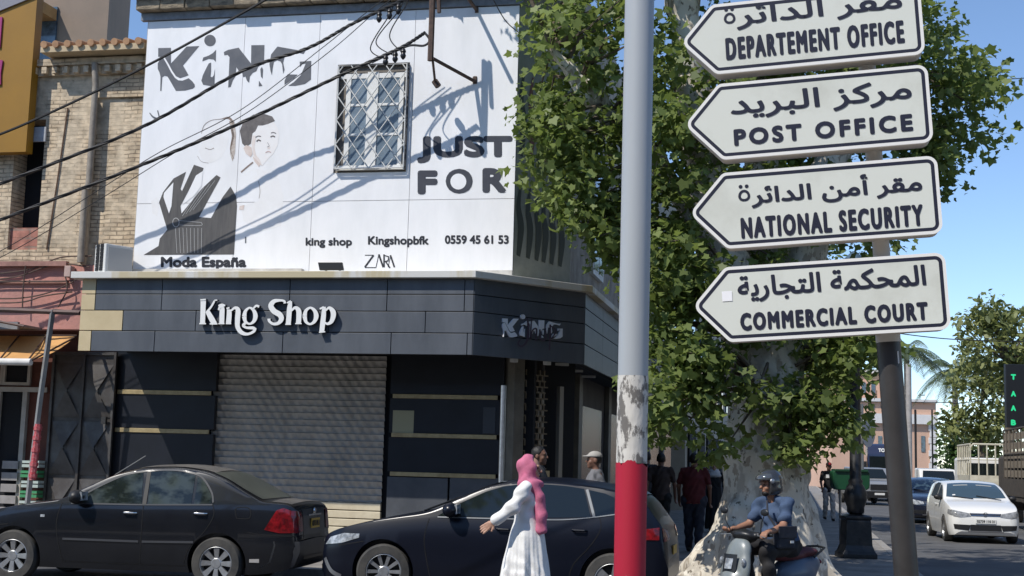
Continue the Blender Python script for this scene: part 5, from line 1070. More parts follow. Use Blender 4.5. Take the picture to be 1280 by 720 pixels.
class Car:
    """closed body lofted from stations along x (front = 0); every lamp, window and seam is laid on its surface"""
    def __init__(s, Lx, hw, top, belt, width, low, tumble=.30, sect=None, ny=34, crown=.05):
        s.L, s.hw = Lx, hw; f = lambda P: (lambda x: float(s.pchip(P, x)))
        s.top, s.belt, s.wid, s.low = f(top), f(belt), f(width), f(low); s.tumble = tumble; s.crown = crown
        s.sect = sect or [(0, .93), (.18, .975), (.45, 1.), (.72, .995), (.9, .975), (1, .955)]
        s.xs = np.unique(np.concatenate([np.linspace(0, .25, 12), np.linspace(.25, Lx-.25, 74), np.linspace(Lx-.25, Lx, 12)]))
        s.S = [s.section(x) for x in s.xs]
    @staticmethod
    def pchip(P, x):
        X = np.array([p[0] for p in P], float); Y = np.array([p[1] for p in P], float); h = np.diff(X); d = np.diff(Y)/h; m = np.zeros(len(X)); m[0], m[-1] = d[0], d[-1]
        for i in range(1, len(X)-1): m[i] = 0 if d[i-1]*d[i] <= 0 else 2*d[i-1]*d[i]/(d[i-1]+d[i])
        x = min(max(x, X[0]), X[-1]); i = min(max(int(np.searchsorted(X, x)-1), 0), len(h)-1); t = (x-X[i])/h[i]
        return (2*t**3-3*t*t+1)*Y[i]+(t**3-2*t*t+t)*h[i]*m[i]+(-2*t**3+3*t*t)*Y[i+1]+(t**3-t*t)*h[i]*m[i+1]
    def section(s, x):
        zl, zb, zt, w = s.low(x), s.belt(x), s.top(x), s.wid(x)*s.hw; zb = min(zb, zt-.012); H = zt-zb
        P = [(w*c, zl+(zb-zl)*t) for t, c in s.sect]; yb = P[-1][0]
        cr = min(s.crown, H*.5); zs = zb+(H-cr)*.92; ys = yb-s.tumble*max(H-cr, 0)*.92*.9
        for t in (.25, .5, .75, 1.): P.append((yb+(ys-yb)*t, zb+(zs-zb)*t))
        rr = min(.09, .5*H+.012)
        for t in (.25, .5, .75, 1.): a = t*math.pi/2; P.append((ys-rr*(1-math.cos(a))*1.1, zs+(zt-cr-zs)*math.sin(a)+cr*.25*t))
        ye, ze = P[-1]
        for t in (.2, .4, .6, .8, 1.): P.append((ye*(1-t), ze+(zt-ze)*(1-(1-t)**2)))
        return np.array(P)
    def sec(s, x):
        x = min(max(x, 0), s.L); i = min(int(np.searchsorted(s.xs, x)), len(s.xs)-1); i0 = max(i-1, 0)
        if i == i0: return s.S[i]
        t = (x-s.xs[i0])/(s.xs[i]-s.xs[i0]); return s.S[i0]*(1-t)+s.S[i]*t
    def side(s, x, z, o=.004): P = s.sec(x); return float(np.interp(z, P[:17, 1], P[:17, 0]))+o
    def ztop(s, x, y, o=.004): P = s.sec(x)[9:]; return float(np.interp(abs(y), P[::-1, 0], P[::-1, 1]))+o
    def inside(s, x, y, z):
        P = s.sec(x)
        if z < P[0, 1] or z > P[-1, 1]: return False
        return abs(y) <= float(np.interp(z, P[:, 1], P[:, 0]))
    def end(s, y, z, rear=False, o=.006):
        a, b = (0., 1.2)
        g = (lambda q: s.L-q) if rear else (lambda q: q)
        if s.inside(g(0.), y, z): return g(-o)
        for _ in range(18):
            m_ = (a+b)/2
            if s.inside(g(m_), y, z): b = m_
            else: a = m_
        return g(b-o)
    def body(s):
        mb = MB(); n = len(s.S[0]); ring = []
        for x, P in zip(s.xs, s.S):
            o = len(mb.v); full = [(x, -p[0], p[1]) for p in P]+[(x, p[0], p[1]) for p in P[-2::-1]]; mb.v += full; ring.append(range(o, o+len(full)))
        k = len(ring[0])
        for a, b in zip(ring[:-1], ring[1:]):
            for i in range(k): j = (i+1) % k; mb.f.append((a[i], b[i], b[j], a[j])); mb.fm.append(0)
        mb.f.append(tuple(ring[0])); mb.f.append(tuple(ring[-1])[::-1]); mb.fm += [0, 0]; return mb
    # patches -----------------------------------------------------
    def pside(s, mb, lo, hi, sg, nx=22, nz=8, o=.004):
        def at(P, t):
            d = np.concatenate([[0], np.cumsum([math.dist(p, q) for p, q in zip(P[:-1], P[1:])])]); d /= d[-1]; return np.interp(t, d, [p[0] for p in P]), np.interp(t, d, [p[1] for p in P])
        def fn(u, v):
            a, b = at(lo, u), at(hi, u); x, z = a[0]+(b[0]-a[0])*v, a[1]+(b[1]-a[1])*v; return (x, sg*s.side(x, z, o), z)
        mb.grid(fn, nx, nz)
    def pline(s, mb, P, w, sg, o=.005, nrm=None):
        Q = smooth_pts([(*p, w) for p in P], 6); l_, r_ = stroke2d([(*p, w) for p in P], 6)
        for i in range(len(l_)-1): mb.add([(p[0], sg*s.side(p[0], p[1], o), p[1]) for p in (l_[i], r_[i], r_[i+1], l_[i+1])], [(0, 1, 2, 3)])
    def ptop(s, mb, x0, x1, y0, y1, nx=10, ny=18, o=.004):   # x0, x1: functions of v in 0..1; y0, y1 functions of u
        def fn(u, v):
            yy = y0(u)+(y1(u)-y0(u))*v; x = x0(v)+(x1(v)-x0(v))*u; return (x, yy, s.ztop(x, yy, o))
        mb.grid(fn, nx, ny)
    def pend(s, mb, lo, hi, rear=False, n=14, m_=6, o=.006):
        def at(P, t): d = np.linspace(0, 1, len(P)); return np.interp(t, d, [p[0] for p in P]), np.interp(t, d, [p[1] for p in P])
        def fn(u, v):
            a, b = at(lo, u), at(hi, u); y, z = a[0]+(b[0]-a[0])*v, a[1]+(b[1]-a[1])*v; return (s.end(y, z, rear, o), y, z)
        mb.grid(fn, n, m_)
def arches(body, wheels, r, hw):
    """cut the wheel arches out of the body"""
    for (x, z) in wheels:
        for sg in (-1, 1):
            c = MB(); c.lathe([(r, -.32), (r, .2)], 40, 'y', (x, sg*hw, z)); co = obj('cutter', c, black); md = body.modifiers.new('b', 'BOOLEAN'); md.object = co; md.operation = 'DIFFERENCE'; md.solver = 'EXACT'
    dg = bpy.context.evaluated_depsgraph_get(); me = bpy.data.meshes.new_from_object(body.evaluated_get(dg)); cut = [md.object for md in body.modifiers]; body.modifiers.clear(); body.data = me
    for c in cut: bpy.data.objects.remove(c)
    me.polygons.foreach_set('use_smooth', [True]*len(me.polygons)); me.set_sharp_from_angle(angle=R(32))
def wheel(root, x, y, z, r, sg, spokes, style, width=.19, steer=0.):
    rr = r*.66
    hub = MB(); hub.lathe([(rr*.9, sg*-.03), (rr*.9, sg*.0), (.02, sg*.0)], 28, 'y'); w_ = obj('wheel', hub, black, root, smooth=True, local=True)
    w_.location = (x, y, z); w_.rotation_euler = (0, 0, steer)
    t = MB(); t.lathe([(rr*1.0, -width/2), (r*.93, -width/2), (r*.985, -width/2+.025), (r, -width/2+.05), (r, width/2-.05), (r*.985, width/2-.025), (r*.93, width/2), (rr*1.0, width/2), (rr*.98, width/2-.02), (rr*.98, -width/2+.02), (rr*1., -width/2)], 44, 'y', cap=False); obj('tyre', t, rubber, w_, smooth=True, local=True)
    m_ = MB(); e = sg*(width/2-.012)
    m_.lathe([(rr*1.02, e), (rr*.94, e+sg*.008), (rr*.90, e-sg*.012), (rr*.89, 0)], 40, 'y', cap=False)
    m_.lathe([(.001, e-sg*.015), (.055, e-sg*.015), (.075, e-sg*.03), (.075, 0)], 20, 'y', cap=False)
    for i in range(spokes):
        a = 2*math.pi*i/spokes; ca, sa = math.cos(a), math.sin(a); w0, w1 = style
        q = [(.05, -w0), (rr*.93, -w1), (rr*.93, w1), (.05, w0)]; P = [(ca*u-sa*v, e-sg*(.03-.03*u/rr), sa*u+ca*v) for u, v in q]; m_.prism(P, (0, -sg*.03, 0))
    obj('rim', m_, rimmt, w_, smooth=True, sharp=35, local=True); return w_
def plate(root, car, y, z, w_, h_, rear, m_, txt=None, name='number_plate'):
    x = car.end(0, z, rear, .012); sgx = 1 if rear else -1; b = MB(); b.box(x-.006, x+.006, y-w_/2, y+w_/2, z-h_/2, z+h_/2); o = obj(name, b, m_, root, local=True)
    if txt:
        b = MB(); d = 1 if rear else -1
        put_text(b, txt, (x+sgx*.008, y-d*w_*.44, z-h_*.3), (0, d*w_*.88, 0), (0, 0, h_*.6), (sgx, 0, 0), .003, lift=0); obj('plate_number', b, blur, o, local=True)
def mirror(root, car, x, z, sg, m_, s_=1.):
    y = car.side(x, z-.02)-.02; c = blend([ell((x, sg*(y+.11*s_), z+.04), (.075*s_, .10*s_, .07*s_)), cap((x-.02, sg*y, z-.02), (x, sg*(y+.08), z), .025)], .012, .03); o = obj('mirror', join(c), m_, root, smooth=True, sharp=180, local=True)
    b = MB(); b.box(x+.05*s_, x+.072*s_, sg*(y+.11)-.07*s_, sg*(y+.11)+.07*s_, z, z+.085*s_); obj('mirror_glass', b, clear, o, local=True)
def handle(root, car, x, z, sg, m_):
    y = car.side(x, z); b = MB(); b.tube([(x-.085, sg*(y+.0), z), (x-.06, sg*(y+.03), z), (x+.06, sg*(y+.032), z), (x+.085, sg*(y+.0), z)], [.011, .013, .013, .011], 8); obj('handle', b, m_, root, smooth=True, local=True)
    return o_

def make_sedan():
    wb, fo = 2.63, .86; Lx = 4.46
    c = Car(Lx, .85, [(0, .60), (.03, .70), (.12, .76), (.5, .88), (1.0, .985), (1.38, 1.05), (1.75, 1.235), (2.12, 1.40), (2.45, 1.47), (2.85, 1.485), (3.2, 1.45), (3.45, 1.375), (3.8, 1.20), (4.08, 1.085), (4.3, 1.07), (4.40, 1.03), (4.44, .95), (4.46, .70)],
            [(0, .55), (.12, .70), (.5, .82), (1., .91), (1.5, .965), (2.5, .985), (3.4, 1.01), (4.0, 1.02), (4.3, 1.0), (4.40, .95), (4.46, .64)],
            [(0, .60), (.04, .72), (.15, .84), (.4, .95), (.9, .99), (1.6, 1.), (3.2, 1.), (3.8, .975), (4.2, .935), (4.38, .88), (4.46, .82)],
            [(0, .34), (.1, .24), (.5, .19), (3.9, .19), (4.3, .25), (4.46, .36)], .36, crown=.045)
    r = thing('parked_sedan', 'dusty dark blue-black sedan with red tail lamps parked before the roller shutter', 'car')
    blk = mat('sedan_paint', (.012, .013, .016), .25, coat=.75, crough=.07, spec=.4, col2=(.0045, .005, .0075), vscale=1.5, lo=.35, hi=.8)
    bo = obj('body', c.body(), blk, r, local=True); arches(bo, [(fo, .315), (fo+wb, .315)], .365, .85)
    sglass = mat('sedan_glass', (.012, .016, .016), .05, spec=.6, col2=(.05, .062, .058), vscale=3.2, lo=.40, hi=.55, detail=3, stretch=(1, 1, 1.8))  # mottling paints greenish reflections, interior and dirt into the glass
    for sg in (-1, 1):
        f = MB(); c.pside(f, [(1.58, .985), (2.49, 1.0)], [(1.60, 1.005), (1.80, 1.13), (2.05, 1.265), (2.25, 1.345), (2.44, 1.385)], sg); fd = obj('front_window', f, sglass, r, smooth=True, local=True)
        f = MB(); c.pside(f, [(2.575, 1.0), (3.13, 1.012)], [(2.535, 1.39), (2.75, 1.405), (2.95, 1.395), (3.12, 1.36)], sg); obj('rear_window', f, sglass, r, smooth=True, local=True)
        f = MB(); c.pside(f, [(3.165, 1.014), (3.38, 1.03)], [(3.155, 1.345), (3.25, 1.29), (3.37, 1.12), (3.39, 1.06)], sg); obj('quarter_window', f, sglass, r, smooth=True, local=True)
        f = MB(); c.pline(f, [(1.58, .99), (1.82, 1.145), (2.07, 1.28), (2.27, 1.36), (2.55, 1.405), (2.8, 1.418), (3.0, 1.405), (3.2, 1.345), (3.36, 1.17), (3.405, 1.04)], .022, sg, .007); c.pline(f, [(1.58, .978), (2.5, .988), (3.4, 1.015)], .018, sg, .007); obj('window_trim', f, mat('trim_dark', (.05, .052, .056), .35), r, local=True)
        f = MB(); c.pline(f, [(2.515, 1.39), (2.53, .99)], .05, sg, .008); obj('pillar_trim', f, black, r, local=True)
        f = MB()
        for P in ([(1.46, .98), (1.42, .72), (1.50, .34), (1.56, .26)], [(2.52, .98), (2.53, .62), (2.52, .27)], [(3.40, 1.03), (3.43, .88), (3.32, .68), (3.15, .50), (3.08, .30)], [(3.72, .86), (3.70, .98), (3.86, .985), (3.88, .87), (3.72, .86)], [(1.5, .27), (3.1, .27)], [(.42, .66), (.78, .70)]): c.pline(f, P, .010, sg, .003)
        obj('door_gap', f, seam, r, local=True)
        f = MB(); c.pline(f, [(1.52, .545), (2.50, .545)], .026, sg, .012); c.pline(f, [(2.545, .545), (3.20, .56)], .026, sg, .012); obj('rub_strip', f, mat('strip_grey', (.06, .062, .068), .4), r, local=True)
        for x, z in ((2.36, .885), (3.26, .905)): handle(r, c, x, z, sg, chrome)
        mirror(r, c, 1.70, 1.02, sg, black, 1.25)
        f = MB(); c.pside(f, [(1.20, .80), (1.255, .80)], [(1.20, .83), (1.255, .83)], sg, 3, 2, .008); obj('side_repeater', f, clear, r, local=True)
        f = MB(); c.pside(f, [(4.07, .735), (4.25, .70), (4.42, .705)], [(4.20, .97), (4.28, 1.0), (4.40, .96)], sg, 12, 8, .009); f2 = obj('tail_lamp', f, redl, r, smooth=True, local=True)
        f = MB(); c.pend(f, [(sg*.74, .70), (sg*.50, .72)], [(sg*.72, .97), (sg*.52, .95)], True, 8, 6, .010); obj('tail_lamp', f, redl, r, smooth=True, local=True)
        f = MB(); c.pside(f, [(.10, .60), (.5, .66)], [(.14, .70), (.5, .78)], sg, 8, 5, .008); obj('headlight', f, clear, r, smooth=True, local=True)
        f = MB(); c.pline(f, [(3.86, .70), (4.05, .675), (4.30, .665), (4.44, .66)], .010, sg, .004); obj('bumper_gap', f, seam, r, local=True)
        f = MB(); c.pside(f, [(3.9, .34), (4.02, .34)], [(3.9, .38), (4.02, .385)], sg, 4, 2, .005); obj('paint_scrape', f, mat('scrape', (.42, .40, .38), .7), r, local=True)
        for xw in (fo, fo+wb): wheel(r, xw, sg*.755, .315, .315, sg, 8, (.022, .036))
    f = MB(); c.ptop(f, lambda v: 1.45+.25*(2*v-1)**2*.4, lambda v: 2.2, lambda u: -.66+.12*u, lambda u: .66-.12*u); obj('windscreen', f, sglass, r, smooth=True, local=True)
    dusty = mat('dusty_glass', (.10, .105, .085), .28, spec=.6, col2=(.07, .075, .062), vscale=3)
    f = MB(); c.ptop(f, lambda v: 3.36+.10*(2*v-1)**2*-.5, lambda v: 4.02-.05*(2*v-1)**2, lambda u: -.56-.06*u, lambda u: .56+.06*u); obj('rear_screen', f, dusty, r, smooth=True, local=True)
    roofd = mat('roof_dust', (.16, .145, .125), .5, coat=.2, col2=(.09, .083, .075), vscale=3)
    f = MB(); c.ptop(f, lambda v: 2.32, lambda v: 3.32, lambda u: -.52, lambda u: .52, o=.003); obj('roof_panel', f, roofd, r, smooth=True, local=True)
    f = MB(); c.ptop(f, lambda v: 4.08, lambda v: 4.34, lambda u: -.62, lambda u: .62, o=.004); obj('boot_lid', f, roofd, r, smooth=True, local=True)
    f = MB(); c.pend(f, [(-.47, .62), (.47, .62)], [(-.47, .98), (.47, .98)], True, 12, 8, .004); obj('boot_panel', f, mat('boot_black', (.018, .019, .023), .35, coat=.4), r, smooth=True, local=True)
    plate(r, c, .02, .80, .36, .12, True, platey, '02715 109 31')
    b = MB(); x = c.end(0, .93, True, .012); b.box(x-.01, x+.008, -.28, .28, .895, .915); b.lathe([(.001, x+.012), (.035, x+.012), (.045, x)], 16, 'x', (0, 0, .955), False); obj('boot_badge', b, chrome, r, local=True)
    b = MB(); c.pend(b, [(-.78, .27), (0, .25), (.78, .27)], [(-.80, .60), (0, .62), (.80, .60)], True, 16, 8, .03); bp = obj('bumper', b, mat('bumper_faded', (.032, .034, .04), .5, col2=(.055, .055, .055), vscale=4), r, smooth=True, local=True)
    b = MB(); c.pend(b, [(-.55, .30), (.55, .30)], [(-.55, .42), (.55, .42)], True, 8, 3, .04); obj('bumper_vent', b, black, bp, local=True)
    b = MB(); c.pend(b, [(-.45, .45), (.45, .45)], [(-.45, .58), (.45, .58)], False, 8, 3, .01); obj('grille', b, black, r, local=True)
    b = MB(); b.tube([(1.95, -.42, 1.33), (2.35, -.44, 1.58)], .006, 5); obj('aerial', b, mat('aerial_grey', (.25, .25, .24), .5), r, local=True)
    b = MB(); b.box(.6, 3.9, -.7, .7, .18, .26); obj('underbody', b, black, r, local=True)
    return r
o_ = None
sed = make_sedan()
a0, a1 = onG(14, 694.5, .315), onG(269, 704.5, .315); dxy = (a1-a0); hz = math.atan2(dxy.y, dxy.x); mid = (a0+a1)/2; ln_ = Vector((math.cos(hz), math.sin(hz), 0)); nl_ = Vector((-math.sin(hz), math.cos(hz), 0))
sed.location = mid-ln_*(.86+2.63/2)+nl_*.85; sed.location.z = 0; sed.rotation_euler.z = hz

def make_hatch():
    wb, fo = 2.70, .86; Lx = 4.18
    c = Car(Lx, .89, [(0, .58), (.03, .68), (.10, .74), (.3, .815), (.7, .92), (1.1, 1.005), (1.36, 1.06), (1.75, 1.245), (2.15, 1.40), (2.5, 1.455), (2.8, 1.46), (3.3, 1.42), (3.70, 1.35), (3.88, 1.27), (4.02, 1.10), (4.10, .98), (4.13, .93), (4.17, .80), (4.18, .60)],
            [(0, .54), (.1, .68), (.4, .80), (1., .91), (1.5, .96), (2.5, .98), (3.2, 1.0), (3.65, 1.06), (3.88, 1.06), (4.02, 1.0), (4.11, .9), (4.18, .55)],
            [(0, .55), (.03, .68), (.12, .83), (.35, .945), (.8, .99), (1.6, 1.), (3.2, 1.), (3.7, .985), (3.98, .95), (4.12, .90), (4.18, .84)],
            [(0, .30), (.1, .20), (.5, .17), (3.8, .17), (4.08, .22), (4.18, .34)], .40, crown=.045, sect=[(0, .93), (.15, .97), (.40, .985), (.52, .985), (.66, 1.0), (.86, .975), (1, .94)])
    r = thing('parked_hatchback', 'glossy dark navy hatchback parked at the corner behind the woman in white', 'car')
    blk = mat('hatch_paint', (.0035, .005, .012), .33, coat=.2, crough=.2, spec=.3)
    bo = obj('body', c.body(), blk, r, local=True); arches(bo, [(fo, .32), (fo+wb, .32)], .375, .89)
    for sg in (-1, 1):
        f = MB(); c.pside(f, [(1.50, .985), (2.46, .995)], [(1.54, 1.01), (1.78, 1.15), (2.05, 1.28), (2.25, 1.345), (2.42, 1.37)], sg); obj('front_window', f, cglass, r, smooth=True, local=True)
        f = MB(); c.pside(f, [(2.53, .997), (3.30, 1.03)], [(2.51, 1.375), (2.75, 1.383), (3.0, 1.37), (3.20, 1.345)], sg); obj('rear_window', f, cglass, r, smooth=True, local=True)
        f = MB(); c.pside(f, [(3.36, 1.04), (3.72, 1.10)], [(3.26, 1.335), (3.45, 1.30), (3.70, 1.20), (3.76, 1.15)], sg); obj('quarter_window', f, cglass, r, smooth=True, local=True)
        f = MB(); c.pline(f, [(1.50, .972), (2.0, .975), (2.6, .983), (2.95, .99), (3.25, 1.02), (3.6, 1.075), (3.82, 1.12)], .012, sg, .008); f_ = obj('window_trim', f, mat('trim_dull', (.16, .17, .18), .4, metal=.4), r, local=True)
        f = MB(); c.pline(f, [(3.235, 1.34), (3.34, 1.035)], .03, sg, .008); obj('pillar_trim', f, mat('trim_dull', (.16, .17, .18), .4, metal=.4), r, local=True)
        f = MB()
        for P in ([(1.40, .95), (1.36, .70), (1.42, .36), (1.46, .22)], [(2.49, .98), (2.50, .6), (2.48, .23)], [(3.40, 1.04), (3.42, .90), (3.30, .70), (3.12, .50), (3.05, .28)], [(1.45, .25), (3.05, .25)], [(.30, .60), (.62, .66)]): c.pline(f, P, .009, sg, .003)
        obj('door_gap', f, seam, r, local=True)
        for x, z in ((2.30, .86), (3.18, .88)): handle(r, c, x, z, sg, blk)
        mirror(r, c, 1.68, 1.02, sg, blk, 1.25)
        f = MB(); c.pside(f, [(.10, .60), (.34, .63), (.56, .70)], [(.17, .69), (.36, .745), (.56, .745)], sg, 10, 5, .009); h_ = obj('headlight', f, clear, r, smooth=True, local=True)
        f = MB(); c.pend(f, [(sg*.58, .60), (sg*.36, .60)], [(sg*.60, .68), (sg*.38, .66)], False, 6, 4, .009); obj('headlight', f, clear, r, smooth=True, local=True)
        f = MB(); c.pline(f, [(.10, .44), (.20, .30), (.34, .24)], .05, sg, .010); obj('bumper_blade', f, mat('blade_silver', (.42, .43, .45), .3, metal=.8), r, local=True)
        f = MB(); c.pside(f, [(3.80, .80), (4.08, .80)], [(3.80, .90), (4.08, .94)], sg, 8, 5, .010); obj('tail_lamp', f, redl, r, smooth=True, local=True)
        f = MB(); c.pend(f, [(sg*.78, .78), (sg*.48, .80)], [(sg*.76, .93), (sg*.48, .90)], True, 6, 4, .010); obj('tail_lamp', f, redl, r, smooth=True, local=True)
        for xw, st in ((fo, .22), (fo+wb, 0)): wheel(r, xw, sg*.79, .32, .32, sg, 10 if xw == fo else 5, (.016, .022) if xw == fo else (.03, .05), .20, st if sg < 0 else st)
    f = MB(); c.ptop(f, lambda v: 1.43+.10*(2*v-1)**2, lambda v: 2.24, lambda u: -.68+.13*u, lambda u: .68-.13*u); obj('windscreen', f, cglass, r, smooth=True, local=True)
    f = MB(); c.ptop(f, lambda v: 3.78, lambda v: 4.06, lambda u: -.52-.04*u, lambda u: .52+.04*u); obj('rear_screen', f, mat('tinted_glass', (.006, .007, .008), .35, spec=.25), r, smooth=True, local=True)
    b = MB(); b.tube([(1.28, -.62, c.ztop(1.28, .62)+.01), (1.6, -.1, c.ztop(1.6, .1)+.02)], .012, 5); obj('wiper', b, black, r, local=True)
    b = MB(); c.pend(b, [(-.42, .46), (.42, .46)], [(-.46, .58), (.46, .58)], False, 10, 4, .010); obj('grille', b, black, r, local=True)
    b = MB(); c.pend(b, [(-.55, .24), (.55, .24)], [(-.6, .36), (.6, .36)], False, 10, 4, .010); obj('lower_grille', b, black, r, local=True)
    plate(r, c, 0, .52, .42, .10, False, platew); plate(r, c, 0, .66, .42, .10, True, platey)
    b = MB(); b.tube([(3.55, 0, 1.39), (3.75, 0, 1.50)], .008, 6); b.lathe([(.03, 1.37), (.02, 1.41)], 10, c=(3.55, 0, 0)); obj('aerial', b, black, r, local=True)
    b = MB(); c.ptop(b, lambda v: 3.72, lambda v: 3.87, lambda u: -.5, lambda u: .5, o=.02); obj('spoiler', b, blk, r, smooth=True, local=True)
    b = MB(); b.box(.6, 3.8, -.74, .74, .16, .24); obj('underbody', b, black, r, local=True)
    return r
hat = make_hatch()
q0 = L(-4.72, 15.41); hat.location = L(-4.72-.86, 15.41+.80, 0); hat.rotation_euler.z = -THETA

def make_small(name, label, cat, col, kind='hatch', place=None, plate_txt=None, dark_hd=False, detail=True):
    """oncoming hatchbacks and saloons seen from the front"""
    Lx, hw, H = (3.98, .84, 1.46) if kind == 'hatch' else (4.4, .875, 1.46)
    top = [(0, .60), (.03, .70), (.10, .77), (.3, .86), (.7, .95), (1.0, 1.01), (1.5, 1.28), (1.85, 1.40), (2.3, H), (2.9, H-.01), (3.5, 1.37), (3.8, 1.12), (3.92, .98), (3.98, .62)] if kind == 'hatch' else [(0, .60), (.03, .70), (.10, .77), (.3, .85), (.8, .94), (1.2, 1.01), (1.7, 1.28), (2.05, 1.40), (2.5, H), (3.0, H-.01), (3.5, 1.32), (3.85, 1.1), (4.25, 1.06), (4.36, .95), (4.4, .6)]
    sc_ = Lx/3.98
    c = Car(Lx, hw, top, [(0, .55), (.1, .72), (.4, .83), (1., .93), (2., .98), (3.2*sc_, 1.02), (3.8*sc_, 1.0), (Lx, .55)], [(0, .70), (.03, .80), (.10, .89), (.3, .965), (.8, .995), (1.5, 1.), (3., 1.), (3.7*sc_, .96), (Lx, .86)], [(0, .28), (.1, .19), (.5, .17), (3.6*sc_, .17), (Lx, .32)], .38)
    r = thing(name, label, cat); bo = obj('body', c.body(), col, r, local=True); fo, wb = .80, 2.47*sc_
    arches(bo, [(fo, .30), (fo+wb, .30)], .35, hw)
    tf = 1.0 if kind == 'hatch' else 1.2
    f = MB(); c.ptop(f, lambda v: tf+.06+.12*(2*v-1)**2, lambda v: tf+.84, lambda u: -.70+.13*u, lambda u: .70-.13*u); ws = obj('windscreen', f, mat('screen_blue', (.045, .075, .10), .06, spec=.8, coat=.4), r, smooth=True, local=True)
    for sg in (-1, 1):
        f = MB(); c.pside(f, [(tf+.2, .99), (tf+1.05, 1.0)], [(tf+.24, 1.02), (tf+.55, 1.2), (tf+.85, 1.34), (tf+1.02, 1.38)], sg); obj('front_window', f, cglass, r, smooth=True, local=True)
        f = MB(); c.pside(f, [(tf+1.12, 1.0), (tf+1.95, 1.05)], [(tf+1.10, 1.38), (tf+1.5, 1.39), (tf+1.85, 1.33)], sg); obj('rear_window', f, cglass, r, smooth=True, local=True)
        f = MB(); c.pend(f, [(sg*.33*hw/.84, .625), (sg*.56, .60), (sg*.72*hw/.84, .62)], [(sg*.37, .70), (sg*.60, .745), (sg*.745*hw/.84, .775)], False, 10, 5, .010); hd_ = obj('headlight', f, mat('headlight_smoke', (.14, .145, .15), .15, coat=.6, col2=(.32, .33, .34), vscale=14) if dark_hd else clear, r, smooth=True, local=True)
        f = MB(); c.pside(f, [(.06, .63), (.34, .68)], [(.10, .76), (.34, .78)], sg, 6, 4, .009); obj('headlight', f, mat('headlight_smoke', (.14, .145, .15), .15), r, smooth=True, local=True)
        f = MB(); c.pend(f, [(sg*.38, .30), (sg*.70, .33)], [(sg*.34, .43), (sg*.72, .44)], False, 8, 4, .010); obj('fog_lamp_vent', f, black, r, local=True)
        mirror(r, c, tf+.32, 1.0, sg, black if dark_hd else col, .95)
        f = MB()
        for P in ([(1.15, .94), (1.12, .6), (1.2, .25)], [(tf+1.08, 1.0), (tf+1.1, .25)]): c.pline(f, P, .01, sg, .003)
        obj('door_gap', f, seamg if dark_hd else seam, r, local=True)
        handle(r, c, tf+.9, .87, sg, col)
        for xw in (fo, fo+wb): wheel(r, xw, sg*(hw-.10), .30, .30, sg, 5, (.02, .045))
    f = MB(); c.pend(f, [(-.33, .635), (.33, .635)], [(-.36, .705), (.36, .705)], False, 12, 4, .008); gr = obj('grille', f, black, r, local=True)
    b = MB()
    for z in (.652, .688):
        c.pend(b, [(-.33, z-.004), (.33, z-.004)], [(-.33, z+.004), (.33, z+.004)], False, 10, 1, .013)
    obj('grille_bar', b, chrome, gr, local=True)
    x = c.end(0, .67, False, .016); b = MB(); n = 24
    P = [(x, .058*math.cos(2*math.pi*i/n), .672+.058*math.sin(2*math.pi*i/n)) for i in range(n)]+[(x, .046*math.cos(2*math.pi*i/n), .672+.046*math.sin(2*math.pi*i/n)) for i in range(n)]
    b.add(P, [(i, (i+1) % n, n+(i+1) % n, n+i) for i in range(n)])
    for q in ([(-.024, .05), (0, .012), (.024, .05)], [(-.042, .02), (-.018, -.04), (0, .0), (.018, -.04), (.042, .02)]):
        for (y0, z0), (y1, z1) in zip(q[:-1], q[1:]): b.tube([(x, y0, .672+z0), (x, y1, .672+z1)], .006, 5)
    obj('badge', b, chrome, r, local=True)
    b = MB(); c.pend(b, [(-.36, .30), (.36, .30)], [(-.34, .44), (.34, .44)], False, 12, 4, .010); obj('lower_grille', b, black, r, local=True)
    b = MB(); c.pend(b, [(-.40, .265), (.40, .265)], [(-.40, .292), (.40, .292)], False, 12, 2, .012); obj('lower_lip', b, mat('lip_grey', (.2, .2, .21), .5), r, local=True)
    plate(r, c, 0, .52, .46, .10, False, platew, plate_txt)
    b = MB(); b.box(.5, 3.5, -.7, .7, .15, .23); obj('underbody', b, black, r, local=True)
    # seats and wheel seen as shapes behind the screen
    b = MB(); c.ptop(b, lambda v: tf+.62, lambda v: tf+.68, lambda u: -.45, lambda u: -.08, 3, 6, .008); c.ptop(b, lambda v: tf+.62, lambda v: tf+.68, lambda u: .12, lambda u: .46, 3, 6, .008); obj('sun_visor', b, mat('visor_grey', (.30, .32, .33), .6), ws, local=True)
    b = MB(); c.ptop(b, lambda v: tf+.20, lambda v: tf+.24, lambda u: .48, lambda u: .55, 2, 3, .008); obj('sticker', b, platew, ws, local=True)
    b = MB(); b.tube([(tf-.02, -.55, c.ztop(tf-.02, .55)+.015), (tf+.15, 0, c.ztop(tf+.15, 0)+.012)], .012, 5); b.tube([(tf-.02, .1, c.ztop(tf-.02, .1)+.015), (tf+.15, .55, c.ztop(tf+.15, .55)+.012)], .012, 5); obj('wiper', b, black, r, local=True)
    if place: r.location = place[0]; r.rotation_euler.z = place[1]
    return r
vd = math.pi/2-THETA
white_p = mat('white_paint', (.78, .78, .76), .22, coat=.6)
p_ = (onG(1180, 676)+onG(1262, 680))/2
make_small('white_hatchback', 'white hatchback driving towards us up the side street with smoked headlights', 'car', white_p, 'hatch', ((p_.x, p_.y-.65, 0), vd+R(3.0)), '02739 110 31', True)
p_ = onG(1170, 650); make_small('dark_saloon', 'dark navy saloon with bright headlights following the white hatchback', 'car', mat('navy_paint', (.012, .015, .03), .2, coat=.8), 'saloon', (tuple(onY(1169, 600, 43))[:2]+(0,), vd), None)
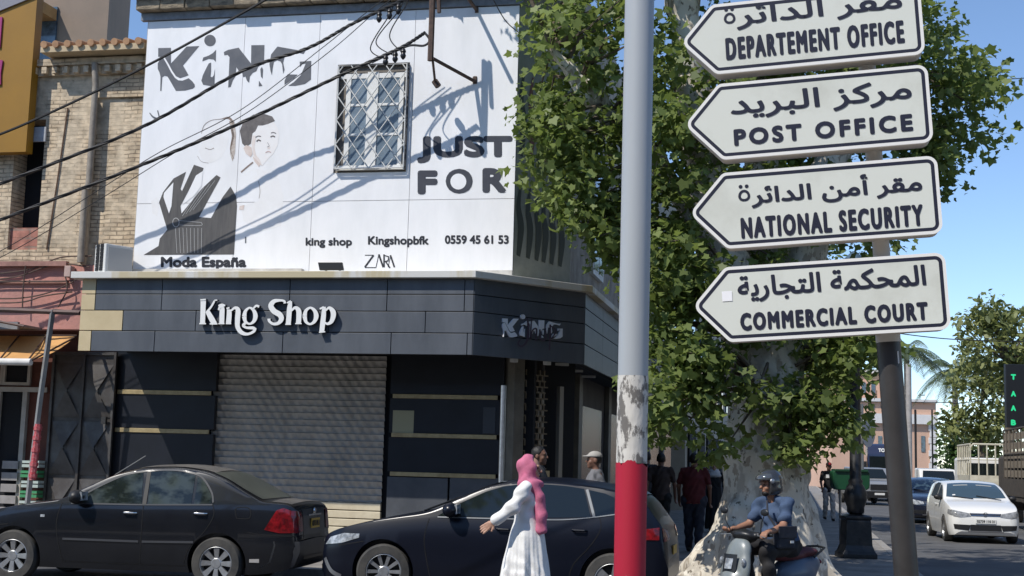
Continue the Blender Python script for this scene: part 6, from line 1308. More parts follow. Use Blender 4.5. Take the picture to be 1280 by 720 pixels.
def boxcar(name, label, cat, prof, hw, place, body_m, parts):
    r = thing(name, label, cat, (0, 0, 0)); b = MB(); b.prism([(x, -hw, z) for x, z in prof], (0, 2*hw, 0)); o = obj('body', b, body_m, r, bevel=.06, local=True)
    for nm, m_, boxes in parts:
        for q in boxes: b = MB(); b.box(*q); obj(nm, b, m_, r, bevel=.01, local=True)
    r.location = place[0]; r.rotation_euler.z = place[1]; return r
def twheels(r, xs, y, rad):
    for x in xs:
        for sg in (-1, 1): wheel(r, x, sg*y, rad, rad, sg, 6, (.03, .04), .2)
silver = mat('silver_paint', (.40, .41, .42), .3, metal=.5, coat=.4); busn = mat('bus_navy', (.018, .024, .06), .25, coat=.6); creamp = mat('cream_paint', (.66, .62, .50), .5, col2=(.5, .46, .36), vscale=4); whp = mat('cab_white', (.70, .69, .66), .4)
pu = boxcar('pickup_truck', 'silver pickup truck with a dark front parked left of the grey sign post', 'pickup', [(0, .45), (0, 1.0), (.15, 1.12), (1.15, 1.2), (1.75, 1.74), (3.2, 1.78), (3.5, 1.2), (5.1, 1.2), (5.1, .45)], .88, ((onY(1099, 600, 64).x, 64, 0), math.pi/2), silver,
    [('bumper', black, [(-.08, .02, -.86, .86, .35, .66)]), ('grille', black, [(-.03, .02, -.42, .42, .72, .98)]), ('headlight', clear, [(-.03, .02, -.82, -.48, .82, .99), (-.03, .02, .48, .82, .82, .99)]), ('number_plate', platew, [(-.1, -.08, -.24, .24, .48, .58)])]); twheels(pu, (.85, 3.9), .80, .37)
f = MB(); f.add([(1.215, -.74, 1.25), (1.215, .74, 1.25), (1.70, .64, 1.68), (1.70, -.64, 1.68)], [(0, 1, 2, 3)]); f.v = [(x-.03, y, z+.02) for x, y, z in f.v]; obj('windscreen', f, cglass, pu, local=True)
for sg in (-1, 1): b = MB(); b.box(1.3, 1.42, sg*.9, sg*1.08, 1.2, 1.38); obj('mirror', b, black, pu, local=True)
bs = boxcar('minibus', 'dark navy bus with white roof lettering behind the silver pickup', 'bus', [(0, .5), (0, 1.3), (.12, 2.5), (.3, 2.95), (.6, 3.05), (6.9, 3.05), (7, .5)], 1.05, ((onY(1110, 600, 72).x, 72, 0), math.pi/2-R(14)), busn,
    [('windscreen', cglass, [(.0, .075, -.95, .95, 1.35, 2.38)]), ('bumper', black, [(-.1, .02, -1.0, 1.0, .38, .8)]), ('headlight', clear, [(-.03, .02, -.95, -.6, .9, 1.1), (-.03, .02, .6, .95, .9, 1.1)]), ('side_window', cglass, [(.6+i*1.05, 1.5+i*1.05, sg*1.052-.01, sg*1.052+.01, 1.5, 2.4) for i in range(6) for sg in (-1, 1)]), ('mirror', black, [(-.05, .1, 1.08, 1.25, 1.7, 2.1), (-.05, .1, -1.25, -1.08, 1.7, 2.1)])]); twheels(bs, (1.2, 5.3), .93, .42)
b = MB(); put_text(b, 'TOYOTA', (.14, .48, 2.60), (0, -.96, 0), (.06, 0, .20), (-1, 0, .3), .012, lift=.03); obj('lettering', b, platew, bs, local=True)
vn = boxcar('small_van', 'small pale van parked at the right behind the dark saloon', 'van', [(0, .4), (0, .85), (.7, 1.0), (1.2, 1.75), (3.6, 1.8), (3.8, .4)], .82, ((onY(1176, 590, 60).x, 60, 0), vd), whp,
    [('rear_window', cglass, [(-.01, .0, -.1, .1, .6, .7)]), ('headlight', clear, [(-.02, .01, -.76, -.5, .68, .82), (-.02, .01, .5, .76, .68, .82)]), ('bumper', black, [(-.06, .02, -.8, .8, .3, .5)])]); twheels(vn, (.7, 3.1), .74, .30)
f = MB(); f.add([(.74, -.72, 1.06), (.74, .72, 1.06), (1.17, .66, 1.68), (1.17, -.66, 1.68)], [(0, 1, 2, 3)]); f.v = [(x-.03, y, z+.01) for x, y, z in f.v]; obj('windscreen', f, cglass, vn, local=True)
# stake bed trucks parked on the right
def truck(name, label, place, hw, Lb, zbed, ztop, rails, m_, cabm, nst, rot):
    r = thing(name, label, 'truck'); b = MB(); b.box(0, Lb, -hw, hw, zbed-.14, zbed); obj('bed_floor', b, m_, r, bevel=.01, local=True)
    b = MB()
    for sg in (-1, 1): b.box(0, Lb, sg*hw-.02, sg*hw+.02, zbed+.002, zbed+rails, local_T)
    obj('side_board', b, m_, r, local=True)
    b = MB(); b.box(-.04, -.003, -hw-.02, hw+.02, zbed-.1, zbed+rails); obj('tailgate', b, m_, r, local=True)
    b = MB()
    for i in range(nst+1): y = -hw+2*hw*i/nst; b.tube([(-.02, y, zbed+rails), (-.02, y, ztop-.03)], .028, 6)
    b.tube([(-.02, -hw, ztop-.12), (-.02, -hw+.09, ztop), (-.02, hw-.09, ztop), (-.02, hw, ztop-.12)], .034, 6)
    for z in ((ztop-zbed-rails)*.5+zbed+rails,): b.tube([(-.02, -hw, z), (-.02, hw, z)], .02, 6)
    for sg in (-1, 1):
        for i in range(8): x = Lb*i/7; b.tube([(x, sg*hw, zbed+rails), (x, sg*hw, ztop)], .025, 6)
        b.tube([(0, sg*hw, ztop), (Lb, sg*hw, ztop)], .03, 6); b.tube([(0, sg*hw, (ztop+zbed+rails)/2), (Lb, sg*hw, (ztop+zbed+rails)/2)], .03, 6)
    obj('stake_rack', b, m_, r, local=True)
    b = MB(); b.box(Lb+.15, Lb+1.7, -hw+.05, hw-.05, .55, 2.2); cb_ = obj('cab', b, cabm, r, bevel=.1, local=True)
    b = MB(); b.box(Lb+.14, Lb+.149, -hw+.3, hw-.3, 1.45, 2.0); obj('cab_window', b, cglass, cb_, local=True)
    b = MB(); b.box(.2, Lb+1.2, -.4, .4, zbed-.4, zbed-.145); obj('chassis', b, black, r, local=True)
    b = MB(); b.box(-.03, .0, -hw+.1, -hw+.32, zbed-.34, zbed-.2); b.box(-.03, .0, hw-.32, hw-.1, zbed-.34, zbed-.2); obj('tail_lamp', b, redl, r, local=True)
    twheels(r, (.9, Lb+.7), hw-.22, .40); r.location = place; r.rotation_euler.z = rot; return r
def local_T(x, y, z): return (x, y, z)
p_ = onY(1250, 600, 46); truck('flatbed_truck', 'cream truck with an open stake bed parked beyond the white hatchback', (p_.x, 46, 0), .95, 3.6, 1.15, 2.62, .42, creamp, whp, 7, vd)
oldw = mat('old_wood_steel', (.085, .07, .055), .8, col2=(.05, .042, .035), vscale=6, bump=.3)
p_ = onY(1258, 600, 37); tk = truck('stake_truck', 'old dark high-sided stake truck cut off by the right edge', tuple(L(toUV(p_)[0]+1.6, toUV(p_)[1], 0)), 1.0, 4.5, 1.0, 2.95, .5, oldw, oldw, 5, vd)
b = MB()
for i in range(5):
    b.box(-.045, -.025, -.98, .98, 1.55+i*.27, 1.62+i*.27); b.box(0, 4.5, .985, 1.0, 1.55+i*.27, 1.75+i*.27)
obj('plank', b, mat('plank_tan', (.30, .25, .19), .8, var=.5, vscale=5), tk, local=True)
# ------------------------------------------------------------------ people
def skinm(n, c): return mat('skin_'+n, c, .55, var=.15, vscale=9)
skL, skD = skinm('light', (.46, .26, .18)), skinm('dark', (.20, .10, .065)); hairm = mat('hair_black', (.012, .010, .009), .6, var=.4, vscale=30); shoem = mat('shoe_dark', (.03, .027, .025), .6); eyem = mat('eye_dark', (.02, .015, .012), .3)
def cloth(n, c, v=.25): return mat('cloth_'+n, c, .85, var=v, vscale=6, bump=.15, bscale=30)
V3 = lambda *a: np.array(a, float)
def hand(wr, d, side, curl=.5, s=1.):
    """palm, four unequal bent fingers and a thumb from the side of the palm; d = direction of the hand, side = towards the thumb"""
    d = d/np.linalg.norm(d); side = side-d*(side@d); side /= np.linalg.norm(side); n = np.cross(d, side); P = []
    c = wr+d*.05*s; k = wr+d*.088*s
    P.append(cap(wr, wr+d*.03*s, .024*s, .026*s)); P.append(cap(c+side*.018*s, k+side*.028*s, .019*s, .015*s)); P.append(cap(c-side*.018*s, k-side*.026*s, .019*s, .014*s)); P.append(cap(c, k, .02*s, .015*s))
    for i, ln in enumerate((.072, .080, .074, .058)):
        b = k+side*(.029-.0195*i)*s; q0 = b; ang = 0
        for j, f in enumerate((.45, .32, .23)):
            ang += curl*(.45, .75, .6)[j]; q1 = q0+(d*math.cos(ang)+n*math.sin(ang)+side*(.09-.06*i))*ln*f*s; P.append(cap(q0, q1, (.0098-.0008*j)*s, (.0092-.001*j)*s)); q0 = q1
    t0 = wr+d*.028*s+side*.022*s; t1 = t0+(d*.6+side*.8+n*.25*curl)*.038*s; t2 = t1+(d*.85+side*.35+n*.5*curl)*.032*s; P += [cap(t0, t1, .014*s, .0115*s), cap(t1, t2, .011*s, .009*s)]
    return P
def headp(c, f=V3(1, 0, 0), s=1.):
    """cranium, jaw, nose, brow, lips, ears; f = facing"""
    f = f/np.linalg.norm(f); l = np.cross(V3(0, 0, 1), f); l /= np.linalg.norm(l); u = np.cross(f, l); Rm = np.stack([f, l, u], 1); p = lambda a, b, z: c+(f*a+l*b+u*z)*s
    P = [ell(p(-.01, 0, .025), V3(.098, .077, .095)*s, Rm), ell(p(.025, 0, -.05), V3(.068, .058, .070)*s, Rm), cap(p(.072, 0, -.098), p(.068, 0, -.095), .024*s), cap(p(.086, 0, .015), p(.112, 0, -.022), .010*s, .016*s), cap(p(.082, -.035, .028), p(.082, .035, .028), .013*s), cap(p(.088, -.018, -.062), p(.088, .018, -.062), .009*s)]
    for sg in (-1, 1): P += [ell(p(-.01, sg*.078, -.012), V3(.022, .010, .032)*s, Rm), ell(p(.058, sg*.04, -.03), V3(.028, .024, .026)*s, Rm)]
    eyes = [ell(p(.083, sg*.032, .006), V3(.010, .014, .008)*s, Rm) for sg in (-1, 1)]
    return P, eyes, p, Rm
def limbs(J, a, b, c, ra, rb, rc): return [cap(J[a], J[b], ra, rb), cap(J[b], J[c], rb, rc)]
def walker(label, loc, rz, H=1.72, stride=.22, shirt=None, trous=None, fat=0., skin=None, arms=((-.18, .1), (.16, -.1)), sleeve='short', hair=True, hat=None, scarf=None, robe=None, group=None, vox=.014, logo=None, headturn=0.):
    skin = skin or skD; k = H/1.72; hp = .90
    r = thing('person', label, 'person', (0, 0, 0), group=group)
    J = dict(hipL=V3(0, .09, hp), hipR=V3(0, -.09, hp), kL=V3(stride*.62+.03, .09, .49), kR=V3(-stride*.30+.05, -.09, .49), aL=V3(stride, .09, .09), aR=V3(-stride*1.0, -.09, .12 if stride > .15 else .09),
             sL=V3(-.01, .185+fat*.3, 1.42), sR=V3(-.01, -.185-fat*.3, 1.42))
    for n_, sg, (fw, ef) in (('L', 1, arms[0]), ('R', -1, arms[1])):
        J['e'+n_] = J['s'+n_]+V3(fw*.6, sg*(.06+fat*.3), -.28); J['w'+n_] = J['e'+n_]+V3(fw*.8+.06+ef*.3, sg*.0, -.24+abs(ef)*.1)
    J = {a: b*k for a, b in J.items()}; hc = V3(.02, 0, 1.60)*k
    HP, eyes, hpf, Rm = headp(hc, V3(math.cos(headturn), math.sin(headturn), 0), k)
    tor = colm([(.84*k, 0, 0, .11*k+fat, .16*k+fat), (.95*k, 0, 0, .115*k+fat*1.2, .155*k+fat), (1.1*k, .01, 0, .11*k+fat*1.3, .145*k+fat), (1.3*k, 0, 0, .115*k+fat*.8, .165*k+fat*.6), (1.40*k, -.01, 0, .09*k, .135*k), (1.44*k, -.01, 0, .065*k, .085*k), (1.48*k, -.01, 0, .045*k, .05*k)])
    sk = HP+[cap(V3(-.01, 0, 1.40)*k, V3(.005, 0, 1.53)*k, .058*k, .052*k), tor]
    for n_ in 'LR':
        sk += limbs(J, 's'+n_, 'e'+n_, 'w'+n_, .047*k, .038*k, .026*k); sk += hand(J['w'+n_], J['w'+n_]-J['e'+n_], V3(1, 0, 0), .6, k)
        sk += limbs(J, 'hip'+n_, 'k'+n_, 'a'+n_, .08*k, .055*k, .04*k)
    body = obj('body', blend(sk, vox*.75, .018), skin, r, smooth=True, sharp=180, local=True)
    obj('eyes', blend(eyes, .006, .004), eyem, body, smooth=True, sharp=180, local=True)
    fold = lambda x, y, z: .006*np.sin(38*z+9*x+5*np.sin(14*y))+.004*np.sin(60*y+20*z)
    sl = [tor[0:1]+(tor[1]+np.array([0, 0, 0, .014, .014]),)]
    sl.append(cap(J['sL']+V3(0, -.03, -.005), J['sR']+V3(0, .03, -.005), .058*k))
    for n_ in 'LR':
        s_, e, w_ = J['s'+n_], J['e'+n_], J['w'+n_]
        sl += [cap(s_+V3(0, 0, -.012), s_+(e-s_)*.72, .054*k, .056*k)] if sleeve == 'short' else [cap(s_+V3(0, 0, -.012), e, .055*k, .05*k), cap(e, e+(w_-e)*.92, .054*k, .043*k)]
    obj('shirt', blend(sl, vox, .022, fold), shirt, r, smooth=True, sharp=180, local=True)
    if robe:
        ob = [colm([(.10*k, 0, 0, .24*k, .22*k), (.5*k, 0, 0, .20*k, .20*k), (.9*k, 0, 0, .16*k, .19*k), (1.1*k, 0, 0, .14*k, .17*k)])]; obj('robe', blend(ob, vox, .03, lambda x, y, z: .014*np.sin(9*np.arctan2(y, x))*np.clip(1.2-z, 0, 1)), robe, r, smooth=True, sharp=180, local=True)
    else:
        tr = [cap(J['hipL'], J['hipR'], .115*k+fat*.8, .115*k+fat*.8)]
        for n_ in 'LR': tr += limbs(J, 'hip'+n_, 'k'+n_, 'a'+n_, .105*k+fat*.3, .078*k+fat*.2, .064*k)
        obj('trousers', blend(tr, vox, .03, fold), trous, r, smooth=True, sharp=180, local=True)
    for n_ in 'LR':
        a = J['a'+n_]; b = MB(); v = blend([cap(a+V3(-.05, 0, -.045), a+V3(.14, 0, -.055), .042, .036), cap(a+V3(0, 0, .02), a+V3(0, 0, -.03), .045)], .012, .02, cut=lambda x, y, z, q=a[2]-.088: q-z+0*x+0*y); obj('shoe', join(v), shoem, r, smooth=True, sharp=180, local=True)
    if scarf:
        v = blend([ell(hc+V3(-.015, 0, .015), V3(.118, .10, .125)*k), ell(hc+V3(-.01, 0, -.13), V3(.12, .14, .09)*k), ell(hc+V3(.0, 0, -.2), V3(.13, .18, .07)*k)], vox*.8, .05, cut=lambda x, y, z: np.minimum(x-(hc[0]+.07), np.minimum(z-(hc[2]-.085), .055-np.abs(y)))); obj('headscarf', join(v), scarf, r, smooth=True, sharp=180, local=True)
    elif hat:
        v = blend([ell(hpf(-.012, 0, .055), V3(.108, .088, .075)*k, Rm), cap(hpf(.09, -.035, .055), hpf(.09, .035, .055), .012), ell(hpf(.10, 0, .052), V3(.075, .06, .012)*k, Rm)], vox*.7, .02, cut=lambda x, y, z: (hc[2]+.042*k)-z+0*x+0*y); obj('cap', join(v), hat, r, smooth=True, sharp=180, local=True)
        v = blend([ell(hpf(-.02, 0, .02), V3(.098, .080, .09)*k, Rm)], vox*.7, .02, cut=lambda x, y, z: np.maximum(x-hc[0]-.03, hc[2]-.05-z)+0*y); obj('hair', join(v), hairm, r, smooth=True, sharp=180, local=True)
    elif hair:
        v = blend([ell(hpf(-.018, 0, .032), V3(.102, .084, .100)*k, Rm)], vox*.7, .02, lambda x, y, z: .004*np.sin(90*x)*np.sin(80*y)*np.sin(85*z), cut=lambda x, y, z: np.maximum((x-hc[0])*math.cos(headturn)+(y-hc[1])*math.sin(headturn)-.055+(hc[2]+.07-z)*.55, hc[2]-.07-z)); obj('hair', join(v), hairm, r, smooth=True, sharp=180, local=True)
    if logo: b = MB(); yl = -.06 if logo == 1 else .06; b.grid(lambda s, t: (.15*k, yl-.05+.1*s, 1.26*k+.1*t), 2, 2); obj('shirt_print', b, platew, r, local=True)
    r.location = loc; r.rotation_euler.z = rz; return r
G = lambda px, Y, z=.12: (onY(px, 600, Y).x, Y, z)
away = math.pi/2-THETA
walker('heavy man in a maroon shirt and dark jeans walking away past the shops', tuple(L(-1.77, 24.44, .12)), away, 1.74, .10, cloth('maroon', (.10, .012, .016)), cloth('jeans', (.025, .03, .05)), .045, arms=((.05, .1), (.02, .1)))
walker('man in a dark brown shirt walking away nearest the red pole', G(826, 26.0), away, 1.74, .2, cloth('brown', (.06, .04, .035)), cloth('black', (.012, .012, .014)), .01)
walker('slim man in grey walking away, half hidden by the red-footed pole', G(808, 27.5), away, 1.78, .2, cloth('charcoal', (.05, .05, .055)), cloth('black', (.012, .012, .014)), 0)
walker('woman with a white headscarf and black robe coming along the pavement', G(893, 31.5), -math.pi/2-THETA, 1.62, .15, cloth('black', (.012, .012, .014)), cloth('black', (.012, .012, .014)), 0, skin=skL, sleeve='long', robe=cloth('black', (.012, .012, .014)), scarf=cloth('offwhite', (.62, .60, .58)))
walker('dark-haired man standing at the corner shop entrance behind the hatchback', G(672, 18.3), R(-20), 1.72, .05, cloth('charcoal', (.05, .05, .055)), cloth('black', (.012, .012, .014)), 0)
walker('man in a white cap and grey shirt beside the corner entrance', G(744, 18.9), R(185), 1.68, .08, cloth('greyshirt', (.16, .16, .17)), cloth('jeans', (.025, .03, .05)), .01, hat=cloth('capgrey', (.42, .40, .37)), skin=skD)
walker('boy in a red cap and black printed T-shirt walking towards us', G(1036, 40.5), -math.pi/2-THETA+R(8), 1.72, .20, cloth('black', (.012, .012, .014)), cloth('pale', (.52, .50, .48)), -.01, hat=cloth('red', (.42, .03, .03)), logo=1, arms=((.1, .25), (.05, .5)), skin=skD)
# woman in white: right arm swung back, pink headscarf with a loose end
def make_woman():
    r = thing('person', 'woman in a long white dress and pink headscarf walking right across the road', 'person')
    whitec = cloth('white_dress', (.80, .79, .77), .06); pinkc = mat('cloth_pink', (.58, .17, .27), .85, col2=(.45, .11, .19), vscale=10, bump=.2, bscale=26)
    hc = V3(.02, 0, 1.525); HP, eyes, hpf, Rm = headp(hc, V3(.97, -.10, -.06), .96)
    sR, eR, wR = V3(-.01, -.165, 1.335), V3(-.12, -.235, 1.135), V3(-.30, -.25, .995); sL, eL, wL = V3(.0, .165, 1.335), V3(.03, .225, 1.09), V3(.09, .21, .93)
    tor = colm([(.84, 0, 0, .12, .16), (.97, 0, 0, .10, .13), (1.1, .01, 0, .10, .13), (1.25, .01, 0, .11, .15), (1.34, 0, 0, .08, .14), (1.40, 0, 0, .05, .06)])
    sk = HP+[cap((0, 0, 1.32), (.005, 0, 1.46), .055, .048), tor, cap(sR, eR, .042, .035), cap(eR, wR, .036, .024), cap(sL, eL, .042, .035), cap(eL, wL, .036, .024)]
    sk += hand(wR, wR-eR, V3(.3, -.2, -1), .12, 1.02)+hand(wL, wL-eL, V3(0, -.3, 1), .5, .95)
    for sg, kx, ax_ in ((1, .16, .26), (-1, -.02, -.24)): sk += [cap((0, sg*.08, .86), (kx, sg*.08, .47), .08, .054), cap((kx, sg*.08, .47), (ax_, sg*.08, .09), .054, .038)]
    body = obj('body', blend(sk, .006, .010), skL, r, smooth=True, sharp=180, local=True); obj('eyes', blend(eyes, .006, .004), eyem, body, smooth=True, sharp=180, local=True)
    dr = [colm([(.10, -.02, 0, .29, .24), (.30, -.015, 0, .265, .23), (.6, -.01, 0, .22, .21), (.85, -.005, 0, .175, .19), (.98, 0, 0, .145, .165), (1.08, .005, 0, .135, .155), (1.22, .015, 0, .145, .165), (1.33, 0, 0, .11, .16), (1.39, 0, 0, .06, .085)]), cap(sR, eR, .072, .066), cap(eR, eR+(wR-eR)*.93, .064, .056), cap(sL, eL, .07, .062), cap(eL, eL+(wL-eL)*.9, .062, .05), cap((.09, -.05, 1.2), (.09, .05, 1.2), .07)]
    def fold(x, y, z):
        a = np.arctan2(y, x+.02); low = np.clip((1.0-z)/.8, 0, 1)
        return low*(.026*np.sin(7*a+1.2+2.2*z+.7*np.sin(5*z))+.014*np.sin(13*a-2.0*z+np.sin(9*z))+.006*np.sin(29*a+5*z))+.004*np.sin(22*z+30*x+9*np.sin(8*y+4*z))*np.clip((1.05-z)*3, 0, 1)+.008*np.sin(30*z+18*x+8*y)*np.clip((z-.9)*4, 0, 1)+.004*np.sin(60*z-25*x)*np.clip((z-.95)*4, 0, 1)
    obj('dress', blend(dr, .008, .03, fold), whitec, r, smooth=True, sharp=180, local=True)
    b = MB(); b.lathe([(.0, 0)], 3) if False else None
    sc1 = [ell(hc+V3(-.025, 0, .022), V3(.125, .102, .122)), ell(hc+V3(-.03, 0, -.09), V3(.105, .10, .09)), ell((.02, 0, 1.365), V3(.125, .155, .075)), cap((.06, -.10, 1.37), (.12, -.10, 1.25), .055, .06), cap((.12, -.10, 1.25), (.15, -.11, 1.05), .052, .06), cap((.15, -.11, 1.05), (.155, -.115, .92), .05, .055), cap((-.02, -.11, 1.40), (.10, -.10, 1.30), .05, .045)]
    sw = lambda x, y, z: .007*np.sin(55*(x*.8+z*.55)+10*y)+.005*np.sin(30*(z-x)+18*y)
    obj('headscarf', blend(sc1, .009, .035, sw, cut=lambda x, y, z: np.minimum(x-.062-.22*(1.55-z), np.minimum(z-1.445, .07-np.abs(y)))), pinkc, r, smooth=True, sharp=180, local=True)
    for sg, ax_ in ((1, .26), (-1, -.24)): obj('shoe', blend([cap((ax_-.04, sg*.08, .04), (ax_+.13, sg*.08, .035), .04, .032)], .012, .02), mat('shoe_tan', (.30, .2, .13), .6), r, smooth=True, sharp=180, local=True)
    r.scale = (1.03,)*3; return r
wm = make_woman(); wp_ = onY(661, 600, 14.2); wm.location = (wp_.x, 14.2, 0); wm.rotation_euler.z = R(-9)
# motor scooter and its rider
def make_scooter():
    r = thing('scooter', 'grey motor scooter with dark handlebar cover in front of the plane tree trunk', 'scooter')
    gs = mat('scooter_grey', (.21, .235, .235), .35, coat=.4, col2=(.17, .19, .19), vscale=3); bl = mat('scooter_blue', (.09, .13, .19), .4, coat=.3); dk = mat('scooter_black', (.018, .019, .021), .4, var=.3)
    Ry = lambda d: rotm('Y', d)
    obj('front_apron', blend([ell((.47, 0, .60), V3(.085, .205, .34), Ry(-14)), ell((.53, 0, .46), V3(.10, .15, .16)), ell((.40, 0, .84), V3(.075, .15, .12), Ry(-14))], .012, .05), gs, r, smooth=True, sharp=180, local=True)
    x0 = .555; b = MB()
    b.grid(lambda s, t: (.590-.02*(2*s-1)**2-.03*(t-.5), -.055+.11*s, .63+.11*t), 6, 4); hl = obj('headlight', b, clear, r, smooth=True, local=True)
    b = MB(); b.grid(lambda s, t: (.571-.02*(2*s-1)**2-.03*(t-.5), -.10+.2*s, .585+.20*t), 6, 4); obj('headlight_surround', b, dk, r, smooth=True, local=True)
    for sg in (-1, 1): obj('indicator', blend([ell((.51, sg*.165, .70), V3(.03, .022, .05))], .008, .01), clear, r, smooth=True, sharp=180, local=True)
    obj('handlebar_cover', blend([ell((.33, 0, .97), V3(.11, .16, .065), Ry(-20)), cap((.30, -.18, .99), (.30, .18, .99), .035), cap((.36, 0, .9), (.33, 0, .98), .07)], .011, .03), dk, r, smooth=True, sharp=180, local=True)
    b = MB()
    for sg in (-1, 1): b.tube([(.30, sg*.16, .99), (.25, sg*.34, 1.0)], .019, 10)
    obj('handlebar', b, dk, r, smooth=True, local=True)
    for sg in (-1, 1):
        b = MB(); b.tube([(.31, sg*.22, 1.0), (.35, sg*.27, 1.12), (.34, sg*.30, 1.2)], .006, 6); ms = obj('mirror_stalk', b, dk, r, smooth=True, local=True)
        obj('mirror', blend([ell((.34, sg*.31, 1.24), V3(.018, .06, .04))], .008, .01), dk, ms, smooth=True, sharp=180, local=True)
        b = MB(); b.tube([(.335, sg*.2, .99), (.36, sg*.34, .975)], .006, 6); obj('brake_lever', b, steel, r, smooth=True, local=True)
    b = MB(); b.box(-.28, .42, -.16, .16, .26, .33); obj('footboard', b, mat('foot_yellow', (.42, .30, .05), .6, var=.4), r, bevel=.03, local=True)
    obj('rear_body', blend([ell((-.44, 0, .56), V3(.34, .17, .20), Ry(8)), ell((-.68, 0, .66), V3(.14, .12, .10))], .012, .05), bl, r, smooth=True, sharp=180, local=True)
    obj('seat', blend([ell((-.30, 0, .755), V3(.30, .15, .065)), ell((-.58, 0, .79), V3(.22, .13, .06))], .012, .04), mat('seat_red', (.10, .02, .025), .6), r, smooth=True, sharp=180, local=True)
    b = MB(); b.tube([(-.6, -.16, .74), (-.80, -.13, .84), (-.83, 0, .85), (-.80, .13, .84), (-.6, .16, .74)], .013, 8); obj('grab_rail', b, dk, r, smooth=True, local=True)
    obj('tail_lamp', blend([ell((-.81, 0, .68), V3(.03, .08, .035))], .01, .01), redl, r, smooth=True, sharp=180, local=True)
    for x in (.62, -.54):
        wheel(r, x, 0, .235, .235, 1, 5, (.02, .03), .11); obj('mudguard', blend([ell((x-(.0 if x > 0 else -.02), 0, .30), V3(.25, .075, .20))], .012, .02, cut=lambda X, Y, Z, x=x: np.maximum(.26-np.sqrt((X-x)**2+(Z-.235)**2), .30-Z)+0*Y), dk if x < 0 else gs, r, smooth=True, sharp=180, local=True)
    b = MB(); b.tube([(.62, -.075, .235), (.56, -.075, .5)], .022, 8); b.tube([(.62, .075, .235), (.56, .075, .5)], .022, 8); obj('fork', b, dk, r, smooth=True, local=True)
    obj('engine', blend([ell((-.5, .06, .27), V3(.24, .10, .10)), cap((-.6, -.14, .26), (-.95, -.16, .36), .045, .055)], .014, .03), dk, r, smooth=True, sharp=180, local=True)
    return r
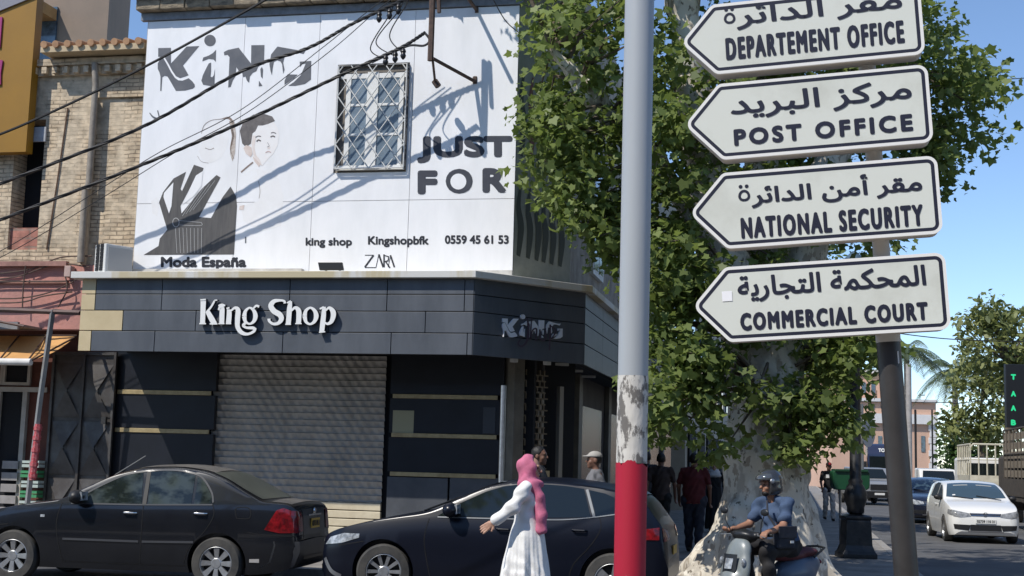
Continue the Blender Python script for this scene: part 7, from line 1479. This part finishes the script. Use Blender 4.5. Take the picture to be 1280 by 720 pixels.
def make_rider():
    r = thing('person', 'man in a dark helmet and blue T-shirt riding the grey scooter', 'person')
    hc = V3(-.05, 0, 1.535); HP, eyes, hpf, Rm = headp(hc, V3(.93, -.26, -.12), 1.0)
    J = dict(sL=V3(-.13, .195, 1.335), eL=V3(.0, .255, 1.09), wL=V3(.225, .275, 1.03), sR=V3(-.13, -.195, 1.335), eR=V3(.0, -.255, 1.09), wR=V3(.225, -.275, 1.03), hL=V3(-.26, .11, .86), kL=V3(.16, .17, .84), aL=V3(.10, .16, .42), hR=V3(-.26, -.11, .86), kR=V3(.16, -.17, .84), aR=V3(.10, -.16, .42))
    tor = [cap((-.26, -.07, .88), (-.26, .07, .88), .135), ell((-.20, 0, 1.0), V3(.155, .165, .17)), ell((-.16, 0, 1.18), V3(.125, .165, .17)), cap((-.14, -.10, 1.31), (-.14, .10, 1.31), .055)]
    sk = HP+tor+[cap((-.12, 0, 1.34), (-.08, 0, 1.46), .062, .056)]
    for n_, sg in (('L', 1), ('R', -1)):
        sk += limbs(J, 's'+n_, 'e'+n_, 'w'+n_, .042, .043, .030); sk += hand(J['w'+n_]+V3(0, 0, .012), V3(.9, sg*.1, -.25), V3(0, -sg, 0), .95, 1.0)
        sk += limbs(J, 'h'+n_, 'k'+n_, 'a'+n_, .09, .065, .045)
    tan_ = skinm('tan', (.34, .17, .105))
    body = obj('body', blend(sk, .008, .016), tan_, r, smooth=True, sharp=180, local=True); obj('eyes', blend(eyes, .006, .004), eyem, body, smooth=True, sharp=180, local=True)
    obj('beard', blend([ell(hpf(.060, 0, -.088), V3(.042, .045, .036), Rm)], .008, .02, cut=lambda x, y, z: z-(hc[2]-.068)+0*x+0*y), hairm, r, smooth=True, sharp=180, local=True)
    fold = lambda x, y, z: .009*np.sin(34*z+14*x+6*y+3*np.sin(11*y+7*x))+.006*np.sin(30*x-38*z+24*y)
    sh = [cap((-.25, -.07, .92), (-.25, .07, .92), .145), ell((-.195, 0, 1.0), V3(.175, .182, .17)), ell((-.16, 0, 1.18), V3(.14, .18, .18)), cap((-.14, -.12, 1.315), (-.14, .12, 1.315), .075), cap((-.11, -.05, 1.385), (-.13, -.17, 1.33), .045), cap((-.11, .05, 1.385), (-.13, .17, 1.33), .045)]
    for n_ in 'LR': sh.append(cap(J['s'+n_]+(J['e'+n_]-J['s'+n_])*.02, J['s'+n_]+(J['e'+n_]-J['s'+n_])*.68, .076, .068))
    obj('shirt', blend(sh, .009, .022, fold), cloth('blue', (.055, .092, .17)), r, smooth=True, sharp=180, local=True)
    tr = [cap((-.27, -.08, .87), (-.27, .08, .87), .14)]
    for n_ in 'LR': tr += limbs(J, 'h'+n_, 'k'+n_, 'a'+n_, .115, .088, .065)
    obj('trousers', blend(tr, .010, .03, fold), cloth('charcoal_tr', (.025, .024, .026)), r, smooth=True, sharp=180, local=True)
    for n_ in 'LR':
        a = J['a'+n_]; obj('shoe', blend([cap(a+V3(-.04, 0, -.045), a+V3(.16, 0, -.05), .042, .036)], .011, .02), shoem, r, smooth=True, sharp=180, local=True)
    hm = mat('helmet_grey', (.035, .037, .04), .18, coat=.8)
    f, l, u = Rm[:, 0], Rm[:, 1], Rm[:, 2]
    def cutf(x, y, z):
        a = (x-hc[0])*f[0]+(y-hc[1])*f[1]+(z-hc[2])*f[2]; d = (x-hc[0])*u[0]+(y-hc[1])*u[1]+(z-hc[2])*u[2]
        return np.maximum(np.minimum(a-.045, .055-d), -.115-d)
    hel = obj('helmet', blend([ell(hpf(-.012, 0, .035), V3(.145, .128, .145), Rm), ell(hpf(-.03, 0, -.05), V3(.125, .122, .09), Rm)], .009, .03, cut=cutf), hm, r, smooth=True, sharp=180, local=True)
    obj('visor', blend([ell(hpf(.0, 0, .075), V3(.152, .132, .075), Rm)], .009, .02, cut=lambda x, y, z: np.maximum(.03-((x-hc[0])*f[0]+(y-hc[1])*f[1]), hc[2]+.045-z)), mat('visor_smoke', (.06, .065, .07), .06, spec=.8, coat=.8), hel, smooth=True, sharp=180, local=True)
    obj('visor_hinge', blend([ell(hpf(.03, sg*.128, .045), V3(.03, .012, .03), Rm) for sg in (-1, 1)], .008, .01), steel, hel, smooth=True, sharp=180, local=True)
    return r
srz = R(215); sp0 = onY(966, 600, 14.5)
sct = make_scooter(); sct.rotation_euler.z = srz
off_ = Vector((math.cos(srz)*.10, math.sin(srz)*.10, 0)); sct.location = Vector((sp0.x, 14.5, 0))+off_
rid = make_rider(); rid.location = sct.location; rid.rotation_euler.z = srz; rid.scale = sct.scale = (.955,)*3
bag = thing('shoulder_bag', 'small black flap bag hanging at the rider\'s waist', 'bag')
bk_ = cloth('bag_black', (.03, .033, .045))
b = MB(); b.box(-.13, .13, -.045, .045, -.13, .10); obj('pouch', b, bk_, bag, bevel=.025, local=True)
b = MB(); b.box(-.135, .135, -.058, -.046, -.02, .105); obj('flap', b, bk_, bag, bevel=.01, local=True)
b = MB(); b.box(.03, .08, -.064, -.059, -.07, -.045); obj('tag', b, platew, bag, local=True)
b = MB(); b.tube([(-.12, 0, .09), (-.16, .08, .22), (-.10, .15, .36)], .012, 6); obj('strap', b, bk_, bag, local=True)
bp = rid.location+Vector((math.cos(srz)*-.02-math.sin(srz)*.24, math.sin(srz)*-.02+math.cos(srz)*.24, .94)); bag.location = bp; bag.rotation_euler.z = srz+math.pi
